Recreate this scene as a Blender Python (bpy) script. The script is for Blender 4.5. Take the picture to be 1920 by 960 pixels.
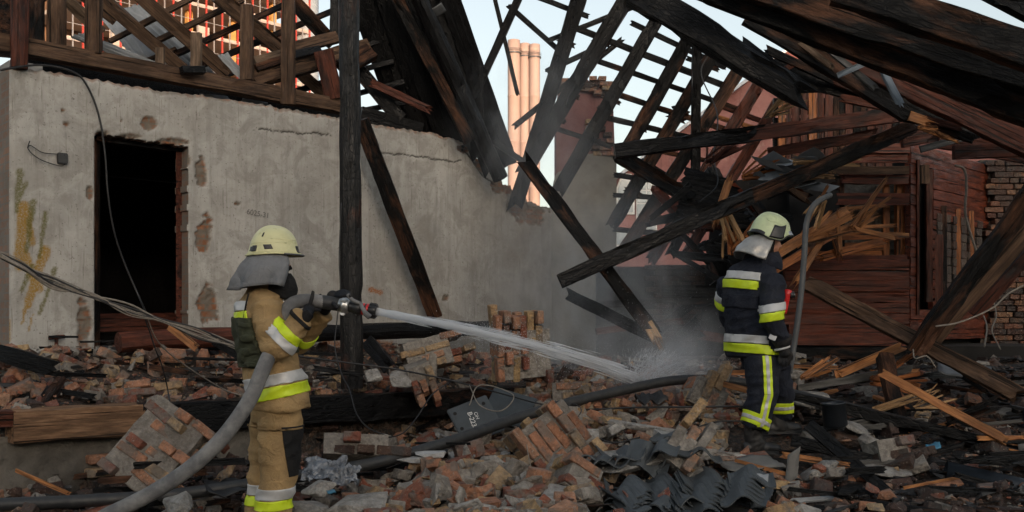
import bpy, bmesh, math, random
import numpy as np
from mathutils import Vector, Matrix, noise

sc = bpy.context.scene
for o in list(bpy.data.objects): bpy.data.objects.remove(o)
R = math.radians
rnd = random.Random(7)

# ------------------------------------------------------------------ camera, sky, sun, exposure
F, HOR, CH = 1867.0, 600.0, 1.3
cam_d = bpy.data.cameras.new('camera'); cam = bpy.data.objects.new('camera', cam_d)
sc.collection.objects.link(cam)
cam.location = (0, 0, CH); cam.rotation_euler = (R(90), 0, 0)
cam_d.sensor_width = 36; cam_d.lens = 36 * F / 1920; cam_d.shift_y = (HOR - 480) / 1920
cam_d.clip_start = 0.1; cam_d.clip_end = 6000
sc.camera = cam
SUN_EL, SUN_AZ = 5.5, 165.0        # low evening sun behind the camera, a little to the right
world = bpy.data.worlds.new('World'); sc.world = world; world.use_nodes = True
nt = world.node_tree; nt.nodes.clear()
sky = nt.nodes.new('ShaderNodeTexSky'); sky.sky_type = 'NISHITA'; sky.sun_disc = False
sky.sun_elevation = R(SUN_EL); sky.sun_rotation = R(SUN_AZ)
sky.altitude = 100; sky.air_density = 1.0; sky.dust_density = 3.5; sky.ozone_density = 0.9
bg = nt.nodes.new('ShaderNodeBackground'); bg.inputs[1].default_value = 0.15
ow = nt.nodes.new('ShaderNodeOutputWorld')
hs = nt.nodes.new('ShaderNodeHueSaturation'); hs.inputs['Saturation'].default_value = .5      # thin evening veil over the whole sky
nt.links.new(sky.outputs[0], hs.inputs['Color']); nt.links.new(hs.outputs[0], bg.inputs[0]); nt.links.new(bg.outputs[0], ow.inputs[0])
sun_d = bpy.data.lights.new('sun', 'SUN'); sun_d.energy = 2.0; sun_d.angle = R(0.5); sun_d.color = (1, .62, .40)
sun = bpy.data.objects.new('sun', sun_d); sc.collection.objects.link(sun)
sdir = Vector((math.sin(R(SUN_AZ)) * math.cos(R(SUN_EL)), math.cos(R(SUN_AZ)) * math.cos(R(SUN_EL)), math.sin(R(SUN_EL))))
sun.rotation_euler = sdir.to_track_quat('Z', 'Y').to_euler()
vs = sc.view_settings; vs.view_transform = 'Standard'; vs.look = 'None'; vs.exposure = 1.42; vs.gamma = 1; vs.use_curve_mapping = False
sc.cycles.volume_step_rate = 3.0; sc.cycles.volume_max_steps = 96
sc.cycles.max_bounces = 6; sc.cycles.transparent_max_bounces = 24; sc.cycles.volume_bounces = 1

# ------------------------------------------------------------------ helpers
WM = {}
def P(px, py, Y): return Vector(((px - 960) / F * Y, Y, CH + (HOR - py) / F * Y))
def proj(v): return 960 + v[0] / v[1] * F, HOR - (v[2] - CH) / v[1] * F
def tag(o, label=None, cat=None, group=None, kind=None):
    if label: o['label'] = label
    if cat: o['category'] = cat
    if group: o['group'] = group
    if kind: o['kind'] = kind
    return o
def place(o, M, parent=None):
    WM[o.name] = M.copy()
    if parent is not None:
        o.parent = parent; o.matrix_basis = WM[parent.name].inverted() @ M
    else: o.matrix_basis = M
    return o
def link(name, me, M=None, parent=None):
    o = bpy.data.objects.new(name, me); sc.collection.objects.link(o)
    return place(o, M if M is not None else Matrix(), parent)
def empty(name, loc): 
    o = bpy.data.objects.new(name, None); sc.collection.objects.link(o); o.empty_display_size = .1
    return place(o, Matrix.Translation(loc))
def mesh(name, vs_, fs, mat=None, smooth=False):
    me = bpy.data.meshes.new(name); me.from_pydata([tuple(v) for v in vs_], [], fs); 
    if mat: me.materials.append(mat)
    if smooth: me.polygons.foreach_set('use_smooth', [True] * len(me.polygons))
    me.update(); return me
def wmesh(name, vs_, fs, mat, parent=None, smooth=False, origin=None):
    """mesh from world coordinates, origin moved to its centre"""
    vs_ = [Vector(v) for v in vs_]
    if origin is None:
        origin = sum(vs_, Vector()) / len(vs_)
    return link(name, mesh(name, [v - origin for v in vs_], fs, mat, smooth), Matrix.Translation(origin), parent)
def bm_obj(name, bm, mat, parent=None, smooth=False, M=None, recalc=True):
    if recalc: bmesh.ops.recalc_face_normals(bm, faces=bm.faces)
    me = bpy.data.meshes.new(name); bm.to_mesh(me); bm.free()
    for m in (mat if isinstance(mat, (list, tuple)) else [mat]): me.materials.append(m)
    if smooth: me.polygons.foreach_set('use_smooth', [True] * len(me.polygons))
    return link(name, me, M, parent)
def n3(v, f, s=0.0): return noise.noise(Vector((v[0] * f + s, v[1] * f + s * 1.7, v[2] * f - s)))
def catmull(pts, n=8):
    pts = [Vector(p) for p in pts]; out = []
    q = [pts[0] * 2 - pts[1]] + pts + [pts[-1] * 2 - pts[-2]]
    for i in range(1, len(q) - 2):
        a, b, c, d = q[i - 1], q[i], q[i + 1], q[i + 2]
        for k in range(n):
            t = k / n
            out.append(.5 * ((2 * b) + (c - a) * t + (2 * a - 5 * b + 4 * c - d) * t * t + (3 * b - a - 3 * c + d) * t ** 3))
    out.append(pts[-1]); return out
def tube_data(path, rad, k=8, caps=True):
    """rings along a path; rad is a number or a list"""
    path = [Vector(p) for p in path]; n = len(path); V = []; Fc = []
    up = None
    for i, p in enumerate(path):
        t = (path[min(i + 1, n - 1)] - path[max(i - 1, 0)]).normalized()
        if up is None: up = t.orthogonal().normalized()
        up = (up - t * up.dot(t)).normalized(); sd = t.cross(up)
        r = rad[i] if isinstance(rad, (list, tuple)) else rad
        for j in range(k):
            a = 2 * math.pi * j / k; V.append(p + (up * math.cos(a) + sd * math.sin(a)) * r)
    for i in range(n - 1):
        for j in range(k):
            a = i * k + j; b = i * k + (j + 1) % k
            Fc.append((a, b, b + k, a + k))
    if caps: Fc.append(tuple(range(k - 1, -1, -1))); Fc.append(tuple((n - 1) * k + j for j in range(k)))
    return V, Fc
def tube(name, path, rad, mat, parent=None, k=8, smooth=True):
    V, Fc = tube_data(path, rad, k); return wmesh(name, V, Fc, mat, parent, smooth)
def axis_matrix(p1, p2, roll=0):
    a = (p2 - p1).normalized(); v = Vector((0, 1, 0))
    if abs(a.dot(v)) > .97: v = Vector((0, 0, 1))
    s = a.cross(v).normalized(); d = s.cross(a).normalized() * -1
    if roll:
        q = Matrix.Rotation(roll, 3, a); s = q @ s; d = q @ d
    if a.cross(s).dot(d) < 0: d = -d
    return Matrix(((a.x, s.x, d.x, p1.x), (a.y, s.y, d.y, p1.y), (a.z, s.z, d.z, p1.z), (0, 0, 0, 1)))
def timber_mesh(name, L, w, d, seed, rough=.012, ends=('cut', 'cut'), rnd_sec=False, bow=0, taper=1.0, seg=.11, chip=1.0):
    """an irregular timber along local X: w across (local Y), d deep (local Z)"""
    rg = random.Random(seed); n = max(3, int(L / seg) + 1)
    if rnd_sec: sec = [(math.cos(2 * math.pi * j / 12) / 2, math.sin(2 * math.pi * j / 12) / 2) for j in range(12)]
    else:
        c = .46
        sec = [(-.5, -c), (-.5, 0), (-.5, c), (-c, .5), (0, .5), (c, .5), (.5, c), (.5, 0), (.5, -c), (c, -.5), (0, -.5), (-c, -.5)]
    k = len(sec); V = []; Fc = []; so = seed * 3.17 % 91
    e0 = [rg.uniform(0, 1) for _ in sec]; e1 = [rg.uniform(0, 1) for _ in sec]
    for i in range(n):
        u = i / (n - 1); x = u * L; f = 1 + (taper - 1) * u
        bz = bow * math.sin(math.pi * u)
        for j, (a, b) in enumerate(sec):
            y = a * w * f; z = b * d * f
            p = Vector((x, y, z))
            q = Vector((x * 2.2 + so, y * 9 + so, z * 9))
            nv = noise.noise_vector(q)
            corner = abs(a) > .4 and abs(b) > .4
            bite = max(0, noise.noise(Vector((x * 3.3 - so, j * .9, so))) - .18) * chip * min(w, d) * (.55 if corner else .22)
            g = 1 - bite / max(.02, math.hypot(y, z))
            y *= g; z *= g
            y += nv.y * rough; z += nv.z * rough
            xx = x
            if i == 0 and ends[0] != 'cut': xx = x + (e0[j] - .5) * w * (1.3 if ends[0] == 'broken' else .9)
            if i == n - 1 and ends[1] != 'cut': xx = x + (e1[j] - .5) * w * (1.3 if ends[1] == 'broken' else .9)
            V.append(Vector((xx, y + bz, z)))
    for i in range(n - 1):
        for j in range(k):
            a = i * k + j; b = i * k + (j + 1) % k; Fc.append((a, b, b + k, a + k))
    for i, e in ((0, ends[0]), (n - 1, ends[1])):
        c = sum((V[i * k + j] for j in range(k)), Vector()) / k
        V.append(c); ci = len(V) - 1
        for j in range(k):
            a = i * k + j; b = i * k + (j + 1) % k
            Fc.append((b, a, ci) if i == 0 else (a, b, ci))
        if e == 'splinter':
            sg = -1 if i == 0 else 1
            for q in range(9):
                y = rg.uniform(-.4, .4) * w; z = rg.uniform(-.4, .4) * d; l = rg.uniform(.5, 1.8) * w; r = rg.uniform(.06, .16) * w
                x0 = c.x - sg * .3 * w; b0 = len(V)
                V += [Vector((x0, y - r, z - r * .5)), Vector((x0, y + r, z - r * .5)), Vector((x0, y, z + r)), Vector((x0 + sg * (l + .3 * w), y * 1.25 + rg.uniform(-.1, .1) * w, z * 1.25))]
                Fc += [(b0, b0 + 1, b0 + 3), (b0 + 1, b0 + 2, b0 + 3), (b0 + 2, b0, b0 + 3)]
    return V, Fc
_ts = [11]
def timber(name, p1, p2, w, d, mat, parent=None, label=None, cat=None, group=None, roll=0, **kw):
    p1, p2 = Vector(p1), Vector(p2); _ts[0] += 1
    V, Fc = timber_mesh(name, (p2 - p1).length, w, d, _ts[0], **kw)
    o = link(name, mesh(name, V, Fc, mat), axis_matrix(p1, p2, roll), parent)
    if label: tag(o, label, cat or 'beam', group)
    return o
def tpx(name, a, b, wpx, mat, parent=None, dr=1.0, **kw):
    """timber between two measured points (px, py, depth); wpx its width there"""
    p1, p2 = P(*a), P(*b); w = wpx * (a[2] + b[2]) / 2 / F
    return timber(name, p1, p2, w, w * dr, mat, parent, **kw)
def box_data(x0, x1, y0, y1, z0, z1):
    V = [Vector((x, y, z)) for z in (z0, z1) for y in (y0, y1) for x in (x0, x1)]
    return V, [(0, 2, 3, 1), (4, 5, 7, 6), (0, 1, 5, 4), (2, 6, 7, 3), (0, 4, 6, 2), (1, 3, 7, 5)]
def remesh(bm, voxel, smooth_it=2, name='m'):
    me = bpy.data.meshes.new('tmp'); bm.to_mesh(me); bm.free()
    o = bpy.data.objects.new('tmp', me); sc.collection.objects.link(o)
    m = o.modifiers.new('r', 'REMESH'); m.mode = 'VOXEL'; m.voxel_size = voxel
    if smooth_it:
        s = o.modifiers.new('s', 'SMOOTH'); s.factor = .5; s.iterations = smooth_it
    dg = bpy.context.evaluated_depsgraph_get(); dg.update()
    out = bpy.data.meshes.new_from_object(o.evaluated_get(dg)); out.name = name
    bpy.data.objects.remove(o); bpy.data.meshes.remove(me)
    return out

# ------------------------------------------------------------------ materials
def new_mat(name):
    m = bpy.data.materials.new(name); m.use_nodes = True; t = m.node_tree; t.nodes.clear()
    out = t.nodes.new('ShaderNodeOutputMaterial'); b = t.nodes.new('ShaderNodeBsdfPrincipled')
    t.links.new(b.outputs[0], out.inputs[0]); return m, t, b
class G:
    def __init__(s, t): s.t = t
    def n(s, ty, **kw):
        x = s.t.nodes.new(ty)
        for k, v in kw.items(): setattr(x, k, v)
        return x
    def L(s, a, b): s.t.links.new(a, b)
    def coord(s, scale=(1, 1, 1), kind='Object', rand=True):
        tc = s.n('ShaderNodeTexCoord'); src = tc.outputs[kind]
        if rand:
            oi = s.n('ShaderNodeObjectInfo'); m = s.n('ShaderNodeMath', operation='MULTIPLY'); m.inputs[1].default_value = 53.7
            s.L(oi.outputs['Random'], m.inputs[0]); a = s.n('ShaderNodeVectorMath', operation='ADD')
            s.L(src, a.inputs[0]); s.L(m.outputs[0], a.inputs[1]); src = a.outputs[0]
        mp = s.n('ShaderNodeMapping'); mp.inputs['Scale'].default_value = scale; s.L(src, mp.inputs[0]); return mp.outputs[0]
    def noise(s, co, scale, detail=5, rough=.6, dist=0):
        x = s.n('ShaderNodeTexNoise'); x.inputs['Scale'].default_value = scale; x.inputs['Detail'].default_value = detail
        x.inputs['Roughness'].default_value = rough; x.inputs['Distortion'].default_value = dist; s.L(co, x.inputs['Vector']); return x.outputs[0]
    def voro(s, co, scale, feature='F1', out=0):
        x = s.n('ShaderNodeTexVoronoi', feature=feature); x.inputs['Scale'].default_value = scale; s.L(co, x.inputs['Vector']); return x.outputs[out]
    def ramp(s, fac, stops, interp='LINEAR'):
        r = s.n('ShaderNodeValToRGB'); r.color_ramp.interpolation = interp; e = r.color_ramp.elements
        while len(e) < len(stops): e.new(.5)
        for i, (p, c) in enumerate(stops):
            e[i].position = p; e[i].color = (c, c, c, 1) if isinstance(c, (int, float)) else (*c, 1)
        s.L(fac, r.inputs[0]); return r.outputs[0]
    def mix(s, fac, a, b, blend='MIX'):
        m = s.n('ShaderNodeMix', data_type='RGBA', blend_type=blend)
        for i, v in ((0, fac), (6, a), (7, b)):
            if isinstance(v, (int, float)): m.inputs[i].default_value = v
            elif isinstance(v, tuple): m.inputs[i].default_value = (*v, 1)
            else: s.L(v, m.inputs[i])
        return m.outputs[2]
    def math(s, op, a, b=0.0):
        m = s.n('ShaderNodeMath', operation=op)
        for i, v in ((0, a), (1, b)):
            if isinstance(v, (int, float)): m.inputs[i].default_value = v
            else: s.L(v, m.inputs[i])
        return m.outputs[0]
    def bump(s, h, bsdf, strength=.5, dist=.01):
        b = s.n('ShaderNodeBump'); b.inputs['Strength'].default_value = strength; b.inputs['Distance'].default_value = dist
        s.L(h, b.inputs['Height']); s.L(b.outputs[0], bsdf.inputs['Normal'])
def setc(g, b, sock, v):
    if isinstance(v, (int, float)): b.inputs[sock].default_value = v
    elif isinstance(v, tuple): b.inputs[sock].default_value = (*v, 1)
    else: g.L(v, b.inputs[sock])
def wood(name, c1, c2, char=.5, charcol=(.012, .011, .011), rough=.75, spec=.4):
    """grain along local X; char 0..1 is how much of it is burnt black"""
    m, t, b = new_mat(name); g = G(t)
    co = g.coord((1.5, 22, 22)); grain = g.noise(co, 2.6, 8, .7, .5)
    co2 = g.coord((1.1, 3.2, 3.2)); big = g.noise(co2, 1.4, 5, .6, .3)
    col = g.mix(g.ramp(grain, [(.33, 0), (.68, 1)]), c1, c2)
    stain = g.ramp(g.noise(g.coord((.9, 5, 5)), 2.6, 4, .65), [(.4, .45), (.62, 1)])
    col = g.mix(1.0, col, stain, 'MULTIPLY')
    split = g.ramp(g.noise(g.coord((.7, 34, 34)), 1.0, 3, .5, .3), [(.36, 1), (.41, 0)])
    col = g.mix(g.math('MULTIPLY', split, .85), col, (.006, .005, .004))
    lo = .5 - (char - .5) * .75
    cm = g.ramp(big, [(max(0, lo - .07), 0), (min(1, lo + .07), 1)]) if 0 < char < 1 else None
    cell = g.voro(g.coord((7, 22, 22)), 1.6, 'DISTANCE_TO_EDGE')
    cellr = g.ramp(cell, [(.0, 0), (.12, 1)])
    ash = g.mix(g.ramp(g.noise(g.coord((3, 9, 9)), 3, 4), [(.55, 0), (.75, 1)]), charcol, tuple(x * 2.6 + .012 for x in charcol))
    ash = g.mix(g.ramp(cell, [(.0, .75), (.1, 0)]), ash, (.003, .003, .003))
    if cm is None: col = ash if char >= 1 else col
    else: col = g.mix(cm, col, ash)
    setc(g, b, 'Base Color', col)
    rr = g.ramp(g.noise(g.coord((2, 9, 9)), 3, 3), [(.35, max(.25, rough - .28)), (.7, min(1, rough + .1))])
    setc(g, b, 'Roughness', rr); b.inputs['Specular IOR Level'].default_value = spec
    h = g.math('ADD', g.math('MULTIPLY', grain, .6), g.math('MULTIPLY', cellr, .28 if char >= .5 else .06))
    h = g.math('SUBTRACT', h, g.math('MULTIPLY', split, .8))
    g.bump(h, b, .75, .012); return m
M = {}
M['char'] = wood('charred_wood', (.05, .025, .015), (.02, .013, .01), .82, (.0045, .0044, .005), .55, .22)
M['charbrown'] = wood('charred_brown_wood', (.15, .068, .036), (.045, .02, .012), .56, (.004, .0038, .0038), .7, .16)
M['soot'] = wood('sooty_black_wood', (.02, .016, .014), (.01, .009, .009), 1.0, (.0032, .0032, .0036), .55, .2)
M['redwood'] = wood('red_brown_wood', (.16, .046, .024), (.055, .017, .011), .34, (.009, .007, .007), .72, .25)
M['oldwood'] = wood('weathered_wood', (.16, .096, .06), (.065, .038, .025), .28, (.012, .01, .009), .85, .2)
M['palewood'] = wood('pale_old_wood', (.25, .175, .12), (.12, .078, .052), .14, (.02, .016, .013), .88, .2)
M['greywood'] = wood('grey_wet_wood', (.13, .125, .115), (.06, .058, .055), .2, (.02, .02, .02), .6)
M['rawwood'] = wood('split_orange_wood', (.6, .26, .085), (.25, .085, .03), .14, (.03, .018, .012), .75)
M['straw'] = wood('split_pale_wood', (.68, .42, .2), (.38, .2, .085), 0.0, (.03, .02, .015), .75)
M['cabin'] = wood('cabin_red_plank', (.2, .045, .018), (.075, .017, .009), .24, (.007, .005, .005), .6, .3)
M['cabinorange'] = wood('cabin_stripped_wood', (.55, .19, .05), (.19, .055, .018), .22, (.01, .008, .008), .65, .3)

def rubble_mat(name, c1, c2, c3, mort=(.2, .175, .15), mamt=.5, soot=.35, island=True):
    m, t, b = new_mat(name); g = G(t)
    co = g.coord((1, 1, 1)); oi = g.n('ShaderNodeObjectInfo'); ge = g.n('ShaderNodeNewGeometry')
    r = g.math('FRACT', g.math('ADD', g.math('MULTIPLY', oi.outputs['Random'], 3.7), ge.outputs['Random Per Island']))
    col = g.ramp(r, [(0, c1), (.5, c2), (1, c3)])
    col = g.mix(g.ramp(g.noise(co, 17, 7, .75), [(.3, .3), (.62, 1)]), (.03, .02, .015), col)
    col = g.mix(g.ramp(g.noise(co, 55, 3, .6), [(.6, 0), (.7, .55)]), col, (.42, .36, .3))
    mm = g.ramp(g.noise(co, 5.5, 6, .62, .5), [(.56 - mamt * .16, 0), (.66 - mamt * .16, 1)])
    mc = g.mix(g.noise(co, 30, 3), mort, tuple(x * .5 for x in mort))
    col = g.mix(g.math('MULTIPLY', mm, .8), col, mc)
    so = g.ramp(g.noise(co, 2.1, 5, .6), [(.5, 0), (.72, 1)])
    col = g.mix(g.math('MULTIPLY', so, soot), col, (.012, .011, .01))
    setc(g, b, 'Base Color', col); setc(g, b, 'Roughness', g.ramp(g.noise(co, 4, 3), [(.35, .55), (.65, .95)]))
    h = g.math('ADD', g.noise(co, 20, 8, .75), g.math('MULTIPLY', g.voro(co, 34), .5))
    g.bump(h, b, 1, .022); return m
M['brick_red'] = rubble_mat('red_brick', (.24, .065, .035), (.29, .1, .055), (.19, .05, .03))
M['brick_orange'] = rubble_mat('orange_brick', (.46, .22, .125), (.4, .17, .09), (.48, .27, .165))
M['brick_yellow'] = rubble_mat('yellow_brick', (.48, .32, .15), (.42, .26, .13), (.52, .37, .21))
M['mortar'] = rubble_mat('grey_mortar', (.31, .285, .25), (.25, .225, .195), (.37, .34, .3), mamt=.1)
M['concrete'] = rubble_mat('pale_concrete', (.4, .385, .36), (.34, .33, .31), (.46, .44, .41), (.24, .22, .2), .35, .3)
M['brick_dark'] = rubble_mat('sooty_brick', (.07, .03, .02), (.05, .026, .02), (.09, .045, .028), (.06, .055, .05), .4, .5)
def simple(name, col, rough=.7, metal=0, nscale=12, var=.35, bump=.3, bscale=40, bdist=.004, spec=.5, dark=(.02, .02, .02), coat=0):
    m, t, b = new_mat(name); g = G(t); co = g.coord()
    n1 = g.noise(co, nscale, 5, .65)
    setc(g, b, 'Base Color', g.mix(g.math('MULTIPLY', g.ramp(n1, [(.4, 0), (.75, 1)]), var), col, dark))
    setc(g, b, 'Roughness', g.ramp(g.noise(co, nscale * .7, 3), [(.3, max(.05, rough - .15)), (.7, min(1, rough + .12))])); b.inputs['Metallic'].default_value = metal
    b.inputs['Specular IOR Level'].default_value = spec
    if bump: g.bump(g.noise(co, bscale, 5, .6), b, bump, bdist)
    return m
M['slate'] = simple('dark_slate_tile', (.062, .072, .08), .62, 0, 9, .5, .35, 60, .003)
M['asbestos'] = simple('grey_corrugated_sheet', (.3, .32, .34), .8, 0, 5, .45, .35, 40, .004, dark=(.1, .1, .1))
M['felt'] = simple('bitumen_felt', (.012, .012, .013), .55, 0, 6, .4, .6, 20, .01)
M['black_rubber'] = simple('black_rubber', (.018, .019, .021), .55, 0, 18, .35, .3, 90, .002, dark=(.07, .068, .06))
M['hose'] = simple('grey_canvas_hose', (.1, .1, .104), .8, 0, 9, .85, .5, 160, .002, dark=(.28, .275, .265))
M['dark_metal'] = simple('dark_metal', (.028, .034, .042), .45, .6, 9, .5, .3, 40, .003, dark=(.012, .01, .01))
M['bluegrey_metal'] = simple('blue_grey_painted_steel', (.045, .056, .065), .55, .1, 8, .6, .3, 30, .003, dark=(.02, .02, .022))
M['silver'] = simple('scuffed_aluminium', (.55, .55, .54), .38, .9, 22, .6, .3, 60, .002, dark=(.2, .19, .18))
M['wire'] = simple('black_cable', (.013, .013, .014), .5, 0, 30, .2, 0)
M['palewire'] = simple('pale_cable', (.23, .2, .165), .7, 0, 30, .5, 0)
M['glassdark'] = simple('dark_glass', (.02, .025, .03), .1, 0, 5, .1, 0)
M['white'] = simple('white_paint', (.7, .7, .68), .6, 0, 20, .25, .1)
M['redplastic'] = simple('red_plastic', (.6, .02, .02), .35, 0, 20, .2, 0)
M['blackplastic'] = simple('black_plastic', (.012, .012, .013), .4, 0, 30, .4, .15, 80, .001, dark=(.05, .05, .05))
M['foil'] = simple('crumpled_foil', (.3, .315, .34), .4, .7, 9, .95, 1, 24, .02, dark=(.015, .015, .018))
M['plastic_blue'] = simple('blue_plastic', (.05, .2, .32), .45, 0, 20, .3, .1)
# ------------------------------------------------------------------ ground
def lerp(a, b, t): return a + (b - a) * t
def sstep(a, b, x):
    t = max(0, min(1, (x - a) / (b - a))); return t * t * (3 - 2 * t)
def pl(x, pts):
    if x <= pts[0][0]: return pts[0][1]
    for (a, b), (c, d) in zip(pts, pts[1:]):
        if x <= c: return lerp(b, d, (x - a) / (c - a))
    return pts[-1][1]
WX0, WY0 = -4.19, 10.0
WD = Vector((1.087, 1, 0)).normalized(); WN = Vector((1, -1.087, 0)).normalized()
def wall_so(x, y):
    r = Vector((x - WX0, y - WY0, 0)); return r.dot(WD), r.dot(WN)
def WY(px, off=0):
    a = (px - 960) / F; x0 = WX0 + WN.x * off; y0 = WY0 + WN.y * off
    return y0 + (a * y0 - x0) / (1.087 - a)
def WP(px, py, off=0): return P(px, py, WY(px, off))
BEAM_O = 2.12
def gz(x, y, fine=True):
    s, o = wall_so(x, y)
    z = pl(y, [(3, -.1), (5.5, -.04), (6.3, .03), (7, .14), (8, .27), (9, .45), (10, .62), (11, .74), (13, .8), (20, .6), (30, 0), (60, 0)])
    if y < 14:
        w = sstep(-.3, -1.5, x); z = lerp(z, -.12, w)
        w2 = sstep(.35, -.25, x) * sstep(1.9, 2.2, o) * sstep(7.3, 8.2, y); z = lerp(z, .02, w2 * .8)
    if s < 5.2:
        zp = pl(o, [(-3, .98), (0, .98), (.5, .93), (1.2, .74), (2.12, .5)])
        z = lerp(z, zp, sstep(2.06, 1.96, o) * sstep(5.2, 4.0, s))
    r = math.hypot(x - 4.2, y - 8.9); 
    z += .1 * math.exp(-((x - 1.2) ** 2 + (y - 8.7) ** 2) / .8)
    z -= .07 * math.exp(-((x - 2.0) ** 2 + (y - 7.55) ** 2) / .12)
    if fine and y < 26: z += noise.noise(Vector((x * 1.3, y * 1.3, 3))) * .06 + noise.noise(Vector((x * 4, y * 4, 9))) * .03
    return z
def axis(lo, hi, st, far):
    a = list(np.arange(lo, hi + 1e-6, st)); d = st
    b = []; x = hi
    while x < far: d *= 1.35; x += d; b.append(x)
    c = []; x = lo; d = st
    while x > -far: d *= 1.35; x -= d; c.append(x)
    return c[::-1] + a + b
gx = axis(-8, 10, .08, 3000); gy = axis(3, 18, .08, 3000)
V = [(x, y, gz(x, y)) for y in gy for x in gx]; nx = len(gx)
Fc = [(j * nx + i, j * nx + i + 1, (j + 1) * nx + i + 1, (j + 1) * nx + i) for j in range(len(gy) - 1) for i in range(nx - 1)]
m, t, b = new_mat('ash_and_dirt'); g = G(t); co = g.coord(rand=False)
c = g.mix(g.ramp(g.noise(co, 2.2, 7, .68), [(.38, 0), (.66, 1)]), (.007, .0065, .006), (.036, .029, .024))
c = g.mix(g.ramp(g.voro(co, 26, 'F1', 1), [(.3, 0), (.9, .55)]), c, (.16, .09, .055))
c = g.mix(g.ramp(g.noise(co, 40, 4), [(.55, 0), (.7, .6)]), c, (.2, .18, .155))
setc(g, b, 'Base Color', c); setc(g, b, 'Roughness', g.ramp(g.noise(co, 3, 3), [(.4, .4), (.6, .95)]))
g.bump(g.math('ADD', g.noise(co, 30, 6, .7), g.voro(co, 30)), b, 1, .03); M['ground'] = m
tag(link('ground', mesh('ground', V, Fc, m, True)), kind='structure')

# ------------------------------------------------------------------ plastered house on the left
def seg_d(px, py, a, b):
    ax, ay = a; bx, by = b; dx, dy = bx - ax, by - ay
    t = max(0, min(1, ((px - ax) * dx + (py - ay) * dy) / (dx * dx + dy * dy + 1e-9)))
    return math.hypot(px - ax - dx * t, py - ay - dy * t), t
DAM = [(378, 322, 10, 26), (384, 440, 15, 34), (390, 573, 20, 34), (158, 612, 13, 46), (278, 232, 13, 14), (117, 207, 4, 3), (124, 233, 6, 5), (228, 226, 3, 5),
       (168, 365, 6, 14), (192, 250, 14, 5), (250, 256, 22, 5), (320, 266, 30, 6), (352, 300, 6, 10), (905, 305, 14, 16), (870, 280, 12, 8), (940, 352, 22, 12),
       (445, 382, 6, 3), (835, 558, 6, 6), (345, 560, 5, 30), (1000, 405, 30, 18), (970, 392, 20, 14)]
YEL = [((44, 388), (36, 500), 13), ((40, 470), (72, 540), 13), ((84, 470), (52, 572), 11), ((52, 400), (60, 455), 9), ((50, 560), (42, 605), 4), ((20, 600), (18, 640), 3), ((60, 590), (54, 625), 2)]
GRN = [((37, 322), (31, 396), 7), ((48, 345), (32, 385), 6), ((62, 380), (50, 470), 8), ((86, 400), (74, 482), 6), ((104, 505), (74, 588), 6), ((9, 425), (6, 485), 7), ((60, 500), (40, 545), 7)]
RUST = [((612, 645), (640, 652), 14), ((695, 543), (712, 548), 5), ((690, 640), (730, 650), 10), ((380, 670), (440, 660), 12)]
CRK = [[(700, 282), (735, 288), (760, 292), (800, 295), (830, 301), (865, 302)], [(485, 240), (540, 249), (620, 252)], [(870, 280), (890, 306), (905, 330), (930, 345)]]
TOP = [(-40, 128), (20, 126), (100, 134), (165, 146), (280, 166), (400, 182), (475, 193), (635, 220), (680, 230), (790, 246), (850, 258), (880, 273), (900, 300), (957, 352), (990, 376), (1036, 393)]
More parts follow.
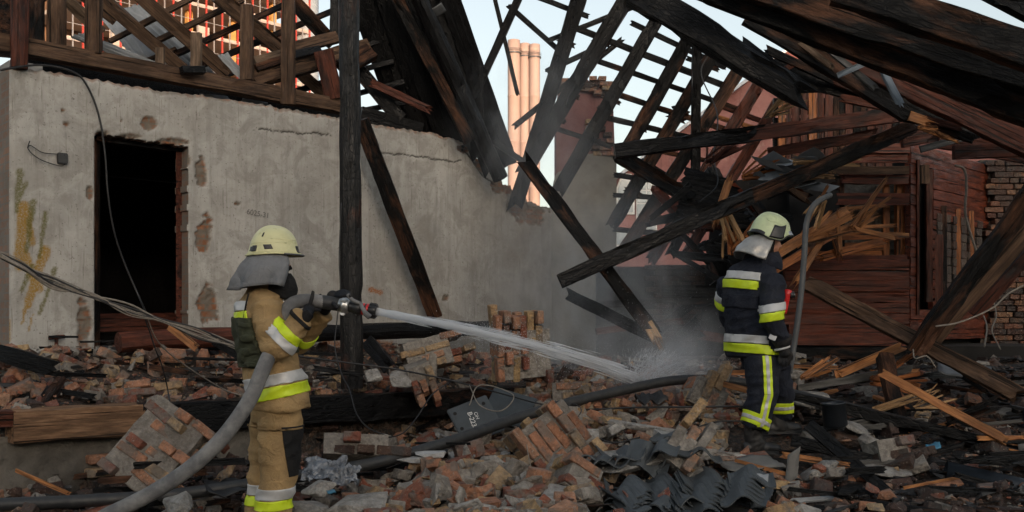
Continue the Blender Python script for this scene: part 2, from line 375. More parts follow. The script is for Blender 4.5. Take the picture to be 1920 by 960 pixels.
def wall_front():
    px0, px1 = 19, 1034
    s0 = wall_so(*WP(px0, 0)[:2])[0]; s1 = wall_so(*WP(px1, 0)[:2])[0]
    st = .017; n = int((s1 - s0) / st); rows = 190; ZB = .55
    V = []; A = []; B = []; keep = {}
    for i in range(n + 1):
        s = s0 + (s1 - s0) * i / n
        x = WX0 + WD.x * s; y = WY0 + WD.y * s; px = 960 + x / y * F
        tp = pl(px, TOP) + 4 * noise.noise(Vector((s * 5, 1, 1))) + 4 * noise.noise(Vector((s * 17, 4, 1))) * (2.2 if px > 860 else 1)
        zt = CH + (HOR - tp) / F * y
        for j in range(rows + 1):
            z = ZB + (zt - ZB) * j / rows; py = HOR - (z - CH) / y * F
            w = noise.noise(Vector((s * 7, z * 7, 0))) * .55 + noise.noise(Vector((s * 24, z * 24, 5))) * .3
            dm = 0
            for cx, cy, rx, ry in DAM:
                if abs(px - cx) < rx * 2 and abs(py - cy) < ry * 2:
                    d = math.hypot((px - cx) / rx, (py - cy) / ry) + w
                    dm = max(dm, sstep(1.08, .88, d))
            if tp + 7 > py: dm = max(dm, .7 * sstep(tp + 7, tp + 2, py + w * 8))
            ye = gr = ru = ck = 0
            if px < 130 and py > 300:
                for a, b, r in YEL:
                    d, tt = seg_d(px + w * 5, py, a, b); ye = max(ye, sstep(1.05, .75, d / (r * (1 - .25 * tt))))
                for a, b, r in GRN:
                    d, tt = seg_d(px + w * 5, py, a, b); gr = max(gr, sstep(1.05, .7, d / (r * (1 - .4 * tt))))
            for a, b, r in RUST:
                d, tt = seg_d(px, py, a, b); ru = max(ru, sstep(1.2, .5, d / r + w))
            for pol in CRK:
                for a, b in zip(pol, pol[1:]):
                    if abs(px - (a[0] + b[0]) / 2) < 70:
                        d, tt = seg_d(px + w * 3, py + w * 7, a, b); ck = max(ck, sstep(2.2, .4, d))
            # dull noise relief of a trowelled wall; broken plaster lies 25 mm deeper
            de = .006 * noise.noise(Vector((s * 2.1, z * 2.1, 2))) + .0035 * noise.noise(Vector((s * 9, z * 9, 7)))
            de -= dm * (.028 + .022 * noise.noise(Vector((s * 30, z * 30, 1)))) + ck * .012
            if px < 30: de -= .03 * sstep(26, 19, px) ** 2
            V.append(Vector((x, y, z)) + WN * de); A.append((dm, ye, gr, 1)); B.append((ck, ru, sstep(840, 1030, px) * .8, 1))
    bm = bmesh.new(); vs_ = [bm.verts.new(v) for v in V]; h = rows + 1
    la = bm.loops.layers.float_color.new('mask'); lb = bm.loops.layers.float_color.new('mask2')
    for i in range(n):
        for j in range(rows):
            c = (V[i * h + j] + V[(i + 1) * h + j + 1]) / 2; px, py = proj(c)
            jag = 1.8 * noise.noise(Vector((c.z * 9, 2, 3))); jt = 3 * noise.noise(Vector((px * .06, 2, 8)))
            if 177 + jag < px < 352 + jag and py > lerp(249, 275, (px - 177) / 172) + jt: continue
            ids = (i * h + j, (i + 1) * h + j, (i + 1) * h + j + 1, i * h + j + 1)
            f = bm.faces.new([vs_[k] for k in ids]); f.smooth = True
            for lp, k in zip(f.loops, ids): lp[la] = A[k]; lp[lb] = B[k]
    for v in [v for v in bm.verts if not v.link_faces]: bm.verts.remove(v)
    ed = [e for e in bm.edges if e.is_boundary]
    r = bmesh.ops.extrude_edge_only(bm, edges=ed)
    nv = [v for v in r['geom'] if isinstance(v, bmesh.types.BMVert)]
    for v in nv: v.co -= WN * .3
    for f in r['geom']:
        if isinstance(f, bmesh.types.BMFace):
            f.smooth = False
            for lp in f.loops: lp[la] = (.75, 0, 0, 1); lp[lb] = (0, 0, .3, 1)
    return bm
m, t, b = new_mat('stained_plaster'); g = G(t); co = g.coord(rand=False)
a1 = g.n('ShaderNodeVertexColor', layer_name='mask'); a2 = g.n('ShaderNodeVertexColor', layer_name='mask2')
s1 = g.n('ShaderNodeSeparateColor'); g.L(a1.outputs[0], s1.inputs[0]); s2 = g.n('ShaderNodeSeparateColor'); g.L(a2.outputs[0], s2.inputs[0])
c = g.mix(g.ramp(g.noise(co, 1.1, 6, .65), [(.36, 0), (.66, 1)]), (.33, .318, .295), (.47, .455, .425))
c = g.mix(g.math('MULTIPLY', g.ramp(g.noise(g.coord((1, 1, 1), rand=False), 7, 6, .7), [(.5, 0), (.72, 1)]), .5), c, (.52, .51, .48))
stv = g.noise(g.coord((6, 6, .35), rand=False), 2.4, 5, .65, .2)
c = g.mix(g.math('MULTIPLY', g.ramp(stv, [(.48, 0), (.74, 1)]), .36), c, (.14, .125, .105))
st2 = g.noise(g.coord((34, 34, 1.4), rand=False), 1.3, 3, .6)
c = g.mix(g.math('MULTIPLY', g.ramp(st2, [(.62, 0), (.7, 1)]), .5), c, (.1, .085, .07))
c = g.mix(g.ramp(g.noise(co, 38, 3, .6), [(.62, 0), (.7, .7)]), c, (.1, .085, .07))
c = g.mix(g.math('MULTIPLY', g.ramp(g.noise(co, .8, 4, .6), [(.45, 0), (.7, 1)]), .5), c, (.26, .23, .195))
c = g.mix(g.math('MULTIPLY', g.ramp(g.noise(co, 3.1, 8, .72, .8), [(.48, 0), (.6, 1)]), .6), c, (.25, .232, .205))
c = g.mix(g.math('MULTIPLY', g.ramp(g.noise(co, 2.3, 8, .7, 1.2), [(.56, 0), (.66, 1)]), .4), c, (.5, .485, .455))
fine = g.ramp(g.noise(co, 60, 3, .8), [(.36, 0), (.55, 1)])
c = g.mix(g.math('MULTIPLY', s1.outputs[1], g.math('ADD', .35, g.math('MULTIPLY', fine, .6))), c, (.3, .17, .025))
c = g.mix(g.math('MULTIPLY', s1.outputs[2], g.math('ADD', .35, g.math('MULTIPLY', fine, .5))), c, (.115, .105, .025))
c = g.mix(g.math('MULTIPLY', s2.outputs[1], fine), c, (.3, .11, .035))
mpw = g.n('ShaderNodeMapping'); mpw.inputs['Rotation'].default_value = (0, 0, -math.atan2(WD.y, WD.x)); g.L(co, mpw.inputs[0])
sx = g.n('ShaderNodeSeparateXYZ'); g.L(mpw.outputs[0], sx.inputs[0]); cxz = g.n('ShaderNodeCombineXYZ'); g.L(sx.outputs[0], cxz.inputs[0]); g.L(sx.outputs[2], cxz.inputs[1])
bt = g.n('ShaderNodeTexBrick'); g.L(cxz.outputs[0], bt.inputs['Vector']); bt.inputs['Scale'].default_value = 1; bt.inputs['Brick Width'].default_value = .25; bt.inputs['Row Height'].default_value = .078; bt.inputs['Mortar Size'].default_value = .012; bt.inputs['Mortar Smooth'].default_value = .4
bt.inputs['Color1'].default_value = (.3, .125, .06, 1); bt.inputs['Color2'].default_value = (.2, .085, .045, 1); bt.inputs['Mortar'].default_value = (.16, .14, .115, 1)
bro = g.mix(g.ramp(g.noise(co, 9, 5), [(.4, 0), (.6, 1)]), (.17, .145, .118), bt.outputs[0])
c = g.mix(s1.outputs[0], c, bro)
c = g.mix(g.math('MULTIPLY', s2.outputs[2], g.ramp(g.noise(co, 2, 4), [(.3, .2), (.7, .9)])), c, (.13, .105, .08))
c = g.mix(s2.outputs[0], c, (.03, .025, .02))
setc(g, b, 'Base Color', c); b.inputs['Roughness'].default_value = .92; b.inputs['Specular IOR Level'].default_value = .25
g.bump(g.math('ADD', g.noise(co, 16, 8, .75), g.math('MULTIPLY', g.noise(co, 3, 4, .6), 1.2)), b, .6, .014); M['plaster'] = m
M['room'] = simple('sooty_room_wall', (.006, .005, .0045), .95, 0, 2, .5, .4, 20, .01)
house = empty('plastered_house', WP(178, 640)); tag(house, 'burnt roofless house with stained grey plaster front and black doorway', 'house')
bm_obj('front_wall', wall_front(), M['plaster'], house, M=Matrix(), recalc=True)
# return wall at the left corner
def strip(name, pts, th, z0, z1, mat, parent):
    (x0, y0), (x1, y1) = pts; d = Vector((x1 - x0, y1 - y0, 0)).normalized(); nn = Vector((-d.y, d.x, 0)) * th
    a = Vector((x0, y0, 0)); b_ = Vector((x1, y1, 0))
    V = [p + Vector((0, 0, z)) for z in (z0, z1) for p in (a, b_, b_ + nn, a + nn)]
    return wmesh(name, V, [(0, 1, 2, 3), (4, 7, 6, 5), (0, 4, 5, 1), (1, 5, 6, 2), (2, 6, 7, 3), (3, 7, 4, 0)], mat, parent)
def wp2(s, o): return (WX0 + WD.x * s + WN.x * o, WY0 + WD.y * s + WN.y * o)
s0 = wall_so(*WP(19, 0)[:2])[0]
m2 = simple('skylit_plaster', (.34, .345, .34), .9, 0, 3, .5, .5, 22, .01, dark=(.16, .15, .13)); M['plaster2'] = m2  # bluish skylight on this face is put into its plaster colour
strip('side_wall', (wp2(s0 + .004, -.035), wp2(s0 + .004, -5)), -.3, .3, 3.78, m2, house)
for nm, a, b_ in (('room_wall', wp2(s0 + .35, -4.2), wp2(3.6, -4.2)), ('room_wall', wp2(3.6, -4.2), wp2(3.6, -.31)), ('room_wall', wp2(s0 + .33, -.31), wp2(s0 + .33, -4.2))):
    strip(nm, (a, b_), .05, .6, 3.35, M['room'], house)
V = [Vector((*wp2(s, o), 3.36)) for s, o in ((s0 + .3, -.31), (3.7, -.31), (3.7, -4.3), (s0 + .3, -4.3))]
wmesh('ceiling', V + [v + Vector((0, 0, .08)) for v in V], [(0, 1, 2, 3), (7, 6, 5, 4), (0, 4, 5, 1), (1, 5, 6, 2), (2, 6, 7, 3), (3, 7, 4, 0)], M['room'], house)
fr = wmesh('door_frame', [WP(330, 272, -.16), WP(343, 274, -.16), WP(343, 660, -.16), WP(330, 660, -.16), WP(330, 272, -.24), WP(343, 274, -.24), WP(343, 660, -.24), WP(330, 660, -.24)],
           [(0, 1, 2, 3), (7, 6, 5, 4), (0, 4, 5, 1), (1, 5, 6, 2), (2, 6, 7, 3), (3, 7, 4, 0)], M['redwood'], house)
timber('lintel', WP(176, 259, -.2), WP(352, 282, -.2), .07, .14, M['charbrown'], house, rough=.006)
timber('jamb', WP(181, 262, -.2), WP(181, 660, -.2), .03, .12, M['charbrown'], house, rough=.005)
timber('threshold_board', WP(150, 606, -1.0), WP(360, 602, -1.0), .2, .03, M['redwood'], house, rough=.005)
# things fixed to the wall
jb = empty('junction_box', WP(117, 297, 0)); tag(jb, 'small black junction box with two loose wires beside the doorway', 'junction box')
V, Fc = box_data(-.045, .045, -.03, .03, -.05, .05)
Mw = Matrix(((WD.x, -WN.x, 0, 0), (WD.y, -WN.y, 0, 0), (0, 0, 1, 0), (0, 0, 0, 1)))
bmx = bmesh.new(); bmesh.ops.create_cube(bmx, size=1); bmesh.ops.scale(bmx, vec=(.095, .05, .105), verts=bmx.verts); bmesh.ops.bevel(bmx, geom=bmx.edges[:], offset=.008, segments=2, affect='EDGES')
bm_obj('box', bmx, M['blackplastic'], jb, M=Matrix.Translation(WP(117, 297, .02)) @ Mw)
tube('wire', catmull([WP(108, 289, .03), WP(80, 286, .05), WP(58, 273, .04), WP(52, 277, .04), WP(56, 264, .05)]), .005, M['wire'], jb, 6)
tube('wire', catmull([WP(122, 308, .03), WP(112, 311, .04), WP(80, 301, .05), WP(60, 288, .04), WP(52, 278, .04)]), .005, M['wire'], jb, 6)
br = empty('wall_bracket', WP(105, 665, .05)); tag(br, 'rusty T shaped bracket low on the plaster wall', 'bracket')
tube('upright', [WP(105, 690, .06), WP(105, 660, .05), WP(106, 634, .05)], .018, M['redwood'], br, 7); tube('crossbar', [WP(91, 634, .05), WP(106, 632, .06), WP(121, 631, .05)], .02, M['redwood'], br, 7)
hw = tube('hanging_cable', catmull([WP(0, 132, .1), WP(20, 128, .12), WP(75, 122, .05), WP(130, 132, .05), WP(160, 155, .04), WP(185, 215, .04), WP(197, 290, .04), WP(202, 360, .03), WP(213, 430, .0), WP(232, 490, -.02), WP(262, 560, .05), WP(280, 600, .4)], 10), .011, M['wire'], None, 6)
tag(hw, 'thin black cable hanging from the wall top across the doorway', 'cable')
# faint hand-written number on the plaster
def text_mesh(name, s, mat, Mx, size, parent=None, thick=.0008):
    cu = bpy.data.curves.new('t', 'FONT'); cu.body = s; cu.size = size; cu.extrude = thick; cu.align_x = 'CENTER'; cu.align_y = 'CENTER'
    o = bpy.data.objects.new('t', cu); sc.collection.objects.link(o)
    dg = bpy.context.evaluated_depsgraph_get(); dg.update(); me = bpy.data.meshes.new_from_object(o.evaluated_get(dg)); bpy.data.objects.remove(o)
    me.materials.clear(); me.materials.append(mat); me.name = name
    return link(name, me, Mx, parent)
M['pencil'] = simple('faded_pencil', (.13, .125, .12), .9, 0, 40, .6, 0, dark=(.3, .28, .25))
Wt = Matrix(((WD.x, 0, WN.x, 0), (WD.y, 0, WN.y, 0), (0, 1, 0, 0), (0, 0, 0, 1)))
text_mesh('written_number', '6025-31', M['pencil'], Matrix.Translation(WP(484, 401, .012)) @ Wt @ Matrix.Rotation(R(-6), 4, 'Z'), .085, house)

M['tanwood'] = wood('tan_scorched_wood', (.34, .2, .115), (.17, .09, .05), .2, (.014, .011, .01), .85, .2)
# sill beam, its footing and the round post
sb = empty('sill_beam', WP(300, 780, BEAM_O)); tag(sb, 'long squared sill beam, pale brown at left and charred black at right', 'beam')
o_ = timber('pale_end', WP(18, 799, BEAM_O), WP(262, 785, BEAM_O), .25, .22, M['tanwood'], sb, rough=.008)
timber('charred_length', WP(258, 785.5, BEAM_O), WP(790, 757, BEAM_O), .25, .22, M['soot'], sb, rough=.014)
timber('brown_length', WP(786, 757, BEAM_O), WP(1022, 741, BEAM_O), .25, .22, M['charbrown'], sb, rough=.012, ends=('cut', 'broken'))
timber('notch', WP(-10, 784, BEAM_O), WP(22, 783, BEAM_O), .12, .18, M['redwood'], sb, rough=.006)
ft = empty('stone_footing', WP(150, 900, BEAM_O)); tag(ft, 'low plastered footing with two bare bricks under the sill beam', 'footing')
V = []; Fc = []; n_ = 60; rows = 14
for i in range(n_ + 1):
    s, o = wall_so(*WP(lerp(-30, 480, i / n_), 0, BEAM_O - .04)[:2])
    for j in range(rows + 1):
        z = lerp(-.2, .42, j / rows); x, y = wp2(s, BEAM_O - .04 + .03 * noise.noise(Vector((s * 3, z * 4, 1))) + .03 * noise.noise(Vector((s * 9, z * 9, 6))))
        V.append(Vector((x, y, z)))
for i in range(n_):
    for j in range(rows): a = i * (rows + 1) + j; Fc.append((a, a + rows + 1, a + rows + 2, a + 1))
M['footing'] = simple('dirty_plaster_footing', (.15, .135, .115), .9, 0, 2.2, .9, 1, 14, .03, dark=(.03, .026, .022))
wmesh('plaster_face', V, Fc, M['footing'], ft, True)
for px_, py_, mt in ((187, 860, 'brick_orange'), (184, 885, 'brick_yellow')):
    bmx = bmesh.new(); bmesh.ops.create_cube(bmx, size=1); bmesh.ops.scale(bmx, vec=(.2, .12, .07), verts=bmx.verts); bmesh.ops.bevel(bmx, geom=bmx.edges[:], offset=.01, segments=1, affect='EDGES')
    bm_obj('brick', bmx, M[mt], ft, M=Matrix.Translation(WP(px_, py_, BEAM_O - .01)) @ Mw)
M['postwood'] = wood('scorched_post_wood', (.15, .052, .028), (.045, .02, .013), .66, (.008, .0075, .0075), .6, .3)
yb = WY(660, BEAM_O)
timber('round_post', P(660, 728, yb + .02), P(654, -30, yb + .02), .222, .22, M['postwood'], None, 'tall round charred post standing in front of the plaster wall', 'post', rnd_sec=True, rough=.012, taper=.9, seg=.09)
timber('leaning_beam', WP(816, 594, .22), WP(676, 225, .35), .19, .12, M['charbrown'], None, 'charred plank leaning on the plaster wall right of the round post', 'beam', rough=.01)
lg = empty('fallen_log', WP(500, 640, .75)); tag(lg, 'long fallen log, red brown then charred, along the foot of the plaster wall', 'log')
timber('brown_end', WP(222, 642, .75), WP(452, 630, .75), .2, .2, M['redwood'], lg, rnd_sec=True, rough=.012)
timber('charred_length', WP(448, 630, .75), WP(1000, 612, .75), .19, .19, M['soot'], lg, rnd_sec=True, rough=.016, ends=('cut', 'broken'))

# ------------------------------------------------------------------ roof frame over the plastered house
O1 = -.12
def W3(px, py, o): return (px, py, WY(px, o))
rf = empty('roof_frame', WP(300, 140, O1)); tag(rf, 'brown timber roof frame of rafters, battens and stub posts above the plaster wall', 'roof frame')
tpx('wall_plate', W3(-20, 77, O1), W3(645, 201, O1), 29, M['oldwood'], rf, rough=.008)
wmesh('end_board', [WP(-80, -40, -.6), WP(34, -40, -.6), WP(30, 110, -.6), WP(-80, 100, -.6), WP(-80, -40, -.64), WP(34, -40, -.64), WP(30, 110, -.64), WP(-80, 100, -.64)], [(0, 1, 2, 3), (7, 6, 5, 4), (0, 4, 5, 1), (1, 5, 6, 2), (2, 6, 7, 3), (3, 7, 4, 0)], M['charbrown'], rf)
tpx('post', W3(35, 128, .02), W3(38, -20, .02), 32, M['redwood'], rf, rnd_sec=True, rough=.008)
for px_, y0, y1, w, mt, o in ((68, -15, 82, 26, 'charbrown', -.22), (106, -15, 86, 30, 'oldwood', -.14), (176, -15, 101, 29, 'oldwood', -.1), (300, 90, 125, 17, 'palewood', -.12), (368, 62, 128, 19, 'palewood', -.12), (463, 10, 150, 23, 'oldwood', -.14), (540, -15, 196, 25, 'oldwood', -.02)):
    tpx('post', W3(px_, y1, o), W3(px_, y0, o), w, M[mt], rf, dr=.6, rough=.006)
for a, b_, w, mt, o in (((100, -25), (190, 62), 22, 'palewood', -1.3), ((186, -8), (352, 138), 24, 'oldwood', -.8), ((258, -12), (425, 138), 27, 'oldwood', -.8), ((405, -10), (535, 100), 27, 'oldwood', -.8),
                        ((540, -8), (622, 80), 26, 'charbrown', -.8), ((555, 130), (622, 190), 22, 'oldwood', -1.0), ((300, -22), (218, -22), 20, 'char', -.8), ((150, -10), (215, 40), 16, 'oldwood', -1.4)):
    tpx('rafter', W3(*a, o), W3(*b_, o), w, M[mt], rf, dr=1.3, rough=.007)
for a, b_, w in (((252, 53), (362, -4), 10), ((283, 82), (455, 0), 10), ((318, 107), (540, 6), 10), ((372, 125), (625, 20), 10), ((545, 175), (625, 148), 10), ((0, 40), (105, -14), 9), ((205, 78), (300, 30), 9), ((420, 142), (630, 62), 9), ((240, 128), (330, 92), 8)):
    tpx('batten', W3(*a, -1.05), W3(*b_, -1.05), w, M['charbrown' if a[0] > 300 else 'oldwood'], rf, dr=.8, rough=.003, seg=.3)
for a, b_, w, mt, o in (((472, 148), (692, 90), 34, 'oldwood', -.3), ((478, 118), (560, 95), 20, 'palewood', -.4), ((480, 128), (535, 110), 14, 'charbrown', -.25), ((545, 92), (632, 70), 22, 'oldwood', -.35), ((548, 104), (600, 92), 14, 'char', -.2), ((606, 95), (628, 185), 34, 'redwood', -.05), ((640, 130), (694, 96), 34, 'charbrown', -.2), ((628, 75), (628, -10), 18, 'char', -.6)):
    tpx('stacked_board', W3(*a, o), W3(*b_, o), w, M[mt], rf, dr=.5, rough=.008)
tpx('block', W3(340, 131, .05), W3(382, 132, .05), 13, M['soot'], rf, dr=1.3)
def corrugated(name, c, u, v, nwave, amp, mat, label=None, cat='sheet', parent=None, seg=6, group=None, jag=.03, th=.008, crinkle=0, seed=0):
    """sheet centred on c spanning vectors u and v; waves run across u"""
    c, u, v = Vector(c), Vector(u), Vector(v); nn = u.cross(v).normalized(); nu = nwave * seg; nv = 6
    V = []; Fc = []
    for side in (0, 1):
        for j in range(nv + 1):
            for i in range(nu + 1):
                a = i / nu - .5; b_ = j / nv - .5
                e = 1 + jag * noise.noise(Vector((a * 9 + seed, b_ * 2, seed)))
                p = c + u * a + v * b_ * e + nn * (amp * math.sin(2 * math.pi * nwave * (i / nu)) - side * th + crinkle * noise.noise(Vector((a * 5, b_ * 5, seed))))
                V.append(p)
    w = nu + 1; q = w * (nv + 1)
    for j in range(nv):
        for i in range(nu):
            a = j * w + i; Fc.append((a, a + 1, a + w + 1, a + w)); Fc.append((q + a, q + a + w, q + a + w + 1, q + a + 1))
    for i in range(nu): Fc.append((i, q + i, q + i + 1, i + 1)); a = nv * w + i; Fc.append((a, a + 1, q + a + 1, q + a))
    for j in range(nv): a = j * w; Fc.append((a, a + w, q + a + w, q + a)); a = j * w + nu; Fc.append((a, q + a, q + a + w, a + w))
    o = wmesh(name, V, Fc, mat, parent, True)
    if label: tag(o, label, cat, group)
    return o
def quad_sheet(name, p0, p1, p2, p3, nwave, amp, mat, label, **kw):
    c = (p0 + p1 + p2 + p3) / 4; u = ((p1 - p0) + (p2 - p3)) / 2; v = ((p3 - p0) + (p2 - p1)) / 2
    return corrugated(name, c, u, v, nwave, amp, mat, label, **kw)
quad_sheet('corrugated_sheet', WP(228, 20, -1.6), WP(258, 6, -1.6), WP(420, 150, -1.2), WP(370, 165, -1.2), 4, .02, M['asbestos'], 'long pale grey corrugated sheet sliding down between the brown rafters', crinkle=.05)
quad_sheet('corrugated_sheet', WP(175, 10, -2.2), WP(235, 15, -2.2), WP(330, 118, -1.7), WP(250, 118, -1.7), 5, .02, M['asbestos'], 'dull corrugated sheet lying deep behind the leftmost rafters', crinkle=.04, seed=3)
quad_sheet('corrugated_sheet', WP(410, 104, -.3), WP(424, 100, -.3), WP(486, 164, -.2), WP(466, 170, -.2), 2, .012, M['asbestos'], 'short folded grey sheet strip resting on the wall plate', crinkle=.03, seed=5)
quad_sheet('corrugated_sheet', WP(120, 62, -.7), WP(170, 70, -.7), WP(300, 118, -.5), WP(296, 140, -.5), 3, .025, M['asbestos'], 'bent brownish grey sheet behind the wall plate near the left posts', crinkle=.05, seed=8)
quad_sheet('metal_sheet', WP(380, 178, -.25), WP(420, 178, -.35), WP(445, 200, -.35), WP(380, 190, -.25), 1, .004, M['asbestos'], 'small blue grey sheet scrap wedged under the wall plate', crinkle=.02, seed=2)
quad_sheet('metal_sheet', WP(455, 186, -.25), WP(500, 190, -.35), WP(500, 212, -.35), WP(450, 200, -.25), 1, .004, M['asbestos'], 'second sheet scrap under the wall plate, right of the first', crinkle=.02, seed=4)
# sooty lining behind the wall plate
wmesh('soffit_board', [WP(40, 98, -.5), WP(640, 205, -.5), WP(640, 240, -.5), WP(40, 140, -.5), WP(40, 98, -.54), WP(640, 205, -.54), WP(640, 240, -.54), WP(40, 140, -.54)], [(0, 1, 2, 3), (7, 6, 5, 4), (0, 4, 5, 1), (1, 5, 6, 2), (2, 6, 7, 3), (3, 7, 4, 0)], M['soot'], rf)

# ------------------------------------------------------------------ collapsed black roof section
rs = empty('collapsed_roof', P(800, 250, 13)); tag(rs, 'collapsed black roof section of charred boards sliding off the plaster wall', 'roof')
for i in range(9):
    x0 = 662 + i * 17; x1 = pl(i, [(0, 735), (3, 800), (6, 870), (8, 912)]); y1 = pl(x1, TOP) - (10 if i < 3 else 2)
    if i == 0: y1 = 190
    tpx('roof_board', (x0, -25, 12.6 + .05 * (i % 3)), (x1 + 6, y1 + 8, 13.3 + .06 * (i % 2)), 30, M['soot'], rs, dr=.12, rough=.01, ends=('cut', 'broken'))
tpx('round_purlin', (776, -25, 12.2), (938, 335, 13.2), 32, M['char'], rs, rnd_sec=True, rough=.012)
tpx('purlin', (735, -20, 12.3), (882, 265, 12.9), 22, M['charbrown'], rs, rough=.012)
tpx('rafter', (835, -25, 12.6), (952, 305, 13.9), 38, M['char'], rs, dr=.3, ends=('cut', 'broken'))
tpx('roof_board', (815, 20, 12.9), (850, 95, 13.2), 44, M['soot'], rs, dr=.1, ends=('cut', 'broken'))
tpx('roof_board', (862, 120, 13.2), (935, 300, 13.8), 46, M['soot'], rs, dr=.1, ends=('broken', 'broken'))
tpx('roof_board', (830, 110, 13.1), (925, 315, 13.7), 24, M['soot'], rs, dr=.12, ends=('broken', 'broken'))
tpx('roof_board', (800, -10, 13), (838, 72, 13.2), 30, M['soot'], rs, dr=.1, ends=('cut', 'broken'))
for a, b_, w in (((672, 132), (738, 116), 9), ((672, 175), (758, 153), 9), ((676, 208), (770, 190), 9), ((672, 55), (700, 46), 8), ((690, 85), (720, 75), 8)):
    tpx('batten', (*a, 12.9), (*b_, 12.95), w, M['char'], rs, rough=.004)
tpx('fallen_rafter', (672, 130, 12.7), (752, 225, 12.8), 26, M['char'], rs)
tpx('split_board', (696, 156, 12.5), (802, 204, 12.6), 16, M['redwood'], rs, dr=.4, ends=('broken', 'broken'))
tpx('eaves_board', (676, 214, 12.5), (790, 246, 12.9), 30, M['soot'], rs, dr=.4)
M['tin'] = simple('sooty_tin', (.1, .105, .11), .5, .3, 6, .7, .3, 20, .01)
quad_sheet('sheet_patch', P(800, 25, 12.4), P(828, 2, 12.4), P(836, 22, 12.5), P(812, 36, 12.5), 1, .004, M['tin'], None, parent=rs)

# ------------------------------------------------------------------ chimney stack with its plastered lower part
chm = empty('brick_chimney', P(1095, 620, 15.6)); tag(chm, 'broken red plastered chimney stack with bare bricks at its top', 'chimney')
m, t, b = new_mat('faded_red_plaster'); g = G(t); co = g.coord(rand=False)
c = g.mix(g.ramp(g.noise(co, 1.6, 6, .65), [(.35, 0), (.65, 1)]), (.2, .08, .072), (.3, .14, .125))
c = g.mix(g.ramp(g.noise(co, 5, 5, .6), [(.6, 0), (.72, .6)]), c, (.3, .19, .165))
c = g.mix(g.ramp(g.noise(g.coord((4, 4, .5), rand=False), 1.5, 4), [(.55, 0), (.75, .6)]), c, (.07, .032, .03))
setc(g, b, 'Base Color', c); b.inputs['Roughness'].default_value = .9; g.bump(g.noise(co, 16, 6, .7), b, .6, .015); M['redplaster'] = m
yc = 15.4
cx0, cx1 = P(1040, 0, yc).x, P(1158, 0, yc).x
def slab(name, prof_top, z0, y0, y1, mat, parent, nseg=26, seed=1.0):
    V = []; n = nseg
    for yy in (y0, y1):
        for i in range(n + 1):
            px = lerp(prof_top[0][0], prof_top[-1][0], i / n); x = P(px, 0, y0).x
            zt = P(0, pl(px, prof_top), y0).z + .05 * noise.noise(Vector((px * .12, yy, seed)))
            V += [Vector((x, yy, z0)), Vector((x, yy, zt))]
    Fc = []; h = 2 * (n + 1)
    for i in range(n):
        a = 2 * i; Fc += [(a, a + 2, a + 3, a + 1), (h + a, h + a + 1, h + a + 3, h + a + 2), (a + 1, a + 3, h + a + 3, h + a + 1)]
    a = 2 * n; Fc += [(0, 1, h + 1, h), (a, h + a, h + a + 1, a + 1)]
    return wmesh(name, V, Fc, mat, parent)
slab('stack', [(1043, 210), (1046, 172), (1060, 158), (1100, 148), (1115, 160), (1135, 158), (1150, 168), (1153, 290)], 2.3, yc, yc + .7, M['redplaster'], chm)
M['greyplaster'] = simple('sooty_grey_plaster', (.32, .3, .26), .92, 0, 2.4, .65, .5, 20, .012, dark=(.1, .088, .07))
slab('plastered_base', [(1032, 392), (1040, 330), (1075, 300), (1100, 288), (1156, 285)], .4, yc - .12, yc + .6, M['greyplaster'], chm)
BR = []
for v in range(6):
    bmx = bmesh.new(); bmesh.ops.create_cube(bmx, size=1); bmesh.ops.scale(bmx, vec=(.25, .12, .068), verts=bmx.verts)
    bmesh.ops.bevel(bmx, geom=bmx.edges[:], offset=.006, segments=1, affect='EDGES')
    for vv in bmx.verts: vv.co += noise.noise_vector(vv.co * 22 + Vector((v * 3, 0, 0))) * .006
    me = bpy.data.meshes.new('brick'); bmx.to_mesh(me); bmx.free(); BR.append(me)
BRM = {}
def brick(mat, Mx, parent, name='brick', v=None):
    k = (mat, rnd.randrange(6) if v is None else v)
    if k not in BRM:
        me = BR[k[1]].copy(); me.materials.append(M[mat]); BRM[k] = me
    return link(name, BRM[k], Mx, parent)
bmats = ['brick_orange', 'brick_yellow', 'brick_red', 'brick_orange', 'brick_dark', 'mortar']
for row, (y0, xa, xb) in enumerate(((170, 1050, 1072), (161, 1052, 1112), (168, 1104, 1150), (176, 1120, 1152), (290, 1118, 1155), (278, 1115, 1155), (266, 1112, 1155), (254, 1108, 1152), (242, 1104, 1150), (230, 1104, 1146), (218, 1122, 1150), (160, 1056, 1076), (152, 1062, 1076), (158, 1108, 1142), (150, 1112, 1134))):
    px = xa
    while px < xb:
        hd = rnd.random() < .5
        brick(rnd.choice(bmats[:2] + bmats[3:5]), Matrix.Translation(P(px, y0, yc - .03 + rnd.uniform(-.03, .03))) @ Matrix.Rotation(R(90 if hd else 0) + rnd.uniform(-.1, .1), 4, 'Z'), chm)
        px += 16 if hd else 31
# ------------------------------------------------------------------ open roof frame in the middle
def DM(px, py): return 13.3 + (py - 150) / 230 * .45 + (px - 1000) / 400 * .7
def D3(px, py, o=0): return (px, py, DM(px, py) + o)
mf = empty('bare_roof_frame', P(1150, 340, 14)); tag(mf, 'charred roof frame stripped to rafters and battens against the pale sky', 'roof frame')
for a, b_, w, mt in (((1090, -18), (966, 388), 28, 'char'), ((1184, -20), (985, 318), 30, 'char'), ((1246, 12), (1050, 352), 26, 'char'), ((1300, 58), (1180, 272), 26, 'charbrown'),
                     ((1346, 86), (1150, 420), 25, 'charbrown'), ((1390, 124), (1170, 470), 25, 'charbrown'), ((1422, 160), (1222, 485), 24, 'redwood'), ((1452, 200), (1285, 480), 20, 'redwood')):
    tpx('rafter', D3(*a), D3(*b_), w, M[mt], mf, dr=.7, rough=.014, ends=('broken', 'broken'), chip=2.4)
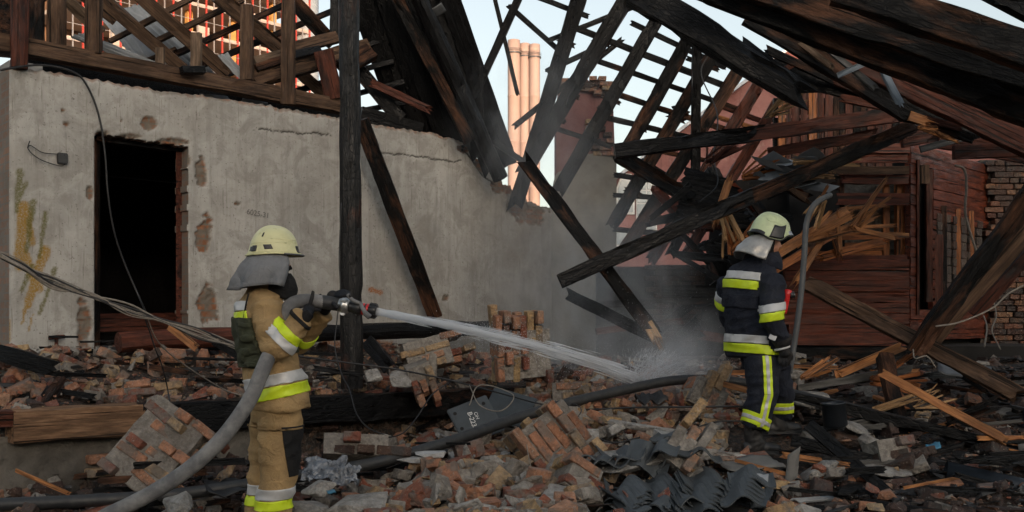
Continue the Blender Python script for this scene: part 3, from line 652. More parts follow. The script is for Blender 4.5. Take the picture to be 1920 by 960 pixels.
for a, b_, w, mt in (((955, 12), (1048, 94), 9, 'char'), ((1012, -4), (1100, 30), 9, 'char'), ((1078, 52), (1372, 166), 11, 'char'), ((1186, 44), (1358, 126), 9, 'char'), ((1113, 112), (1395, 208), 9, 'charbrown'),
                     ((1166, 180), (1420, 262), 10, 'charbrown'), ((1143, 222), (1310, 262), 10, 'char'), ((966, 236), (1166, 74), 10, 'char'), ((1028, 132), (1142, 80), 10, 'char'), ((1028, 76), (1200, 8), 9, 'char'),
                     ((1155, 328), (1310, 352), 9, 'char'), ((1152, 366), (1232, 370), 9, 'char'), ((1152, 430), (1270, 440), 10, 'soot'), ((1340, 195), (1440, 232), 9, 'redwood'), ((1330, 215), (1430, 245), 8, 'rawwood'),
                     ((1200, 405), (1300, 412), 8, 'charbrown'), ((1230, 282), (1330, 302), 8, 'charbrown'), ((1040, 240), (1145, 275), 9, 'char'), ((1290, 110), (1345, 130), 8, 'charbrown'), ((1205, 300), (1250, 330), 9, 'char')):
    tpx('batten', D3(*a, .14), D3(*b_, .14), w, M[mt], mf, dr=.7, rough=.005, ends=('broken', 'broken'), seg=.16)
tpx('post', D3(1304, 350, -.3), D3(1306, 72, -.3), 16, M['char'], mf, rough=.01)
for a, b_, w in (((926, -10), (970, 176), 8), ((978, -15), (888, 184), 14), ((902, 125), (906, 282), 6), ((1290, 365), (1330, 318), 9), ((920, 262), (1000, 315), 10)):
    tpx('hanging_stick', (*a, 13), (*b_, 13.3), w, M['char'], mf, rough=.006, ends=('broken', 'broken'))
# stubs of board still nailed along the rafters
for k in range(14):
    rx = rnd.choice(((1090, -18, 973, 368), (1184, -20, 985, 318), (1246, 12, 1050, 352), (1300, 58, 1180, 272), (1346, 86, 1150, 420), (1390, 124, 1170, 470)))
    t_ = rnd.uniform(.15, .85); x_, y_ = lerp(rx[0], rx[2], t_), lerp(rx[1], rx[3], t_); l = rnd.uniform(14, 26)
    tpx('nailed_stub', D3(x_ - l * .6, y_ - l * .25, .1), D3(x_ + l * .7, y_ + l * .3, .1), rnd.uniform(6, 9), M['charbrown'], mf, ends=('broken', 'broken'), rough=.004)

# ------------------------------------------------------------------ loose timbers, one thing each
LB = [
 ('charred_beam', (1152, 283, 11.2), (1420, 250, 11.2), 27, 'char', .8, 'black horizontal beam running right from the chimney under the bare rafters'),
 ('charred_beam', (1400, 252.5, 11.2), (1705, 212, 11.2), 28, 'redwood', .5, 'red brown board continuing the black horizontal beam in front of the gable'),
 ('charred_beam', (1050, 527, 9.9), (1400, 372, 10.1), 29, 'char', .7, 'long sloping beam rising behind the firefighter in dark gear, black lower half'),
 ('charred_beam', (1370, 386, 10.09), (1722, 232, 10.3), 28, 'charbrown', .7, 'brown scorched upper half of the long sloping beam below the gable'),
 ('broken_beam', (985, 303, 10.6), (1222, 618, 9.9), 25, 'charbrown', .8, 'black diagonal beam with a snapped pale end above the water splash'),
 ('charred_board', (1066, 552, 11), (1222, 630, 10.4), 22, 'soot', .4, 'short black board slanting behind the snapped diagonal beam'),
 ('charred_beam', (1158, 290, 12), (1292, 370, 11.6), 26, 'charbrown', .8, 'short brown beam dropping from the chimney to the dark loft'),
 ('charred_board', (1220, 410, 11.4), (1292, 350, 11.3), 12, 'soot', .6, 'thin black board slanting up below the short brown beam'),
 ('huge_rafter', (1188, -16, 8.8), (1505, 176, 8.6), 52, 'char', .7, 'huge black rafter slanting down from the top edge, left of the big timbers'),
 ('huge_rafter', (1360, -38, 8.1), (1990, 168, 7.7), 52, 'charbrown', .5, 'upper of two broad parallel burnt timbers crossing the top right'),
 ('huge_rafter', (1290, -36, 8.3), (1990, 232, 7.9), 54, 'charbrown', .5, 'lower of two broad parallel burnt timbers crossing the top right'),
 ('huge_rafter', (1570, -26, 7.3), (1990, 118, 7), 66, 'charbrown', .5, 'topmost burnt timber at the right with sky showing under it'),
 ('charred_beam', (1400, 30, 9), (1712, 222, 8.9), 30, 'charbrown', .7, 'brown rafter with splintered end above the gable boards'),
 ('red_beam', (1560, 90, 9.4), (1990, 300, 9), 50, 'redwood', .4, 'wide red brown beam below the two broad burnt timbers'),
 ('charred_board', (1395, 90, 9.3), (1490, 165, 9.1), 34, 'char', .3, 'black angled board hanging at the foot of the huge black rafter'),
 ('charred_board', (1455, 132, 9.6), (1620, 178, 9.5), 38, 'soot', .3, 'black horizontal board over the top of the gable boards'),
 ('charred_board', (1872, -20, 7.2), (1990, 40, 7.1), 56, 'soot', .5, 'black broken board end in the top right corner'),
 ('thin_lath', (1475, 62, 9), (1560, 125, 8.8), 11, 'palewood', .5, 'pale lath lying across the brown rafter near its upper end'),
 ('thin_lath', (1543, 86, 8.8), (1640, 165, 8.6), 11, 'greywood', .5, 'grey lath slanting between the upper timbers beside the blue stick'),
 ('peeling_stick', (1650, 122, 8.5), (1688, 196, 8.4), 12, 'paleblue', .8, 'pale blue peeling stick hanging down under the broad burnt timbers'),
 ('peeling_stick', (1570, 142, 8.7), (1628, 116, 8.6), 11, 'paleblue', .8, 'pale blue peeling stick lying across the grey lath'),
 ('red_board', (1440, 287, 11.5), (1640, 252, 11.4), 20, 'redwood', .4, 'thin red board above the slate heap, below the gable'),
 ('red_beam', (1690, 262, 11), (1850, 232, 11), 30, 'redwood', .5, 'red brown beam resting on the top of the plank cabin'),
 ('grey_board', (1725, 280, 10.6), (1850, 248, 10.6), 13, 'greywood', .4, 'grey board slanting over the cabin side wall'),
 ('red_beam', (1788, 286, 10.4), (1990, 278, 10.4), 26, 'redwood', .6, 'horizontal red beam over the top of the brick wall'),
 ('red_beam', (1848, 248, 10), (1990, 308, 9.8), 20, 'redwood', .5, 'short red board slanting down at the right edge above the brick wall'),
 ('red_beam', (1760, 262, 10.9), (1925, 290, 10.8), 34, 'redwood', .4, 'dark red lintel board behind the grey board at right'),
 ('leaning_post', (1714, 662, 8.6), (1985, 292, 8.2), 36, 'charbrown', .6, 'dark brown post leaning right across the brick wall'),
 ('leaning_post', (1745, 640, 8.85), (1990, 360, 8.6), 30, 'oldwood', .4, 'pale faced plank leaning beside the dark brown leaning post'),
 ('leaning_post', (1826, 592, 9.4), (1985, 412, 9.2), 22, 'redwood', .7, 'thin red brown bar leaning at the right edge behind the cords'),
 ('long_beam', (1512, 530, 9.3), (1906, 738, 8.4), 30, 'oldwood', .8, 'long brown beam sloping down to the right edge in front of the cabin'),
 ('grey_plank', (1495, 728, 8.9), (1705, 692, 9.2), 14, 'greywood', .6, 'wet grey plank lying right of the firefighter in dark gear'),
 ('split_plank', (1656, 700, 8.2), (1880, 822, 7.6), 16, 'rawwood', .5, 'long split orange plank sloping down over the right hand debris'),
 ('raw_plank', (1575, 700, 9), (1690, 650, 9.2), 17, 'rawwood', .4, 'orange plank lifted off the debris under the long brown beam'),
 ('short_post', (1658, 668, 8.8), (1700, 860, 8), 26, 'charbrown', .8, 'short brown post with split foot under the leaning post'),
 ('black_bar', (1480, 742, 8.3), (1990, 860, 7.7), 19, 'soot', .8, 'long black bar crossing the right hand debris, upper one'),
 ('black_bar', (1484, 826, 7.5), (1990, 958, 7), 24, 'soot', .8, 'long black bar crossing the right hand debris, lower one'),
 ('black_bar', (1516, 798, 7.2), (1722, 972, 6.6), 22, 'soot', .7, 'black squared bar lying diagonally at the bottom right'),
 ('charred_board', (-20, 656, 8.2), (95, 690, 8.0), 30, 'soot', .3, 'black board sticking in at the left edge above the sill beam'),
 ('floor_joist', (112, 710, 8.3), (72, 772, 7.9), 26, 'charbrown', .4, 'short charred joist end behind the pale end of the sill beam'),
 ('floor_joist', (72, 716, 8.3), (30, 770, 7.9), 18, 'char', .6, 'thin charred joist at the far left behind the sill beam'),
 ('charred_board', (104, 735, 8.35), (255, 724, 8.9), 14, 'soot', .5, 'flat charred board on the porch rubble left of the firefighter in tan'),
 ('red_board', (318, 612, 9.2), (366, 650, 9), 15, 'rawwood', .3, 'short orange board leaning on the fallen log below the cables'),
 ('charred_board', (400, 640, 9.2), (455, 672, 8.9), 14, 'charbrown', .4, 'short brown board behind the back of the firefighter in tan'),
 ('charred_beam', (690, 640, 10), (730, 690, 9.7), 26, 'char', .6, 'short charred brace end beside the foot of the round post'),
 ('charred_stick', (590, 690, 9.2), (680, 705, 9.2), 10, 'soot', .7, 'black charcoal stick on the sill beam left of the round post'),
 ('charred_beam', (1128, 572, 12), (1330, 562, 12.2), 12, 'charbrown', .9, 'thin scorched pole lying level behind the snapped beam'),
 ('charred_beam', (1118, 622, 11.6), (1275, 602, 11.8), 12, 'redwood', .9, 'thin brown pole lying level below the scorched pole'),
 ('charred_beam', (1268, 478, 12), (1365, 486, 11.8), 14, 'soot', .8, 'black timber end behind the back of the firefighter in dark gear'),
 ('charred_beam', (1240, 545, 12.4), (1480, 548, 12.2), 20, 'soot', .8, 'low black timber crossing behind the firefighter in dark gear'),
 ('orange_lath', (1345, 700, 9.3), (1412, 698, 9.2), 9, 'rawwood', .4, 'short orange lath on the rubble left of the dark trousers'),
 ('split_log', (1345, 718, 8.6), (1400, 732, 8.4), 12, 'rawwood', .8, 'split orange log end beside the dark trousers'),
 ('thin_plank', (1378, 862, 7), (1480, 890, 6.8), 7, 'rawwood', .4, 'thin orange plank edge under the grey felt sheet'),
 ('thin_plank', (30, 882, 7.0), (130, 925, 6.8), 7, 'rawwood', .6, 'thin orange stick in the dark corner at bottom left'),
]
M['paleblue'] = wood('pale_blue_peeling_wood', (.36, .42, .48), (.16, .19, .22), .2, (.02, .02, .02), .7)
for nm, a, b_, w, mt, dr, lab in LB:
    if b_[0] >= 1980:      # runs on well past the edge of the picture
        b_ = tuple(p_ + (q_ - p_) * 230 / (b_[0] - a[0]) for p_, q_ in zip(b_, [b_[i] + (b_[i] - a[i]) for i in range(3)]))
    e = ('broken', 'broken') if nm in ('charred_board', 'broken_beam', 'charred_stick', 'split_plank', 'raw_plank', 'split_log') else ('cut', 'broken')
    tpx(nm, a, b_, w, M[mt], None, dr=dr, label=lab, cat=nm.split('_')[-1], rough=.02 if mt in ('char', 'soot', 'charbrown') else .009, ends=e, chip=2.4)
# each long beam is one thing: its differently burnt length is a part of it
def join_part(first, second, newlabel, nm):
    a = [o for o in bpy.data.objects if o.get('label', '') == first][0]; b_ = [o for o in bpy.data.objects if o.get('label', '') == second][0]
    del b_['label']; del b_['category']; old = b_.name; b_.name = nm; place(b_, WM[old], a); a['label'] = newlabel
join_part('black horizontal beam running right from the chimney under the bare rafters', 'red brown board continuing the black horizontal beam in front of the gable', 'horizontal beam under the bare rafters, black by the chimney and red brown before the gable', 'red_brown_length')
join_part('long sloping beam rising behind the firefighter in dark gear, black lower half', 'brown scorched upper half of the long sloping beam below the gable', 'long sloping beam rising behind the dark geared firefighter, black below and brown above', 'brown_length')
# snapped pale end of the diagonal beam
ob = [o for o in bpy.data.objects if o.name.startswith('broken_beam')][0]
tpx('snapped_end', (1214, 606, 9.92), (1232, 638, 9.86), 20, M['straw'], ob, dr=.8, ends=('cut', 'splinter'), rough=.01)
# splintered ends
sp = [o for o in bpy.data.objects if o.get('label', '').startswith('brown rafter with splintered')][0]
tpx('splintered_end', (1705, 216, 8.85), (1735, 226, 8.85), 18, M['rawwood'], sp, dr=.5, ends=('cut', 'splinter'))
sp = [o for o in bpy.data.objects if o.get('label', '').startswith('short brown post')][0]
tpx('split_foot', (1690, 815, 8.05), (1706, 862, 8), 24, M['rawwood'], sp, dr=.8, ends=('cut', 'splinter'))
def fan(px, py, Y, n, ang, spread, l0, l1, label, mat='straw', w=(2.2, 5)):
    """a burst of split wood"""
    e = empty('splinter_bundle', P(px, py, Y)); tag(e, label, 'splinters')
    for k in range(n):
        a = R(ang + rnd.uniform(-spread, spread)); l = rnd.uniform(l0, l1); ox, oy = rnd.uniform(-8, 8), rnd.uniform(-7, 7)
        tpx('splinter', (px + ox, py + oy, Y + rnd.uniform(-.1, .1)), (px + ox + math.cos(a) * l, py + oy - math.sin(a) * l, Y + rnd.uniform(-.15, .1)), rnd.uniform(*w), M[mat], e, dr=.6, ends=('broken', 'splinter'), rough=.003, seg=.2)
fan(1440, 215, 10.4, 10, 28, 22, 40, 75, 'burst of pale wood splinters left of the gable boards')
fan(1545, 372, 10.2, 9, 60, 18, -60, -20, 'burst of pale splinters hanging over the grey hose top')
fan(1355, 395, 10.6, 7, -78, 16, 40, 85, 'torn pale splinters hanging behind the helmet of the dark geared firefighter', 'straw', (4, 8))
fan(1490, 305, 10.9, 8, 8, 12, 40, 130, 'long thin splinters lying over the slate heap')
fan(1640, 770, 8.3, 9, 18, 10, 60, 130, 'fan of pale splinters on the debris in front of the short brown post', 'straw', (2, 4.5))
fan(1510, 712, 8.7, 8, 25, 14, 30, 70, 'orange splinters beside the wet grey plank', 'rawwood', (3, 7))
fan(1720, 760, 8.2, 7, 20, 25, 30, 70, 'small splinters scattered below the leaning post', 'straw', (2, 3.5))
fan(1850, 830, 7.8, 8, -10, 16, 30, 80, 'thin splinters on the debris at the right edge', 'rawwood', (2, 4))

# more pockets of torn wood round the cabin and the right hand floor
fan(1600, 430, 11.3, 7, 25, 40, 40, 110, 'jumble of torn orange laths in the open cabin front', 'rawwood', (4, 9))
fan(1500, 455, 10.9, 6, 32, 30, 50, 120, 'torn orange wood right behind the dark geared firefighter', 'rawwood', (5, 13))
fan(1400, 330, 11.2, 12, 15, 30, 40, 120, 'thin laths hanging between rafters and gable', 'cabinorange', (3, 6))
fan(1330, 300, 11.6, 8, 50, 40, 30, 90, 'scorched laths at the foot of the rafters', 'redwood', (4, 8))
fan(1375, 470, 11.2, 9, 75, 35, 30, 80, 'torn wood behind the shoulder of the dark geared firefighter', 'cabinorange', (4, 9))
fan(1560, 330, 11.0, 8, 170, 25, 40, 100, 'thin splinters pointing left over the slates', 'straw', (2.5, 5))
fan(1730, 235, 9.4, 9, -12, 14, 20, 70, 'pale splinters at the broken brown rafter', 'rawwood', (2.5, 6))
fan(1470, 180, 10.2, 9, 55, 25, 30, 80, 'brown torn laths beside the gable top', 'cabinorange', (4, 8))
fan(1780, 790, 8.0, 10, 5, 25, 40, 110, 'dull laths on the right floor debris', 'charbrown', (4, 9))
fan(1640, 715, 9.0, 10, 15, 30, 40, 100, 'brown laths under the wet grey plank end', 'cabinorange', (3, 8))
fan(1810, 700, 8.9, 9, -15, 25, 30, 90, 'charred laths behind the long brown beam', 'charbrown', (4, 8))
# burnt roof slope above the cabin: boards between the broad timbers
rsl = empty('burnt_roof_slope', P(1700, 150, 9.8)); tag(rsl, 'dark boarded roof slope hanging behind the broad timbers at upper right', 'roof')
for k in range(9):
    x0 = 1330 + k * 26; y0 = -40 + k * 22
    tpx('roof_board', (x0 + 40, y0 - 6, 9.75 + .04 * (k % 2)), (2230, y0 + (2230 - x0 - 40) * .42, 9.55 + .04 * (k % 2)), 30, M[('soot', 'charbrown', 'redwood', 'soot')[k % 4]], rsl, dr=.12, rough=.012, ends=('broken', 'cut'))
for a, b_, w, mt in (((1440, 95), (1560, 150), 14, 'charbrown'), ((1500, 60), (1600, 150), 16, 'oldwood'), ((1470, 130), (1530, 100), 10, 'redwood'), ((1560, 150), (1660, 190), 14, 'redwood'), ((1600, 130), (1700, 200), 12, 'charbrown'), ((1580, 185), (1680, 205), 14, 'redwood'), ((1700, 215), (1800, 240), 14, 'redwood'), ((1745, 235), (1830, 262), 16, 'charbrown')):
    tpx('batten', (*a, 9.45), (*b_, 9.4), w, M[mt], rsl, dr=.6, rough=.008, ends=('broken', 'broken'))

# ------------------------------------------------------------------ gable of upright boards
gb = empty('board_gable', P(1580, 290, 13.4)); tag(gb, 'gable wall of upright red brown boards under the big timbers', 'gable')
px = 1458
while px < 1700:
    w = rnd.uniform(11, 17)
    tpx('board', (px + w / 2, 330, 13.4 + rnd.uniform(-.03, .03)), (px + w / 2, 130 + rnd.uniform(0, 20), 13.4 + rnd.uniform(-.03, .03)), w - 1.4, M[rnd.choice(['redwood', 'redwood', 'charbrown', 'cabinorange' if rnd.random() < .3 else 'redwood'])], gb, dr=.18, rough=.005)
    px += w
tpx('backing_beam', (1450, 200, 13.6), (1710, 200, 13.6), 30, M['soot'], gb, dr=.4); tpx('backing_beam', (1450, 300, 13.6), (1710, 300, 13.6), 40, M['soot'], gb, dr=.4)
tpx('backing_beam', (1450, 250, 13.62), (1710, 250, 13.62), 60, M['soot'], gb, dr=.2)

# ------------------------------------------------------------------ plank cabin
YC = 12.0
cb = empty('plank_cabin', P(1600, 650, YC)); tag(cb, 'half burnt cabin of red brown planks with stripped orange studs', 'cabin')
def plank(x0, x1, y, h, Y, mt, nm='plank', dr=.25, **kw): return tpx(nm, (x0, y, Y), (x1, y + rnd.uniform(-1.5, 1.5), Y), h, M[mt], cb, dr=dr, rough=.007, **kw)
for k, y in enumerate((497, 518, 538, 558, 578, 598, 618, 637)):
    plank(1470 if k < 6 else 1478, 1703, y, 20.5, YC + rnd.uniform(-.03, .03), 'cabin', dr=.5)
for x0, x1, y, h, mt, dy in ((1600, 1706, 277, 18, 'cabin', 0), (1578, 1706, 297, 18, 'cabin', .05), (1535, 1704, 318, 15, 'oldwood', -.08), (1580, 1703, 336, 18, 'cabin', 0), (1580, 1704, 373, 22, 'cabin', -.04), (1550, 1692, 443, 14, 'cabinorange', .05),
                      (1657, 1704, 441, 9, 'rawwood', -.12), (1575, 1656, 462, 14, 'cabinorange', .08), (1545, 1700, 488, 17, 'cabin', -.02), (1520, 1654, 478, 14, 'cabinorange', .1), (1540, 1650, 347, 20, 'charbrown', .3)):
    plank(x0, x1, y, h, YC + dy, mt, ends=('broken', 'cut'))
for px_, y0, y1, w, mt, dy in ((1661, 345, 500, 11, 'cabinorange', .1), (1687, 340, 500, 17, 'cabinorange', .12), (1578, 335, 470, 9, 'charbrown', .08), (1671, 495, 520, 14, 'rawwood', .06)):
    tpx('stud', (px_, y1, YC + dy), (px_, y0, YC + dy), w, M[mt], cb, dr=.8, rough=.006)
M['clay'] = simple('clay_daub', (.17, .145, .115), .95, 0, 8, .7, 1, 22, .03, dark=(.06, .05, .04))
def rough_panel(name, x0, x1, y0, y1, Y, mat, parent, amp=.05, n=24):
    V = []; Fc = []
    for j in range(n + 1):
        for i in range(n + 1):
            p = P(lerp(x0, x1, i / n), lerp(y0, y1, j / n), Y); p.y += amp * (noise.noise(p * 3) + .6 * noise.noise(p * 9)); p.x += .03 * noise.noise(p * 6); p.z += .03 * noise.noise(p * 5.5); V.append(p)
    for j in range(n):
        for i in range(n): a = j * (n + 1) + i; Fc.append((a, a + 1, a + n + 2, a + n + 1))
    return wmesh(name, V, Fc, mat, parent)
rough_panel('clay_daub', 1575, 1702, 345, 395, YC + .22, M['clay'], cb); rough_panel('clay_daub', 1570, 1700, 395, 640, YC + .3, M['clay'], cb)
tpx('sill_timber', (1475, 662, YC - .1), (1712, 662, YC - .1), 22, M['charbrown'], cb, dr=.9)
# side wall: stacked short logs seen at an angle, with a tall door opening
def SP(px, py):   # point on the cabin's side wall
    a = (px - 960) / F; x0, y0, x1, y1 = 4.757, 12.0, 6.5, 13.75
    dx, dy = x1 - x0, y1 - y0; t_ = (a * y0 - x0) / (dx - a * dy); Y = y0 + dy * t_
    return Y
def side_plank(xa, xb, y1700, h, mt, nm='side_log', dr=.6):
    z = CH + (HOR - y1700) / F * 12.0
    p = [Vector(((px_ - 960) / F * SP(px_, 0), SP(px_, 0), z)) for px_ in (xa, xb)]
    hh = h / F * 12
    return timber(nm, p[0], p[1], hh, hh * dr, M[mt], cb, rough=.009, chip=1.3)
for k in range(19):
    y = 276 + k * 19.6
    if y < 306: side_plank(1703, 1850, y, 19, 'cabin')
    else:
        side_plank(1702, 1717, y, 19, 'cabin')
        if y < 395: side_plank(1745, 1850, y, 19, 'cabin')
        elif y > 585: side_plank(1716, 1850, y, 19, 'cabin')
        else: side_plank(1744, 1764, y, 17, 'brick_dark' if False else 'cabin')
zt = P(0, 300, 12).z; zb = P(0, 592, 12).z
def side_post(px_, y0, y1, w, mt, dep=.1, nm='side_post'):
    Y = SP(px_, 0) - dep; x = (px_ - 960) / F * Y
    return timber(nm, Vector((x, Y, CH + (HOR - y1) / F * Y)), Vector((x, Y, CH + (HOR - y0) / F * Y)), w * Y / F, .07, M[mt], cb, rough=.006)
side_post(1741, 318, 566, 12, 'redwood', nm='door_post'); side_post(1720, 300, 590, 5, 'redwood', nm='door_post')
for px_, y0, y1, w, mt in ((1768, 386, 560, 11, 'charbrown'), (1795, 392, 540, 9, 'cabinorange'), (1820, 396, 520, 9, 'cabinorange'), (1758, 440, 570, 17, 'redwood'), (1733, 310, 345, 16, 'oldwood')): side_post(px_, y0, y1, w, mt)
# bare bricks between the side posts
M['sooty_mortar'] = rubble_mat('sooty_old_brick', (.11, .075, .055), (.09, .06, .045), (.14, .1, .075), (.08, .07, .06), .4, .5)
zrow = 398
while zrow < 575:
    for px_ in range(1756, 1842, 15):
        Y = SP(px_, 0); sc_ = 12.0 / Y
        p = P(px_ + rnd.uniform(-1, 1), HOR + (zrow - HOR) * sc_, Y - .0)
        brick('brick_dark' if rnd.random() < .5 else 'sooty_mortar', Matrix.Translation(p) @ Matrix.Rotation(R(45), 4, 'Z') @ Matrix.Diagonal((.7, .8, 1.5, 1)), cb)
    zrow += 17
# dark inside
V, Fc = box_data(3.35, 7.2, 12.15, 14.2, .3, .98); wmesh('dark_gap_box', V, Fc, M['room'], cb)  # near-black box added to stand in for the shaded gap underneath
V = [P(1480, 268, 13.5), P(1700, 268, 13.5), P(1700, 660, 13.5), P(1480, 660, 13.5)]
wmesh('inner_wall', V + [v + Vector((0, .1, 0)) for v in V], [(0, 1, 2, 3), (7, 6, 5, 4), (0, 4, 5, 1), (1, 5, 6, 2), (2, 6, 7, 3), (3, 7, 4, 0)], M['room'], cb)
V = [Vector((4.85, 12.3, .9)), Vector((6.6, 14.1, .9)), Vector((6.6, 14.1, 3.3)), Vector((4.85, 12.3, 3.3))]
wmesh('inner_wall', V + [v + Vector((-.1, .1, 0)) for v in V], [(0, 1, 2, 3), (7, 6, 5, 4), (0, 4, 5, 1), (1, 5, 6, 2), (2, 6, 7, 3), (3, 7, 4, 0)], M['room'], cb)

# splintered planks sticking out of the cabin
for a, b_, w, mt, dr, lab in (((1435, 490, 10.6), (1582, 398, 11.3), 18, 'rawwood', .7, 'thick split orange pole rising right of the dark geared firefighter, topmost of the broken planks'),
                         ((1450, 508, 10.7), (1560, 440, 11.2), 16, 'cabinorange', .5, 'broken orange plank just below the topmost split pole'),
                         ((1492, 528, 10.8), (1558, 425, 11), 13, 'rawwood', .4, 'steep split orange lath crossing the broken planks'),
                         ((1530, 455, 11.2), (1632, 408, 11.5), 16, 'rawwood', .5, 'broken orange board pointing up right at the cabin front'),
                         ((1556, 420, 11.3), (1572, 475, 11.3), 12, 'cabinorange', .4, 'short upright orange lath at the cabin front'),
                         ((1570, 400, 11.2), (1576, 470, 11.2), 7, 'rawwood', .6, 'thin upright orange stick beside the short upright lath'),
                         ((1540, 482, 11.3), (1655, 452, 11.5), 15, 'cabinorange', .5, 'level broken orange board low at the cabin front'),
                         ((1580, 392, 11.6), (1660, 386, 11.6), 7, 'rawwood', .5, 'thin level orange lath across the open cabin front'),
                         ((1342, 415, 10.7), (1366, 342, 10.9), 14, 'rawwood', .6, 'orange batten standing behind the long sloping beam'),
                         ((1475, 350, 10.7), (1510, 375, 10.8), 10, 'oldwood', .6, 'short brown stick lying on the slate heap')):
    tpx('broken_plank', a, b_, w, M[mt], None, dr=dr, label=lab, cat='plank', ends=('splinter', 'splinter'), rough=.01, chip=1.5)

# loft debris between rafters and cabin
lf = empty('burnt_loft', P(1330, 420, 12)); tag(lf, 'black collapsed loft of boards left of the cabin', 'loft')
for k in range(7):
    tpx('loft_board', (1288 - k * 2, 322 + k * 13, 11.8 - k * .05), (1372 + k * 6, 346 + k * 13, 11.7 - k * .05), 15, M['soot' if k % 2 else 'char'], lf, dr=.5, ends=('broken', 'broken'), rough=.012)
for k in range(52):
    x, y = rnd.uniform(1240, 1475), rnd.uniform(330, 640); l = rnd.uniform(30, 110); a = R(rnd.choice((rnd.uniform(-12, 12), rnd.uniform(15, 75), rnd.uniform(-70, -20))))
    tpx('loft_debris', (x - l / 2 * math.cos(a), y - l / 2 * math.sin(a), 12.9 + rnd.uniform(-.6, .6)), (x + l / 2 * math.cos(a), y + l / 2 * math.sin(a), 12.9 + rnd.uniform(-.6, .6)), rnd.uniform(9, 20), M[rnd.choice(['soot', 'soot', 'char', 'charbrown', 'cabin'])], lf, dr=.6, ends=('broken', 'broken'), rough=.012)
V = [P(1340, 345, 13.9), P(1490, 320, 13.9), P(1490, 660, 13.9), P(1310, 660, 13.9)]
wmesh('dark_backing', V + [v + Vector((0, .06, 0)) for v in V], [(0, 1, 2, 3), (7, 6, 5, 4), (0, 4, 5, 1), (1, 5, 6, 2), (2, 6, 7, 3), (3, 7, 4, 0)], M['room'], lf)  # near-black sheet added to give the gloom behind the jumble
# dark brick wall behind
dw = empty('sooty_brick_wall', P(1230, 650, 14)); tag(dw, 'soot blackened brick wall low behind the smoke', 'wall')
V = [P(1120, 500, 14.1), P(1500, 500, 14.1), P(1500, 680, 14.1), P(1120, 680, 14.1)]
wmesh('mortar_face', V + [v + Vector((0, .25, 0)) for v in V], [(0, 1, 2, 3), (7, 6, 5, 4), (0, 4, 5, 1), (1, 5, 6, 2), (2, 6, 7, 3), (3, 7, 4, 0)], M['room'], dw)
for r_ in range(15):
    x = 2.0 + (r_ % 2) * .13
    while x < 3.6:
        brick('brick_dark', Matrix.Translation(Vector((x, 14.07 + rnd.uniform(-.012, .012), .95 + r_ * .078))), dw); x += .262
# brick wall at the right edge
bw = empty('brick_wall', P(1885, 640, 13.75)); tag(bw, 'old brick wall at the right edge behind the leaning posts', 'wall')
V = [P(1838, 300, 13.8), P(2220, 300, 13.8), P(2220, 700, 13.8), P(1838, 700, 13.8)]
M['mortar_wall'] = simple('dark_mortar', (.075, .062, .05), .95, 0, 6, .5, .6, 30, .01)
wmesh('mortar_face', V + [v + Vector((0, .3, 0)) for v in V], [(0, 1, 2, 3), (7, 6, 5, 4), (0, 4, 5, 1), (1, 5, 6, 2), (2, 6, 7, 3), (3, 7, 4, 0)], M['mortar_wall'], bw)
r_ = 0; z = P(0, 655, 13.75).z; BWALL = []
while z < P(0, 306, 13.75).z:
    x = P(1842, 0, 13.75).x + (0, .07, .13, .03)[r_ % 4]
    while x < P(2070, 0, 13.75).x:
        hd = rnd.random() < .55; L_ = .125 if hd else .255
        BWALL.append((x + L_ / 2, z, hd))
        x += L_ + .012
    z += .08; r_ += 1
M['brick_old'] = rubble_mat('old_wall_brick', (.24, .11, .055), (.17, .06, .033), (.27, .15, .08), (.1, .08, .062), .25, .6)
for x, z, hd in BWALL:
    brick(rnd.choice(['brick_dark', 'brick_old', 'brick_old', 'brick_dark']), Matrix.Translation(Vector((x, 13.76 + rnd.uniform(-.02, .012) + (.06 if hd else 0) - .03, z))) @ Matrix.Rotation(R(90 if hd else 0), 4, 'Z'), bw)

# ------------------------------------------------------------------ far buildings
rb = empty('red_building', P(1320, 600, 27)); tag(rb, 'red plastered building with steep roof edge beyond the bare rafters', 'building')
Yr = 27.0
def poly_prism(name, pts, y0, th, mat, parent):
    n = len(pts); A = [P(x, y, y0) for x, y in pts]; Bk = [v + Vector((0, th, 0)) for v in A]
    return wmesh(name, A + Bk, [tuple(range(n)), tuple(range(2 * n - 1, n - 1, -1))] + [(i, n + i, n + (i + 1) % n, (i + 1) % n) for i in range(n)], mat, parent)
poly_prism('wall', [(1120, 690), (1120, 362), (1560, 34), (1960, 330), (1960, 690)], Yr, 7, M['redplaster'], rb)
M['bluegrey'] = simple('blue_grey_flashing', (.3, .33, .37), .5, .3, 6, .3, .1)
poly_prism('roof_edge', [(1116, 365), (1116, 358), (1560, 27), (1560, 34)], Yr - .3, 7.4, M['bluegrey'], rb)
wn = empty('t', (0, 0, 0)); bpy.data.objects.remove(wn)
M['palepane'] = simple('pale_glass_panel', (.33, .38, .41), .25, 0, 4, .4, .1, dark=(.2, .24, .26))
arch = [(1156, 402), (1156, 352), (1162, 336), (1173, 325), (1184, 326), (1190, 340), (1190, 402)]
w_ = poly_prism('window', arch, Yr - .06, .05, M['white'], rb)
poly_prism('pane', [(1173 + (x - 1173) * .8, 366 + (y - 366) * .88) for x, y in arch], Yr - .085, .02, M['palepane'], w_)
w_ = poly_prism('window', [(1193, 330), (1232, 330), (1232, 432), (1193, 432)], Yr - .06, .05, M['white'], rb)
for i in range(2):
    for j in range(4): poly_prism('pane', [(1195 + i * 19, 333 + j * 25), (1211 + i * 19, 333 + j * 25), (1211 + i * 19, 355 + j * 25), (1195 + i * 19, 355 + j * 25)], Yr - .085, .02, M['palepane'], w_)
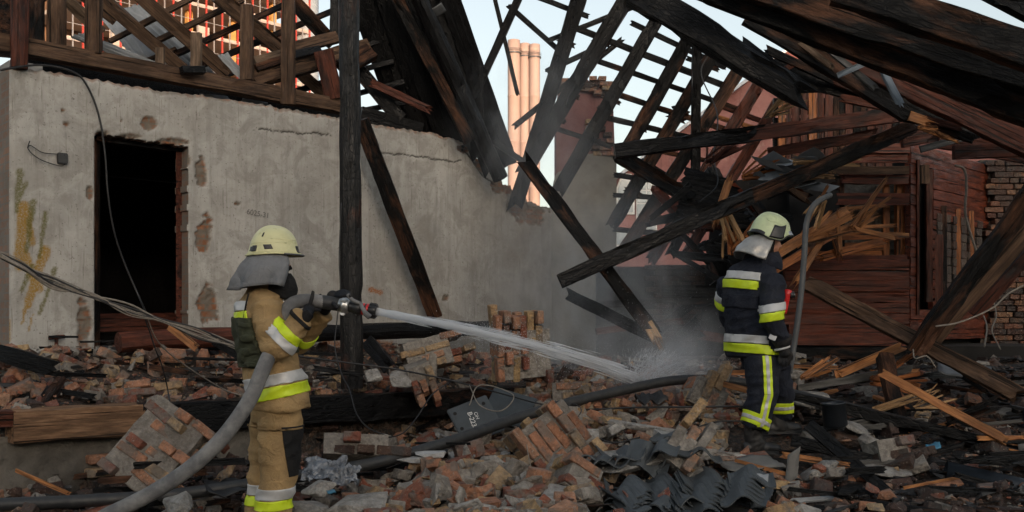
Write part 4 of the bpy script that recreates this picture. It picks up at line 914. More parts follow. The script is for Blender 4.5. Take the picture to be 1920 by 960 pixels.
w_ = poly_prism('window', [(1152, 428), (1185, 428), (1185, 462), (1152, 462)], Yr - .06, .05, M['white'], rb); poly_prism('pane', [(1155, 431), (1182, 431), (1182, 459), (1155, 459)], Yr - .085, .02, M['palepane'], w_)

ss = empty('smokestack', P(983, 600, 400)); ss.location.z = 0; WM[ss.name] = Matrix.Translation(ss.location); tag(ss, 'tall triple flue power station smokestack, peach coloured in evening sun', 'smokestack')
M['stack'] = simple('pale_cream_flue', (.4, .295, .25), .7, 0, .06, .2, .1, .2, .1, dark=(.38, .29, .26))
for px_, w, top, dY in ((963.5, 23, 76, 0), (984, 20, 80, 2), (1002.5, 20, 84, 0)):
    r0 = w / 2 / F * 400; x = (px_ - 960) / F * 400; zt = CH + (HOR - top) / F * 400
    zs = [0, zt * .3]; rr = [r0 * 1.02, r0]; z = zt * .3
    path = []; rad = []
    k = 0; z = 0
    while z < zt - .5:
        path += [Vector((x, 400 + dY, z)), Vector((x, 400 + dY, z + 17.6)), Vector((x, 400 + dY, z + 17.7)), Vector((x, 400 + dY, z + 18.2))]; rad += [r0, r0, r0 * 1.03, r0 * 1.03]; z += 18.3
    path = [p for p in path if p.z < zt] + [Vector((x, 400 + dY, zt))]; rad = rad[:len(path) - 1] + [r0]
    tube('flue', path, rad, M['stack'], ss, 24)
    tube('platform', [Vector((x, 400 + dY, zt - 5.4)), Vector((x, 400 + dY, zt - 4.9))], r0 * 1.22, M['tin'], ss, 24, False)
    for zz in (zt - 4.2, zt - 3.6):
        ring = [Vector((x + math.cos(a) * r0 * 1.22, 400 + dY + math.sin(a) * r0 * 1.22, zz)) for a in np.linspace(0, 2 * math.pi, 25)]
        tube('railing', ring, .08, M['tin'], ss, 5)

tw = empty('office_tower', Vector((-36, 124, 0))); tag(tw, 'unfinished high rise with red mullions and bare floors glowing in low sun', 'building')
TD = Vector((.69, .72, 0)).normalized(); TN = Vector((.72, -.69, 0)).normalized(); T0 = Vector((-40, 120, 0))
M['slab_band'] = simple('warm_concrete_slab', (.5, .43, .37), .8, 0, .4, .3, .1); M['tower_red'] = simple('red_mullion', (.42, .05, .035), .5, 0, 2, .1, 0)
M['tower_in'] = simple('bare_interior', (.2, .12, .07), .9, 0, .25, .9, .1, dark=(.03, .02, .018)); M['steel'] = simple('pale_steel', (.4, .4, .4), .5, .3, 3, .2, 0); M['column'] = simple('ochre_column', (.6, .33, .1), .8, 0, 1, .2, 0)
def tbox(name, s0, s1, o0, o1, z0, z1, mat):
    V = [T0 + TD * s + TN * o + Vector((0, 0, z)) for z in (z0, z1) for s, o in ((s0, o0), (s1, o0), (s1, o1), (s0, o1))]
    return wmesh(name, V, [(0, 1, 2, 3), (4, 7, 6, 5), (0, 4, 5, 1), (1, 5, 6, 2), (2, 6, 7, 3), (3, 7, 4, 0)], mat, tw)
for k in range(15):
    z = 3.6 * k; tbox('floor_slab', -14, 18.6, -9, 0, z, z + .45, M['slab_band'])
    tbox('back_wall', -14, 18, -9, -8.6, z + .45, z + 3.6, M['tower_in'])
    if k > 5:
        for s in (-10, -4, 2, 8, 14): tbox('column', s, s + .7, -2.6, -1.9, z + .45, z + 3.6, M['column'])
        for s in np.arange(-13, 18, 2.17):
            if rnd.random() < .2: tbox('spandrel_panel', s, s + 1.0 + rnd.random(), -.02, .06, z + .45, z + rnd.choice((.9, 1.3, 2.2)), M['slab_band'])
s = -14; i = 0
while s < 18.7:
    tbox('mullion', s, s + (.16 if i % 2 == 0 else .07), .08, .3, 0, 54, M['tower_red'] if i % 2 == 0 else M['steel']); s += 1.08; i += 1
for k in range(14, 30): tbox('transom', -14, 18.6, .31, .35, k * 1.8, k * 1.8 + .05, M['steel'])
tube('corner_glazing', [T0 + TD * 19.2 + TN * -1.5, T0 + TD * 19.2 + TN * -1.5 + Vector((0, 0, 54))], 1.6, M['palepane'], tw, 20)
# unseen block added behind the camera to cast shade over the ruin
fb = empty('shade_block', Vector((10, -62, 0))); tag(fb, 'unseen long plain block added behind the camera to shade the ruin', 'building')
V, Fc = box_data(-90, 130, -76, -62, 0, 16.5); M['block_wall'] = simple('grey_render', (.3, .29, .28), .9, 0, .3, .3, .1)
wmesh('wall', V, Fc, M['block_wall'], fb)
V, Fc = box_data(-91, 131, -77, -61.4, 16.5, 17.0); wmesh('roof', V, Fc, M['tin'], fb)
wme = mesh('window', *[[Vector((x, y, z)) for z in (-.8, .8) for y in (-.05, .05) for x in (-.7, .7)], box_data(0, 1, 0, 1, 0, 1)[1]], M['glassdark'])
for k in range(5):
    for i in range(18): link('window', wme, Matrix.Translation((-84 + i * 12, -61.97, 2.4 + k * 3.2)), fb)
# ------------------------------------------------------------------ rubble
def hull_piece(rg, sx, sy, sz, n=11, chunky=.5):
    bmx = bmesh.new()
    for k in range(n):
        v = Vector((rg.uniform(-1, 1), rg.uniform(-1, 1), rg.uniform(-1, 1))); mx = max(abs(v.x), abs(v.y), abs(v.z)); v = v / mx * rg.uniform(chunky, 1)
        bmx.verts.new((v.x * sx / 2, v.y * sy / 2, v.z * sz / 2))
    r = bmesh.ops.convex_hull(bmx, input=bmx.verts)
    for v in [v for v in bmx.verts if not v.link_faces]: bmx.verts.remove(v)
    bmx.verts.index_update(); V = [v.co.copy() for v in bmx.verts]; Fc = [tuple(x.index for x in f.verts) for f in bmx.faces]; bmx.free(); return V, Fc
def brick_piece(rg, L_, broken):
    bmx = bmesh.new(); bmesh.ops.create_cube(bmx, size=1); bmesh.ops.scale(bmx, vec=(L_, .12, .07), verts=bmx.verts)
    if broken:
        bmesh.ops.bisect_plane(bmx, geom=bmx.verts[:] + bmx.edges[:] + bmx.faces[:], plane_co=(L_ * .3, 0, 0), plane_no=(1, rg.uniform(-.8, .8), rg.uniform(-.8, .8)), clear_outer=True)
        bmesh.ops.holes_fill(bmx, edges=[e for e in bmx.edges if e.is_boundary])
    bmesh.ops.bevel(bmx, geom=bmx.edges[:], offset=.005, segments=1, affect='EDGES', clamp_overlap=True)
    for v in bmx.verts: v.co += noise.noise_vector(v.co * 17 + Vector((rg.random() * 9, 0, 0)) * 0 + Vector((L_ * 50, 1, broken))) * .008
    bmx.verts.index_update(); V = [v.co.copy() for v in bmx.verts]; Fc = [tuple(x.index for x in f.verts) for f in bmx.faces]; bmx.free(); return V, Fc
rg = random.Random(5)
PV = []
for k in range(10): PV.append(brick_piece(rg, .25 if k < 3 else rg.uniform(.12, .2), 0 if k in (0, 4) else 1))
for k in range(14): PV.append(hull_piece(rg, rg.uniform(.1, .2), rg.uniform(.08, .14), rg.uniform(.06, .11), 12))
for k in range(5): PV.append(hull_piece(rg, rg.uniform(.2, .3), rg.uniform(.14, .2), rg.uniform(.04, .07), 14, .7))
CELL = .06; HG = {}
def hcell(x, y): return (int(math.floor(x / CELL)), int(math.floor(y / CELL)))
def hget(x, y):
    k = hcell(x, y)
    if k not in HG: HG[k] = gz(x, y)
    return HG[k]
CAP = [.1]
def settle(x, y, r, th, sink=.3):
    n = max(1, int(r / CELL)); cs = [(x + i * CELL, y + j * CELL) for i in range(-n, n + 1) for j in range(-n, n + 1) if i * i + j * j <= n * n + .5]
    hs = sorted(hget(*c) for c in cs); b_ = hs[int(len(hs) * .6)]; g0 = gz(x, y)
    b_ = min(b_, g0 + CAP[0])
    for c in cs: HG[hcell(*c)] = max(hget(*c), b_ + th * .5)
    return b_ + th * (.5 - sink)
FEET = [(2.0, 7.85, .35), (1.98, 7.45, .3), (2.0, 7.15, .2), (-1.5, 6.1, .3)]
def dens(x, y):
    """0..1 how much masonry lies here, and the kind of place"""
    px = 960 + x / y * F; s, o = wall_so(x, y)
    if y < 5.6 or y > 12.6: return 0, 'far'
    if 1095 < px < 1465 and y < 6.9: return .12, 'main'
    if o < 2.0 and s < 4.6:
        return (.62 if o > .15 else 0), 'porch'
    if x < -1.3 and y < 8.6: return .6, 'pit'
    if px < 640 and o > 2: return .5, 'pit'
    if px > 1500: return (.28 if y < 9.5 else .16), 'right'
    if y > 10.2: return .35, 'back'
    if px < 860 and 7.4 < y < 9.4: return .35, 'under'
    return 1.0, 'main'
def pick_mat(place_):
    w = {'main': (.14, .29, .21, .23, .13, 0), 'porch': (.24, .3, .2, .16, .02, .08), 'pit': (.14, .06, .03, .16, .02, .6), 'right': (.15, .09, .05, .17, .05, .49), 'back': (.2, .15, .1, .2, .05, .3), 'under': (.1, .16, .1, .2, .04, .4)}[place_]
    return rg.choices(['brick_red', 'brick_orange', 'brick_yellow', 'mortar', 'concrete', 'brick_dark'], w)[0]
PLN = {'brick_red': 'dark red brick', 'brick_orange': 'orange brick', 'brick_yellow': 'yellowish brick', 'mortar': 'grey mortar lump', 'concrete': 'pale concrete lump', 'brick_dark': 'soot blackened brick'}
pieces = []
def scatter(n, kinds, smin, smax, dpow=1.0, yr=(5.7, 12.4)):
    c = 0; tries = 0
    while c < n and tries < n * 12:
        tries += 1
        y = yr[0] + (yr[1] - yr[0]) * rg.random() ** 1.25; x = rg.uniform(-.56, .62) * y
        d, pl_ = dens(x, y)
        if rg.random() > d ** dpow: continue
        if any((x - a) ** 2 + (y - b_) ** 2 < r * r for a, b_, r in FEET): continue
        k = rg.choice(kinds); s = rg.uniform(smin, smax)
        flat = rg.random() < .55
        rot = Matrix.Rotation(rg.uniform(0, 6.3), 4, 'Z') @ Matrix.Rotation(rg.gauss(0, .3 if flat else 1.2), 4, 'X') @ Matrix.Rotation(rg.gauss(0, .3 if flat else .7), 4, 'Y')
        z = settle(x, y, .09 * s, .085 * s)
        pieces.append((k, Matrix.Translation((x, y, z)) @ rot @ Matrix.Scale(s, 4), s, pick_mat(pl_), pl_, y, x)); c += 1
# ---- named masonry lumps come first so that the loose rubble settles round them
def masonry(name, label, c, rowdir, coldir, nrow, ncol, mats, thick=.12, vary=.25, L_=.25, seed=1):
    """a lump of bonded bricks; rowdir along the courses, coldir across them (world vectors)"""
    rr = random.Random(seed); u = Vector(rowdir).normalized(); v = Vector(coldir); v = (v - u * v.dot(u)).normalized(); w = u.cross(v)
    e = empty(name, c); tag(e, label, 'masonry')
    Mx = Matrix(((u.x, w.x, v.x, c.x), (u.y, w.y, v.y, c.y), (u.z, w.z, v.z, c.z), (0, 0, 0, 1)))
    for layer in range(2):
        for i in range(nrow):
            x = -ncol * .5 * L_ + (i % 2) * .12 + rr.uniform(-.05, .05); xe = ncol * .5 * L_ + rr.uniform(-vary, vary) * .6
            while x < xe:
                hd = rr.random() < .4; l = .125 if hd else .25
                edge = i in (0, nrow - 1) or x < -ncol * .5 * L_ + .1 or x > xe - .15
                if rr.random() < (.12 if edge else .04): x += l + .012; continue
                off = Vector((x + l / 2, layer * .125 + rr.uniform(-.012, .012), (i - nrow / 2 + .5) * .082))
                brick(rr.choice(mats), Mx @ Matrix.Translation(off) @ Matrix.Rotation(R(90 if hd else 0) + rr.uniform(-.07, .07), 4, 'Z') @ Matrix.Rotation(rr.uniform(-.06, .06), 4, 'Y') @ Matrix.Diagonal((rr.uniform(.88, 1.02), rr.uniform(.96, 1.08), rr.uniform(.92, 1.06), 1)), e)
                x += l + .012
    # mortar bed
    bmx = bmesh.new(); bmesh.ops.create_cube(bmx, size=1); bmesh.ops.subdivide_edges(bmx, edges=bmx.edges[:], cuts=6, use_grid_fill=True)
    bmesh.ops.scale(bmx, vec=(ncol * L_ * .93, .225, nrow * .082 * .94), verts=bmx.verts)
    for q in bmx.verts: q.co += noise.noise_vector(q.co * 9 + Vector((seed, 0, 0))) * .007; q.co.y += .0625
    bm_obj('mortar_bed', bmx, M['mortar'], e, M=Mx)
    for dx in np.arange(-ncol * L_ / 2, ncol * L_ / 2, .06):
        for dz in np.arange(-nrow * .041, nrow * .041, .06):
            p = Mx @ Vector((dx, .12, dz)); k = hcell(p.x, p.y); HG[k] = max(hget(p.x, p.y), min(p.z, gz(p.x, p.y) + .3))
    return e
OY = ['brick_orange', 'brick_yellow', 'brick_orange', 'brick_yellow', 'brick_red']
masonry('masonry_lump', 'tilted slab of orange brickwork leaning below the sill beam', P(305, 850, 7.15), (.8, -.25, -.5), (.42, .35, .8), 8, 2, ['brick_orange', 'brick_red', 'brick_orange', 'brick_orange', 'brick_yellow'], seed=3)
masonry('masonry_lump', 'big mortared brick lump standing in the centre of the rubble', P(1036, 838, 7.35), (.62, -.1, -.78), (.75, .35, .55), 6, 2, OY, seed=8)
masonry('masonry_lump', 'lump of brickwork lying at the foot of the big central lump', P(1070, 905, 6.75), (.7, .2, -.5), (.3, .5, .8), 3, 1, OY, seed=21)
masonry('masonry_lump', 'brick pier fragment with upright bricks under the water jet', P(980, 664, 9.75), (-.05, -.1, 1), (1, .3, .03), 7, 2, ['brick_orange', 'brick_yellow', 'brick_orange', 'brick_yellow', 'brick_red'], seed=12)
masonry('masonry_lump', 'stump of brickwork behind the round post on the porch rubble', P(798, 668, 10.2), (.9, .3, .25), (-.2, .2, 1), 4, 2, OY, seed=14)
masonry('masonry_lump', 'small leaning brick lump beside the pale concrete slab on the porch', P(785, 700, 9.85), (.3, .2, -.9), (.9, .2, .2), 3, 1, OY, seed=15)
masonry('masonry_lump', 'sooty row of bricks lying between the two hoses', P(668, 845, 7.4), (1, .12, -.05), (0, .4, .9), 2, 2, ['brick_dark', 'brick_red', 'brick_dark'], seed=16)
masonry('masonry_lump', 'low stack of brickwork at the right end of the sill beam', P(1055, 742, 9.3), (1, .1, 0), (0, .1, 1), 3, 1, OY, seed=17)
masonry('masonry_lump', 'broken lump of pale bricks beside the concrete slab in the foreground', P(1268, 858, 6.95), (.5, .3, .6), (-.5, .2, .6), 3, 1, ['brick_yellow', 'mortar', 'brick_orange'], seed=18)
masonry('masonry_lump', 'lump of bricks in front of the boots of the dark geared firefighter', P(1325, 745, 8.55), (.4, .2, .8), (.9, .2, -.2), 4, 1, ['brick_yellow', 'brick_orange', 'mortar'], seed=19)
masonry('masonry_lump', 'small brick lump on the porch left of the doorway', P(240, 745, 8.75), (.9, .3, .1), (-.1, .4, .8), 2, 1, OY, seed=23)
masonry('masonry_lump', 'lump of two red bricks on the right hand debris', P(1652, 850, 7.4), (.9, .2, .1), (0, .3, .9), 2, 1, ['brick_red', 'brick_dark'], seed=24)
def slab_piece(name, label, c, size, rot, mat='concrete', cat='slab', seed=0, n=18):
    r2 = random.Random(seed); V, Fc = hull_piece(r2, *size, n, .75)
    bmx = bmesh.new(); vs_ = [bmx.verts.new(v) for v in V]
    for f in Fc: bmx.faces.new([vs_[i] for i in f])
    bmesh.ops.recalc_face_normals(bmx, faces=bmx.faces)
    bmesh.ops.bevel(bmx, geom=bmx.edges[:], offset=min(size) * .06, segments=1, affect='EDGES', clamp_overlap=True)
    bmesh.ops.triangulate(bmx, faces=bmx.faces); bmesh.ops.subdivide_edges(bmx, edges=bmx.edges[:], cuts=2)
    for v in bmx.verts: v.co += noise.noise_vector(v.co * 14 + Vector((seed, 0, 0))) * min(size) * .07
    o = bm_obj(name, bmx, M[mat], None, M=Matrix.Translation(c) @ Matrix.Rotation(R(rot[2]), 4, 'Z') @ Matrix.Rotation(R(rot[0]), 4, 'X') @ Matrix.Rotation(R(rot[1]), 4, 'Y'))
    for dx in np.arange(-size[0] / 2.6, size[0] / 2.6, .05):
        for dy in np.arange(-size[1] / 2.6, size[1] / 2.6, .05):
            p = o.matrix_basis @ Vector((dx, dy, 0)); HG[hcell(p.x, p.y)] = max(hget(p.x, p.y), p.z)
    return tag(o, label, cat)
for a in (('concrete_slab', 'large flat pale concrete slab in the middle of the foreground rubble', P(1162, 868, 6.95), (.62, .5, .12), (3, -4, 8)),
          ('concrete_slab', 'white topped concrete block right of the large flat slab', P(1266, 828, 7.35), (.36, .3, .13), (10, 5, 20)),
          ('concrete_slab', 'concrete slab beside the near boot of the dark geared firefighter', P(1362, 862, 7.35), (.5, .3, .13), (-4, 6, -18)),
          ('concrete_slab', 'long narrow concrete strip lying behind the white topped block', P(1215, 800, 7.85), (.75, .14, .08), (5, 6, -12)),
          ('concrete_slab', 'pale round edged concrete lump right of the central brick lump', P(1098, 822, 7.45), (.22, .2, .13), (20, 10, 0)),
          ('concrete_slab', 'grey concrete slab at the bottom edge right of the tan trousers', P(668, 948, 6.25), (.42, .28, .12), (8, -5, 5)),
          ('concrete_slab', 'small grey slab corner at the bottom edge next to the tan trousers', P(572, 950, 6.3), (.3, .25, .1), (14, 10, 30)),
          ('concrete_lump', 'grey concrete lump behind the slab at the bottom edge', P(597, 915, 6.6), (.22, .18, .12), (5, 10, 60)),
          ('mortar_slab', 'upright grey mortar wedge standing in the rubble', P(828, 925, 6.45), (.18, .09, .26), (-20, 20, 25)),
          ('concrete_slab', 'pale concrete piece with a bolt hole on the porch edge', P(752, 708, 9.7), (.26, .1, .24), (-35, 10, 10)),
          ('concrete_slab', 'second pale concrete piece right of the round post', P(700, 706, 9.6), (.2, .1, .18), (-30, -20, 0)),
          ('mortar_slab', 'grey mortar slab leaning on the small porch brick lump', P(812, 690, 9.8), (.12, .09, .34), (10, 8, 20)),
          ('concrete_slab', 'broad grey concrete block behind the pot on the right', P(1515, 750, 8.7), (.42, .3, .16), (0, 4, 10)),
          ('concrete_slab', 'pale slab lying under the black diagonal bar', P(1600, 800, 7.8), (.34, .2, .06), (20, 10, 40)),
          ('concrete_slab', 'flat concrete slab among bricks at the lower right', P(1660, 878, 7.2), (.4, .26, .05), (15, 5, -20)),
          ('concrete_lump', 'square pale block in the right hand debris', P(1630, 835, 7.5), (.17, .13, .17), (5, 20, 30)),
          ('concrete_lump', 'pale broken block under the grey felt shard', P(1538, 880, 6.9), (.3, .22, .12), (10, -20, 10)),
          ('concrete_lump', 'pale lump below the fallen boards at left of the sill', P(335, 945, 6.35), (.22, .2, .12), (10, -20, 10)),
          ('mortar_slab', 'brown masonry block at the bottom edge under the central lump', P(985, 928, 6.5), (.26, .2, .2), (10, -20, 10)),
          ('mortar_slab', 'brown broken block next to the tile heap', P(1110, 935, 6.4), (.2, .16, .16), (30, 10, 70)),
          ('mortar_slab', 'square brown block under the blue grey steel panel', P(905, 825, 7.9), (.17, .13, .19), (-10, 6, 15)),
          ('concrete_slab', 'long pale kerb like strip left of the pot', P(1470, 700, 9.5), (.5, .16, .12), (0, 0, 5))):
    slab_piece(*a, mat='mortar' if a[0].startswith('mortar') else 'concrete', seed=len(a[1]) * 7 + int(a[2].x * 100))

# roof tiles
tl_me = {}
def tile_mesh(v):
    if v in tl_me: return tl_me[v]
    r2 = random.Random(v); V = []; Fc = []; nu, nv = 14, 3; L_ = .3; Wd = .26 * r2.uniform(.6, 1)
    for side in (0, 1):
        for j in range(nv + 1):
            for i in range(nu + 1):
                a = i / nu; y = (j / nv - .5) * Wd * (1 + .25 * noise.noise(Vector((a * 4, v, 0)))); V.append(Vector(((a - .5) * L_, y, .036 * math.sin(a * 2 * math.pi * 1.25 + v) - side * .011)))
    w = nu + 1; q = w * (nv + 1)
    for j in range(nv):
        for i in range(nu): a = j * w + i; Fc += [(a, a + 1, a + w + 1, a + w), (q + a, q + a + w, q + a + w + 1, q + a + 1)]
    for i in range(nu): Fc.append((i, q + i, q + i + 1, i + 1)); a = nv * w + i; Fc.append((a, a + 1, q + a + 1, q + a))
    for j in range(nv): a = j * w; Fc.append((a, a + w, q + a + w, q + a)); a = j * w + nu; Fc.append((a, q + a, q + a + w, a + w))
    tl_me[v] = mesh('roof_tile', V, Fc, M['slate'], False); return tl_me[v]
def tile(c, rz, rx, ry, v, label, group, me=None):
    o = link('roof_tile', me or tile_mesh(v), Matrix.Translation(c) @ Matrix.Rotation(rz, 4, 'Z') @ Matrix.Rotation(rx, 4, 'X') @ Matrix.Rotation(ry, 4, 'Y'))
    tag(o, label, 'roof tile', group)
    for dx in (-.1, 0, .1): HG[hcell(c.x + dx, c.y)] = max(hget(c.x + dx, c.y), c.z - .03)
for cx, cy, n, lab, v0, rz in ((1205, 950, 7, 'nested wavy slate tile in the left stack of the tile heap', 0, .25), (1300, 945, 8, 'nested wavy slate tile in the middle stack of the tile heap', 2, .1), (1395, 928, 7, 'nested wavy slate tile in the right stack of the tile heap', 4, -.1)):
    for k in range(n):
        tile(P(cx + k * 2.5 + rg.uniform(-3, 3), cy - k * 6.5, 6.35 + k * .04), rz + rg.uniform(-.06, .06), .25 + rg.uniform(-.05, .05), rg.uniform(-.08, .08), v0 % 6, lab, lab + 's')
for k in range(30):
    px_, py_ = rg.uniform(1110, 1450), rg.uniform(878, 962); y = pl(py_, [(878, 7.0), (965, 6.2)]); x = (px_ - 960) / F * y
    tile(Vector((x, y, max(gz(x, y), hget(x, y)) + .05)), rg.uniform(-.6, .6), rg.gauss(.15, .25), rg.gauss(0, .25), rg.randrange(6), 'loose broken slate tile scattered over the tile heap', 'loose tiles on the tile heap')
for px_, py_, lab, rx in ((1425, 920, 'pale grey curved ridge tile upright at the right of the tile heap', 1.1), (1530, 935, 'blue grey tile strip lying flat at the bottom right', .2), (890, 945, 'dark wavy tile at the bottom edge among bricks', .3)):
    o = corrugated('ridge_tile', P(px_, py_, 6.5), (.1, .02, 0), (.05, .12, .2) if rx > 1 else (.28, .1, 0), 1, .015, M['asbestos'] if rx != .3 else M['slate'], lab, 'roof tile')
quad_sheet('felt_sheet', P(1325, 862, 7.1), P(1448, 855, 7.2), P(1465, 876, 6.9), P(1375, 884, 6.85), 1, .01, simple('grey_roofing_felt', (.16, .155, .145), .95, 0, 6, .4, .6, 120, .003), 'flat grey roofing felt sheet in front of the near boot', crinkle=.02)
quad_sheet('felt_shard', P(1470, 905, 6.75), P(1496, 903, 6.75), P(1500, 830, 6.8), P(1478, 860, 6.8), 1, .006, bpy.data.materials['grey_roofing_felt'], 'upright grey felt shard right of the near boot', cat='felt', crinkle=.02)
quad_sheet('felt_scrap', P(1190, 742, 8.3), P(1240, 736, 8.4), P(1255, 752, 8.2), P(1200, 756, 8.15), 2, .02, M['felt'], 'crumpled black felt scrap under the black hose', cat='felt', crinkle=.05)
quad_sheet('felt_scrap', P(370, 905, 6.9), P(560, 895, 7.2), P(560, 925, 6.9), P(400, 925, 6.7), 2, .02, M['felt'], 'black felt strip below the tilted brick slab', cat='felt', crinkle=.05)
quad_sheet('steel_sheet', P(1755, 672, 9.4), P(1860, 690, 9.6), P(1860, 715, 9.2), P(1760, 700, 9.1), 1, .01, M['tin'], 'dull grey sheet lying behind the long brown beam at right', cat='sheet', crinkle=.03)

# blue-grey steel panel with stencilled marks
sp_ = empty('metal_cabinet', P(890, 800, 8.4)); tag(sp_, 'blue grey steel panel with bolt holes and stencilled number', 'panel')
pu = (P(930, 745, 8.75) - P(848, 765, 8.65)); pv = (P(885, 835, 8.2) - P(848, 765, 8.65)); pc = P(890, 787, 8.5)
pu, pv2 = pu.normalized(), None; pv = (pv - pu * pv.dot(pu)).normalized(); pn = pu.cross(pv)
if pn.y > 0: pn = -pn
PM = Matrix.Translation(P(892, 788, 8.45)) @ Matrix.Rotation(R(12), 4, 'Z') @ Matrix.Rotation(R(58), 4, 'X') @ Matrix.Rotation(R(22), 4, 'Z')
bmx = bmesh.new(); bmesh.ops.create_cube(bmx, size=1); bmesh.ops.scale(bmx, vec=(.38, .36, .03), verts=bmx.verts); bmesh.ops.bevel(bmx, geom=bmx.edges[:], offset=.008, segments=2, affect='EDGES')
pl_ = bm_obj('plate', bmx, M['bluegrey_metal'], sp_, M=PM)
for x, y in ((-.14, .12), (.0, -.12), (.14, -.11), (-.15, -.03), (.13, .11)):
    bmx = bmesh.new(); bmesh.ops.create_cone(bmx, cap_ends=True, segments=14, radius1=.016, radius2=.016, depth=.006); bm_obj('bolt_hole', bmx, M['room'], pl_, M=PM @ Matrix.Translation((x, y, .0145)))
text_mesh('stencil', 'B-2235', M['white'], PM @ Matrix.Translation((-.035, .0, .017)) @ Matrix.Rotation(R(-98), 4, 'Z'), .06, pl_)
text_mesh('stencil', 'OH', M['white'], PM @ Matrix.Translation((.02, .03, .017)) @ Matrix.Rotation(R(-98), 4, 'Z'), .045, pl_)
bmx = bmesh.new(); bmesh.ops.create_cube(bmx, size=1); bmesh.ops.scale(bmx, vec=(.44, .3, .1), verts=bmx.verts); bmesh.ops.bevel(bmx, geom=bmx.edges[:], offset=.012, segments=2, affect='EDGES')
o = bm_obj('steel_box', bmx, M['bluegrey_metal'], None, M=Matrix.Translation(P(958, 768, 8.75)) @ Matrix.Rotation(R(-20), 4, 'Z') @ Matrix.Rotation(R(62), 4, 'X') @ Matrix.Rotation(R(-14), 4, 'Z')); tag(o, 'blue grey steel box behind the stencilled panel', 'box')
def crumple(name, c, sx, sy, h, mat, label, cat, seed):
    n = 22; V = []; Fc = []
    for side in (0, 1):
        for j in range(n + 1):
            for i in range(n + 1):
                a, b_ = i / n - .5, j / n - .5; e = 1 + .35 * noise.noise(Vector((a * 4 + seed, b_ * 4, 0)))
                q = Vector((a * 3.2 + seed, b_ * 3.2, seed)); z = h * (abs(noise.noise(q)) * 1.6 + .8 * abs(noise.noise(q * 2.3)) + .3 * noise.noise(q * 5))
                V.append(c + Vector((a * sx * e + .02 * noise.noise(q * 3), b_ * sy * e, z - h * .4 + b_ * .1 - side * .003)))
    w = n + 1; m0 = w * w
    for j in range(n):
        for i in range(n): k = j * w + i; Fc += [(k, k + 1, k + w + 1, k + w), (m0 + k, m0 + k + w, m0 + k + w + 1, m0 + k + 1)]
    return tag(wmesh(name, V, Fc, mat), label, cat)
crumple('foil_scrap', P(608, 880, 6.95), .28, .28, .045, M['foil'], 'crumpled silver foil beside the tan trousers', 'foil', 2.0)
crumple('foil_scrap', P(650, 890, 6.85), .16, .16, .04, M['foil'], 'smaller crumpled foil right of the larger one', 'foil', 6.0)
M['ash'] = simple('white_ash', (.45, .45, .45), .95, 0, 8, .6, 1, 30, .03, dark=(.1, .1, .1))
for px_, py_, lab in ((805, 852, 'heap of white ash behind the brick rubble'), (775, 862, 'small heap of pale ash left of the larger one')):
    slab_piece('ash_heap', lab, P(px_, py_, 7.3), (.26, .18, .05), (0, 0, 10), 'ash', 'ash', seed=px_, n=24)
quad_sheet('plastic_scrap', P(612, 921, 6.55), P(628, 920, 6.55), P(630, 925, 6.5), P(615, 926, 6.5), 1, .004, M['plastic_blue'], 'tiny blue plastic scrap behind the grey slab', cat='scrap')
quad_sheet('plastic_scrap', P(1735, 835, 7.6), P(1762, 830, 7.6), P(1765, 840, 7.5), P(1738, 846, 7.5), 1, .004, M['plastic_blue'], 'blue plastic scrap on the right hand debris', cat='scrap', crinkle=.02)
quad_sheet('plastic_scrap', P(1635, 935, 6.6), P(1665, 930, 6.6), P(1668, 944, 6.5), P(1638, 946, 6.5), 1, .004, simple('deep_blue_film', (.02, .06, .2), .4), 'dark blue film scrap at the bottom right', cat='scrap', crinkle=.02)
# pot and pipe
M['tubegrey'] = simple('grey_ribbed_plastic', (.075, .08, .085), .65, 0, 14, .4, .4, 60, .003, dark=(.03, .03, .03))
def lathe(name, c, prof, mat, parent=None, k=28, Mx=None):
    V = []; Fc = []
    for r, z in prof:
        for j in range(k): a = 2 * math.pi * j / k; V.append(Vector((r * math.cos(a), r * math.sin(a), z)))
    for i in range(len(prof) - 1):
        for j in range(k): a = i * k + j; b_ = i * k + (j + 1) % k; Fc.append((a, b_, b_ + k, a + k))
    o = link(name, mesh(name, V, Fc, mat, True), (Mx if Mx is not None else Matrix.Translation(c)), parent); return o
o = lathe('metal_pot', None, [(.001, 0), (.085, 0), (.092, .01), (.09, .17), (.1, .178), (.1, .19), (.09, .19), (.084, .18), (.082, .03), (.001, .025)], M['dark_metal'], Mx=Matrix.Translation(P(1567, 800, 7.75)) @ Matrix.Rotation(R(-6), 4, 'Y')); tag(o, 'burnt open metal pot on the debris right of the dark geared firefighter', 'pot')
a, b_ = P(1772, 885, 7.0), P(1990, 935, 6.8); d = (b_ - a).normalized()
o = lathe('black_pipe', None, [(.06, .02), (.078, .02), (.08, 0), (.08, (b_ - a).length), (.07, (b_ - a).length), (.068, .03)], M['dark_metal'], Mx=Matrix.Translation(a) @ d.to_track_quat('Z', 'Y').to_matrix().to_4x4()); tag(o, 'thick black pipe lying at the right edge of the foreground', 'pipe')
o = tube('grey_flexible_tube', catmull([P(1556, 366, 8.8), P(1540, 374, 8.6), P(1524, 388, 8.5), P(1512, 420, 8.5), P(1508, 480, 8.45), P(1502, 550, 8.4), P(1493, 620, 8.35), P(1485, 670, 8.3), P(1480, 700, 8.3)]), .025, M['tubegrey'], None, 12); tag(o, 'grey flexible tube hanging right of the dark geared firefighter', 'tube')

# hoses on the ground

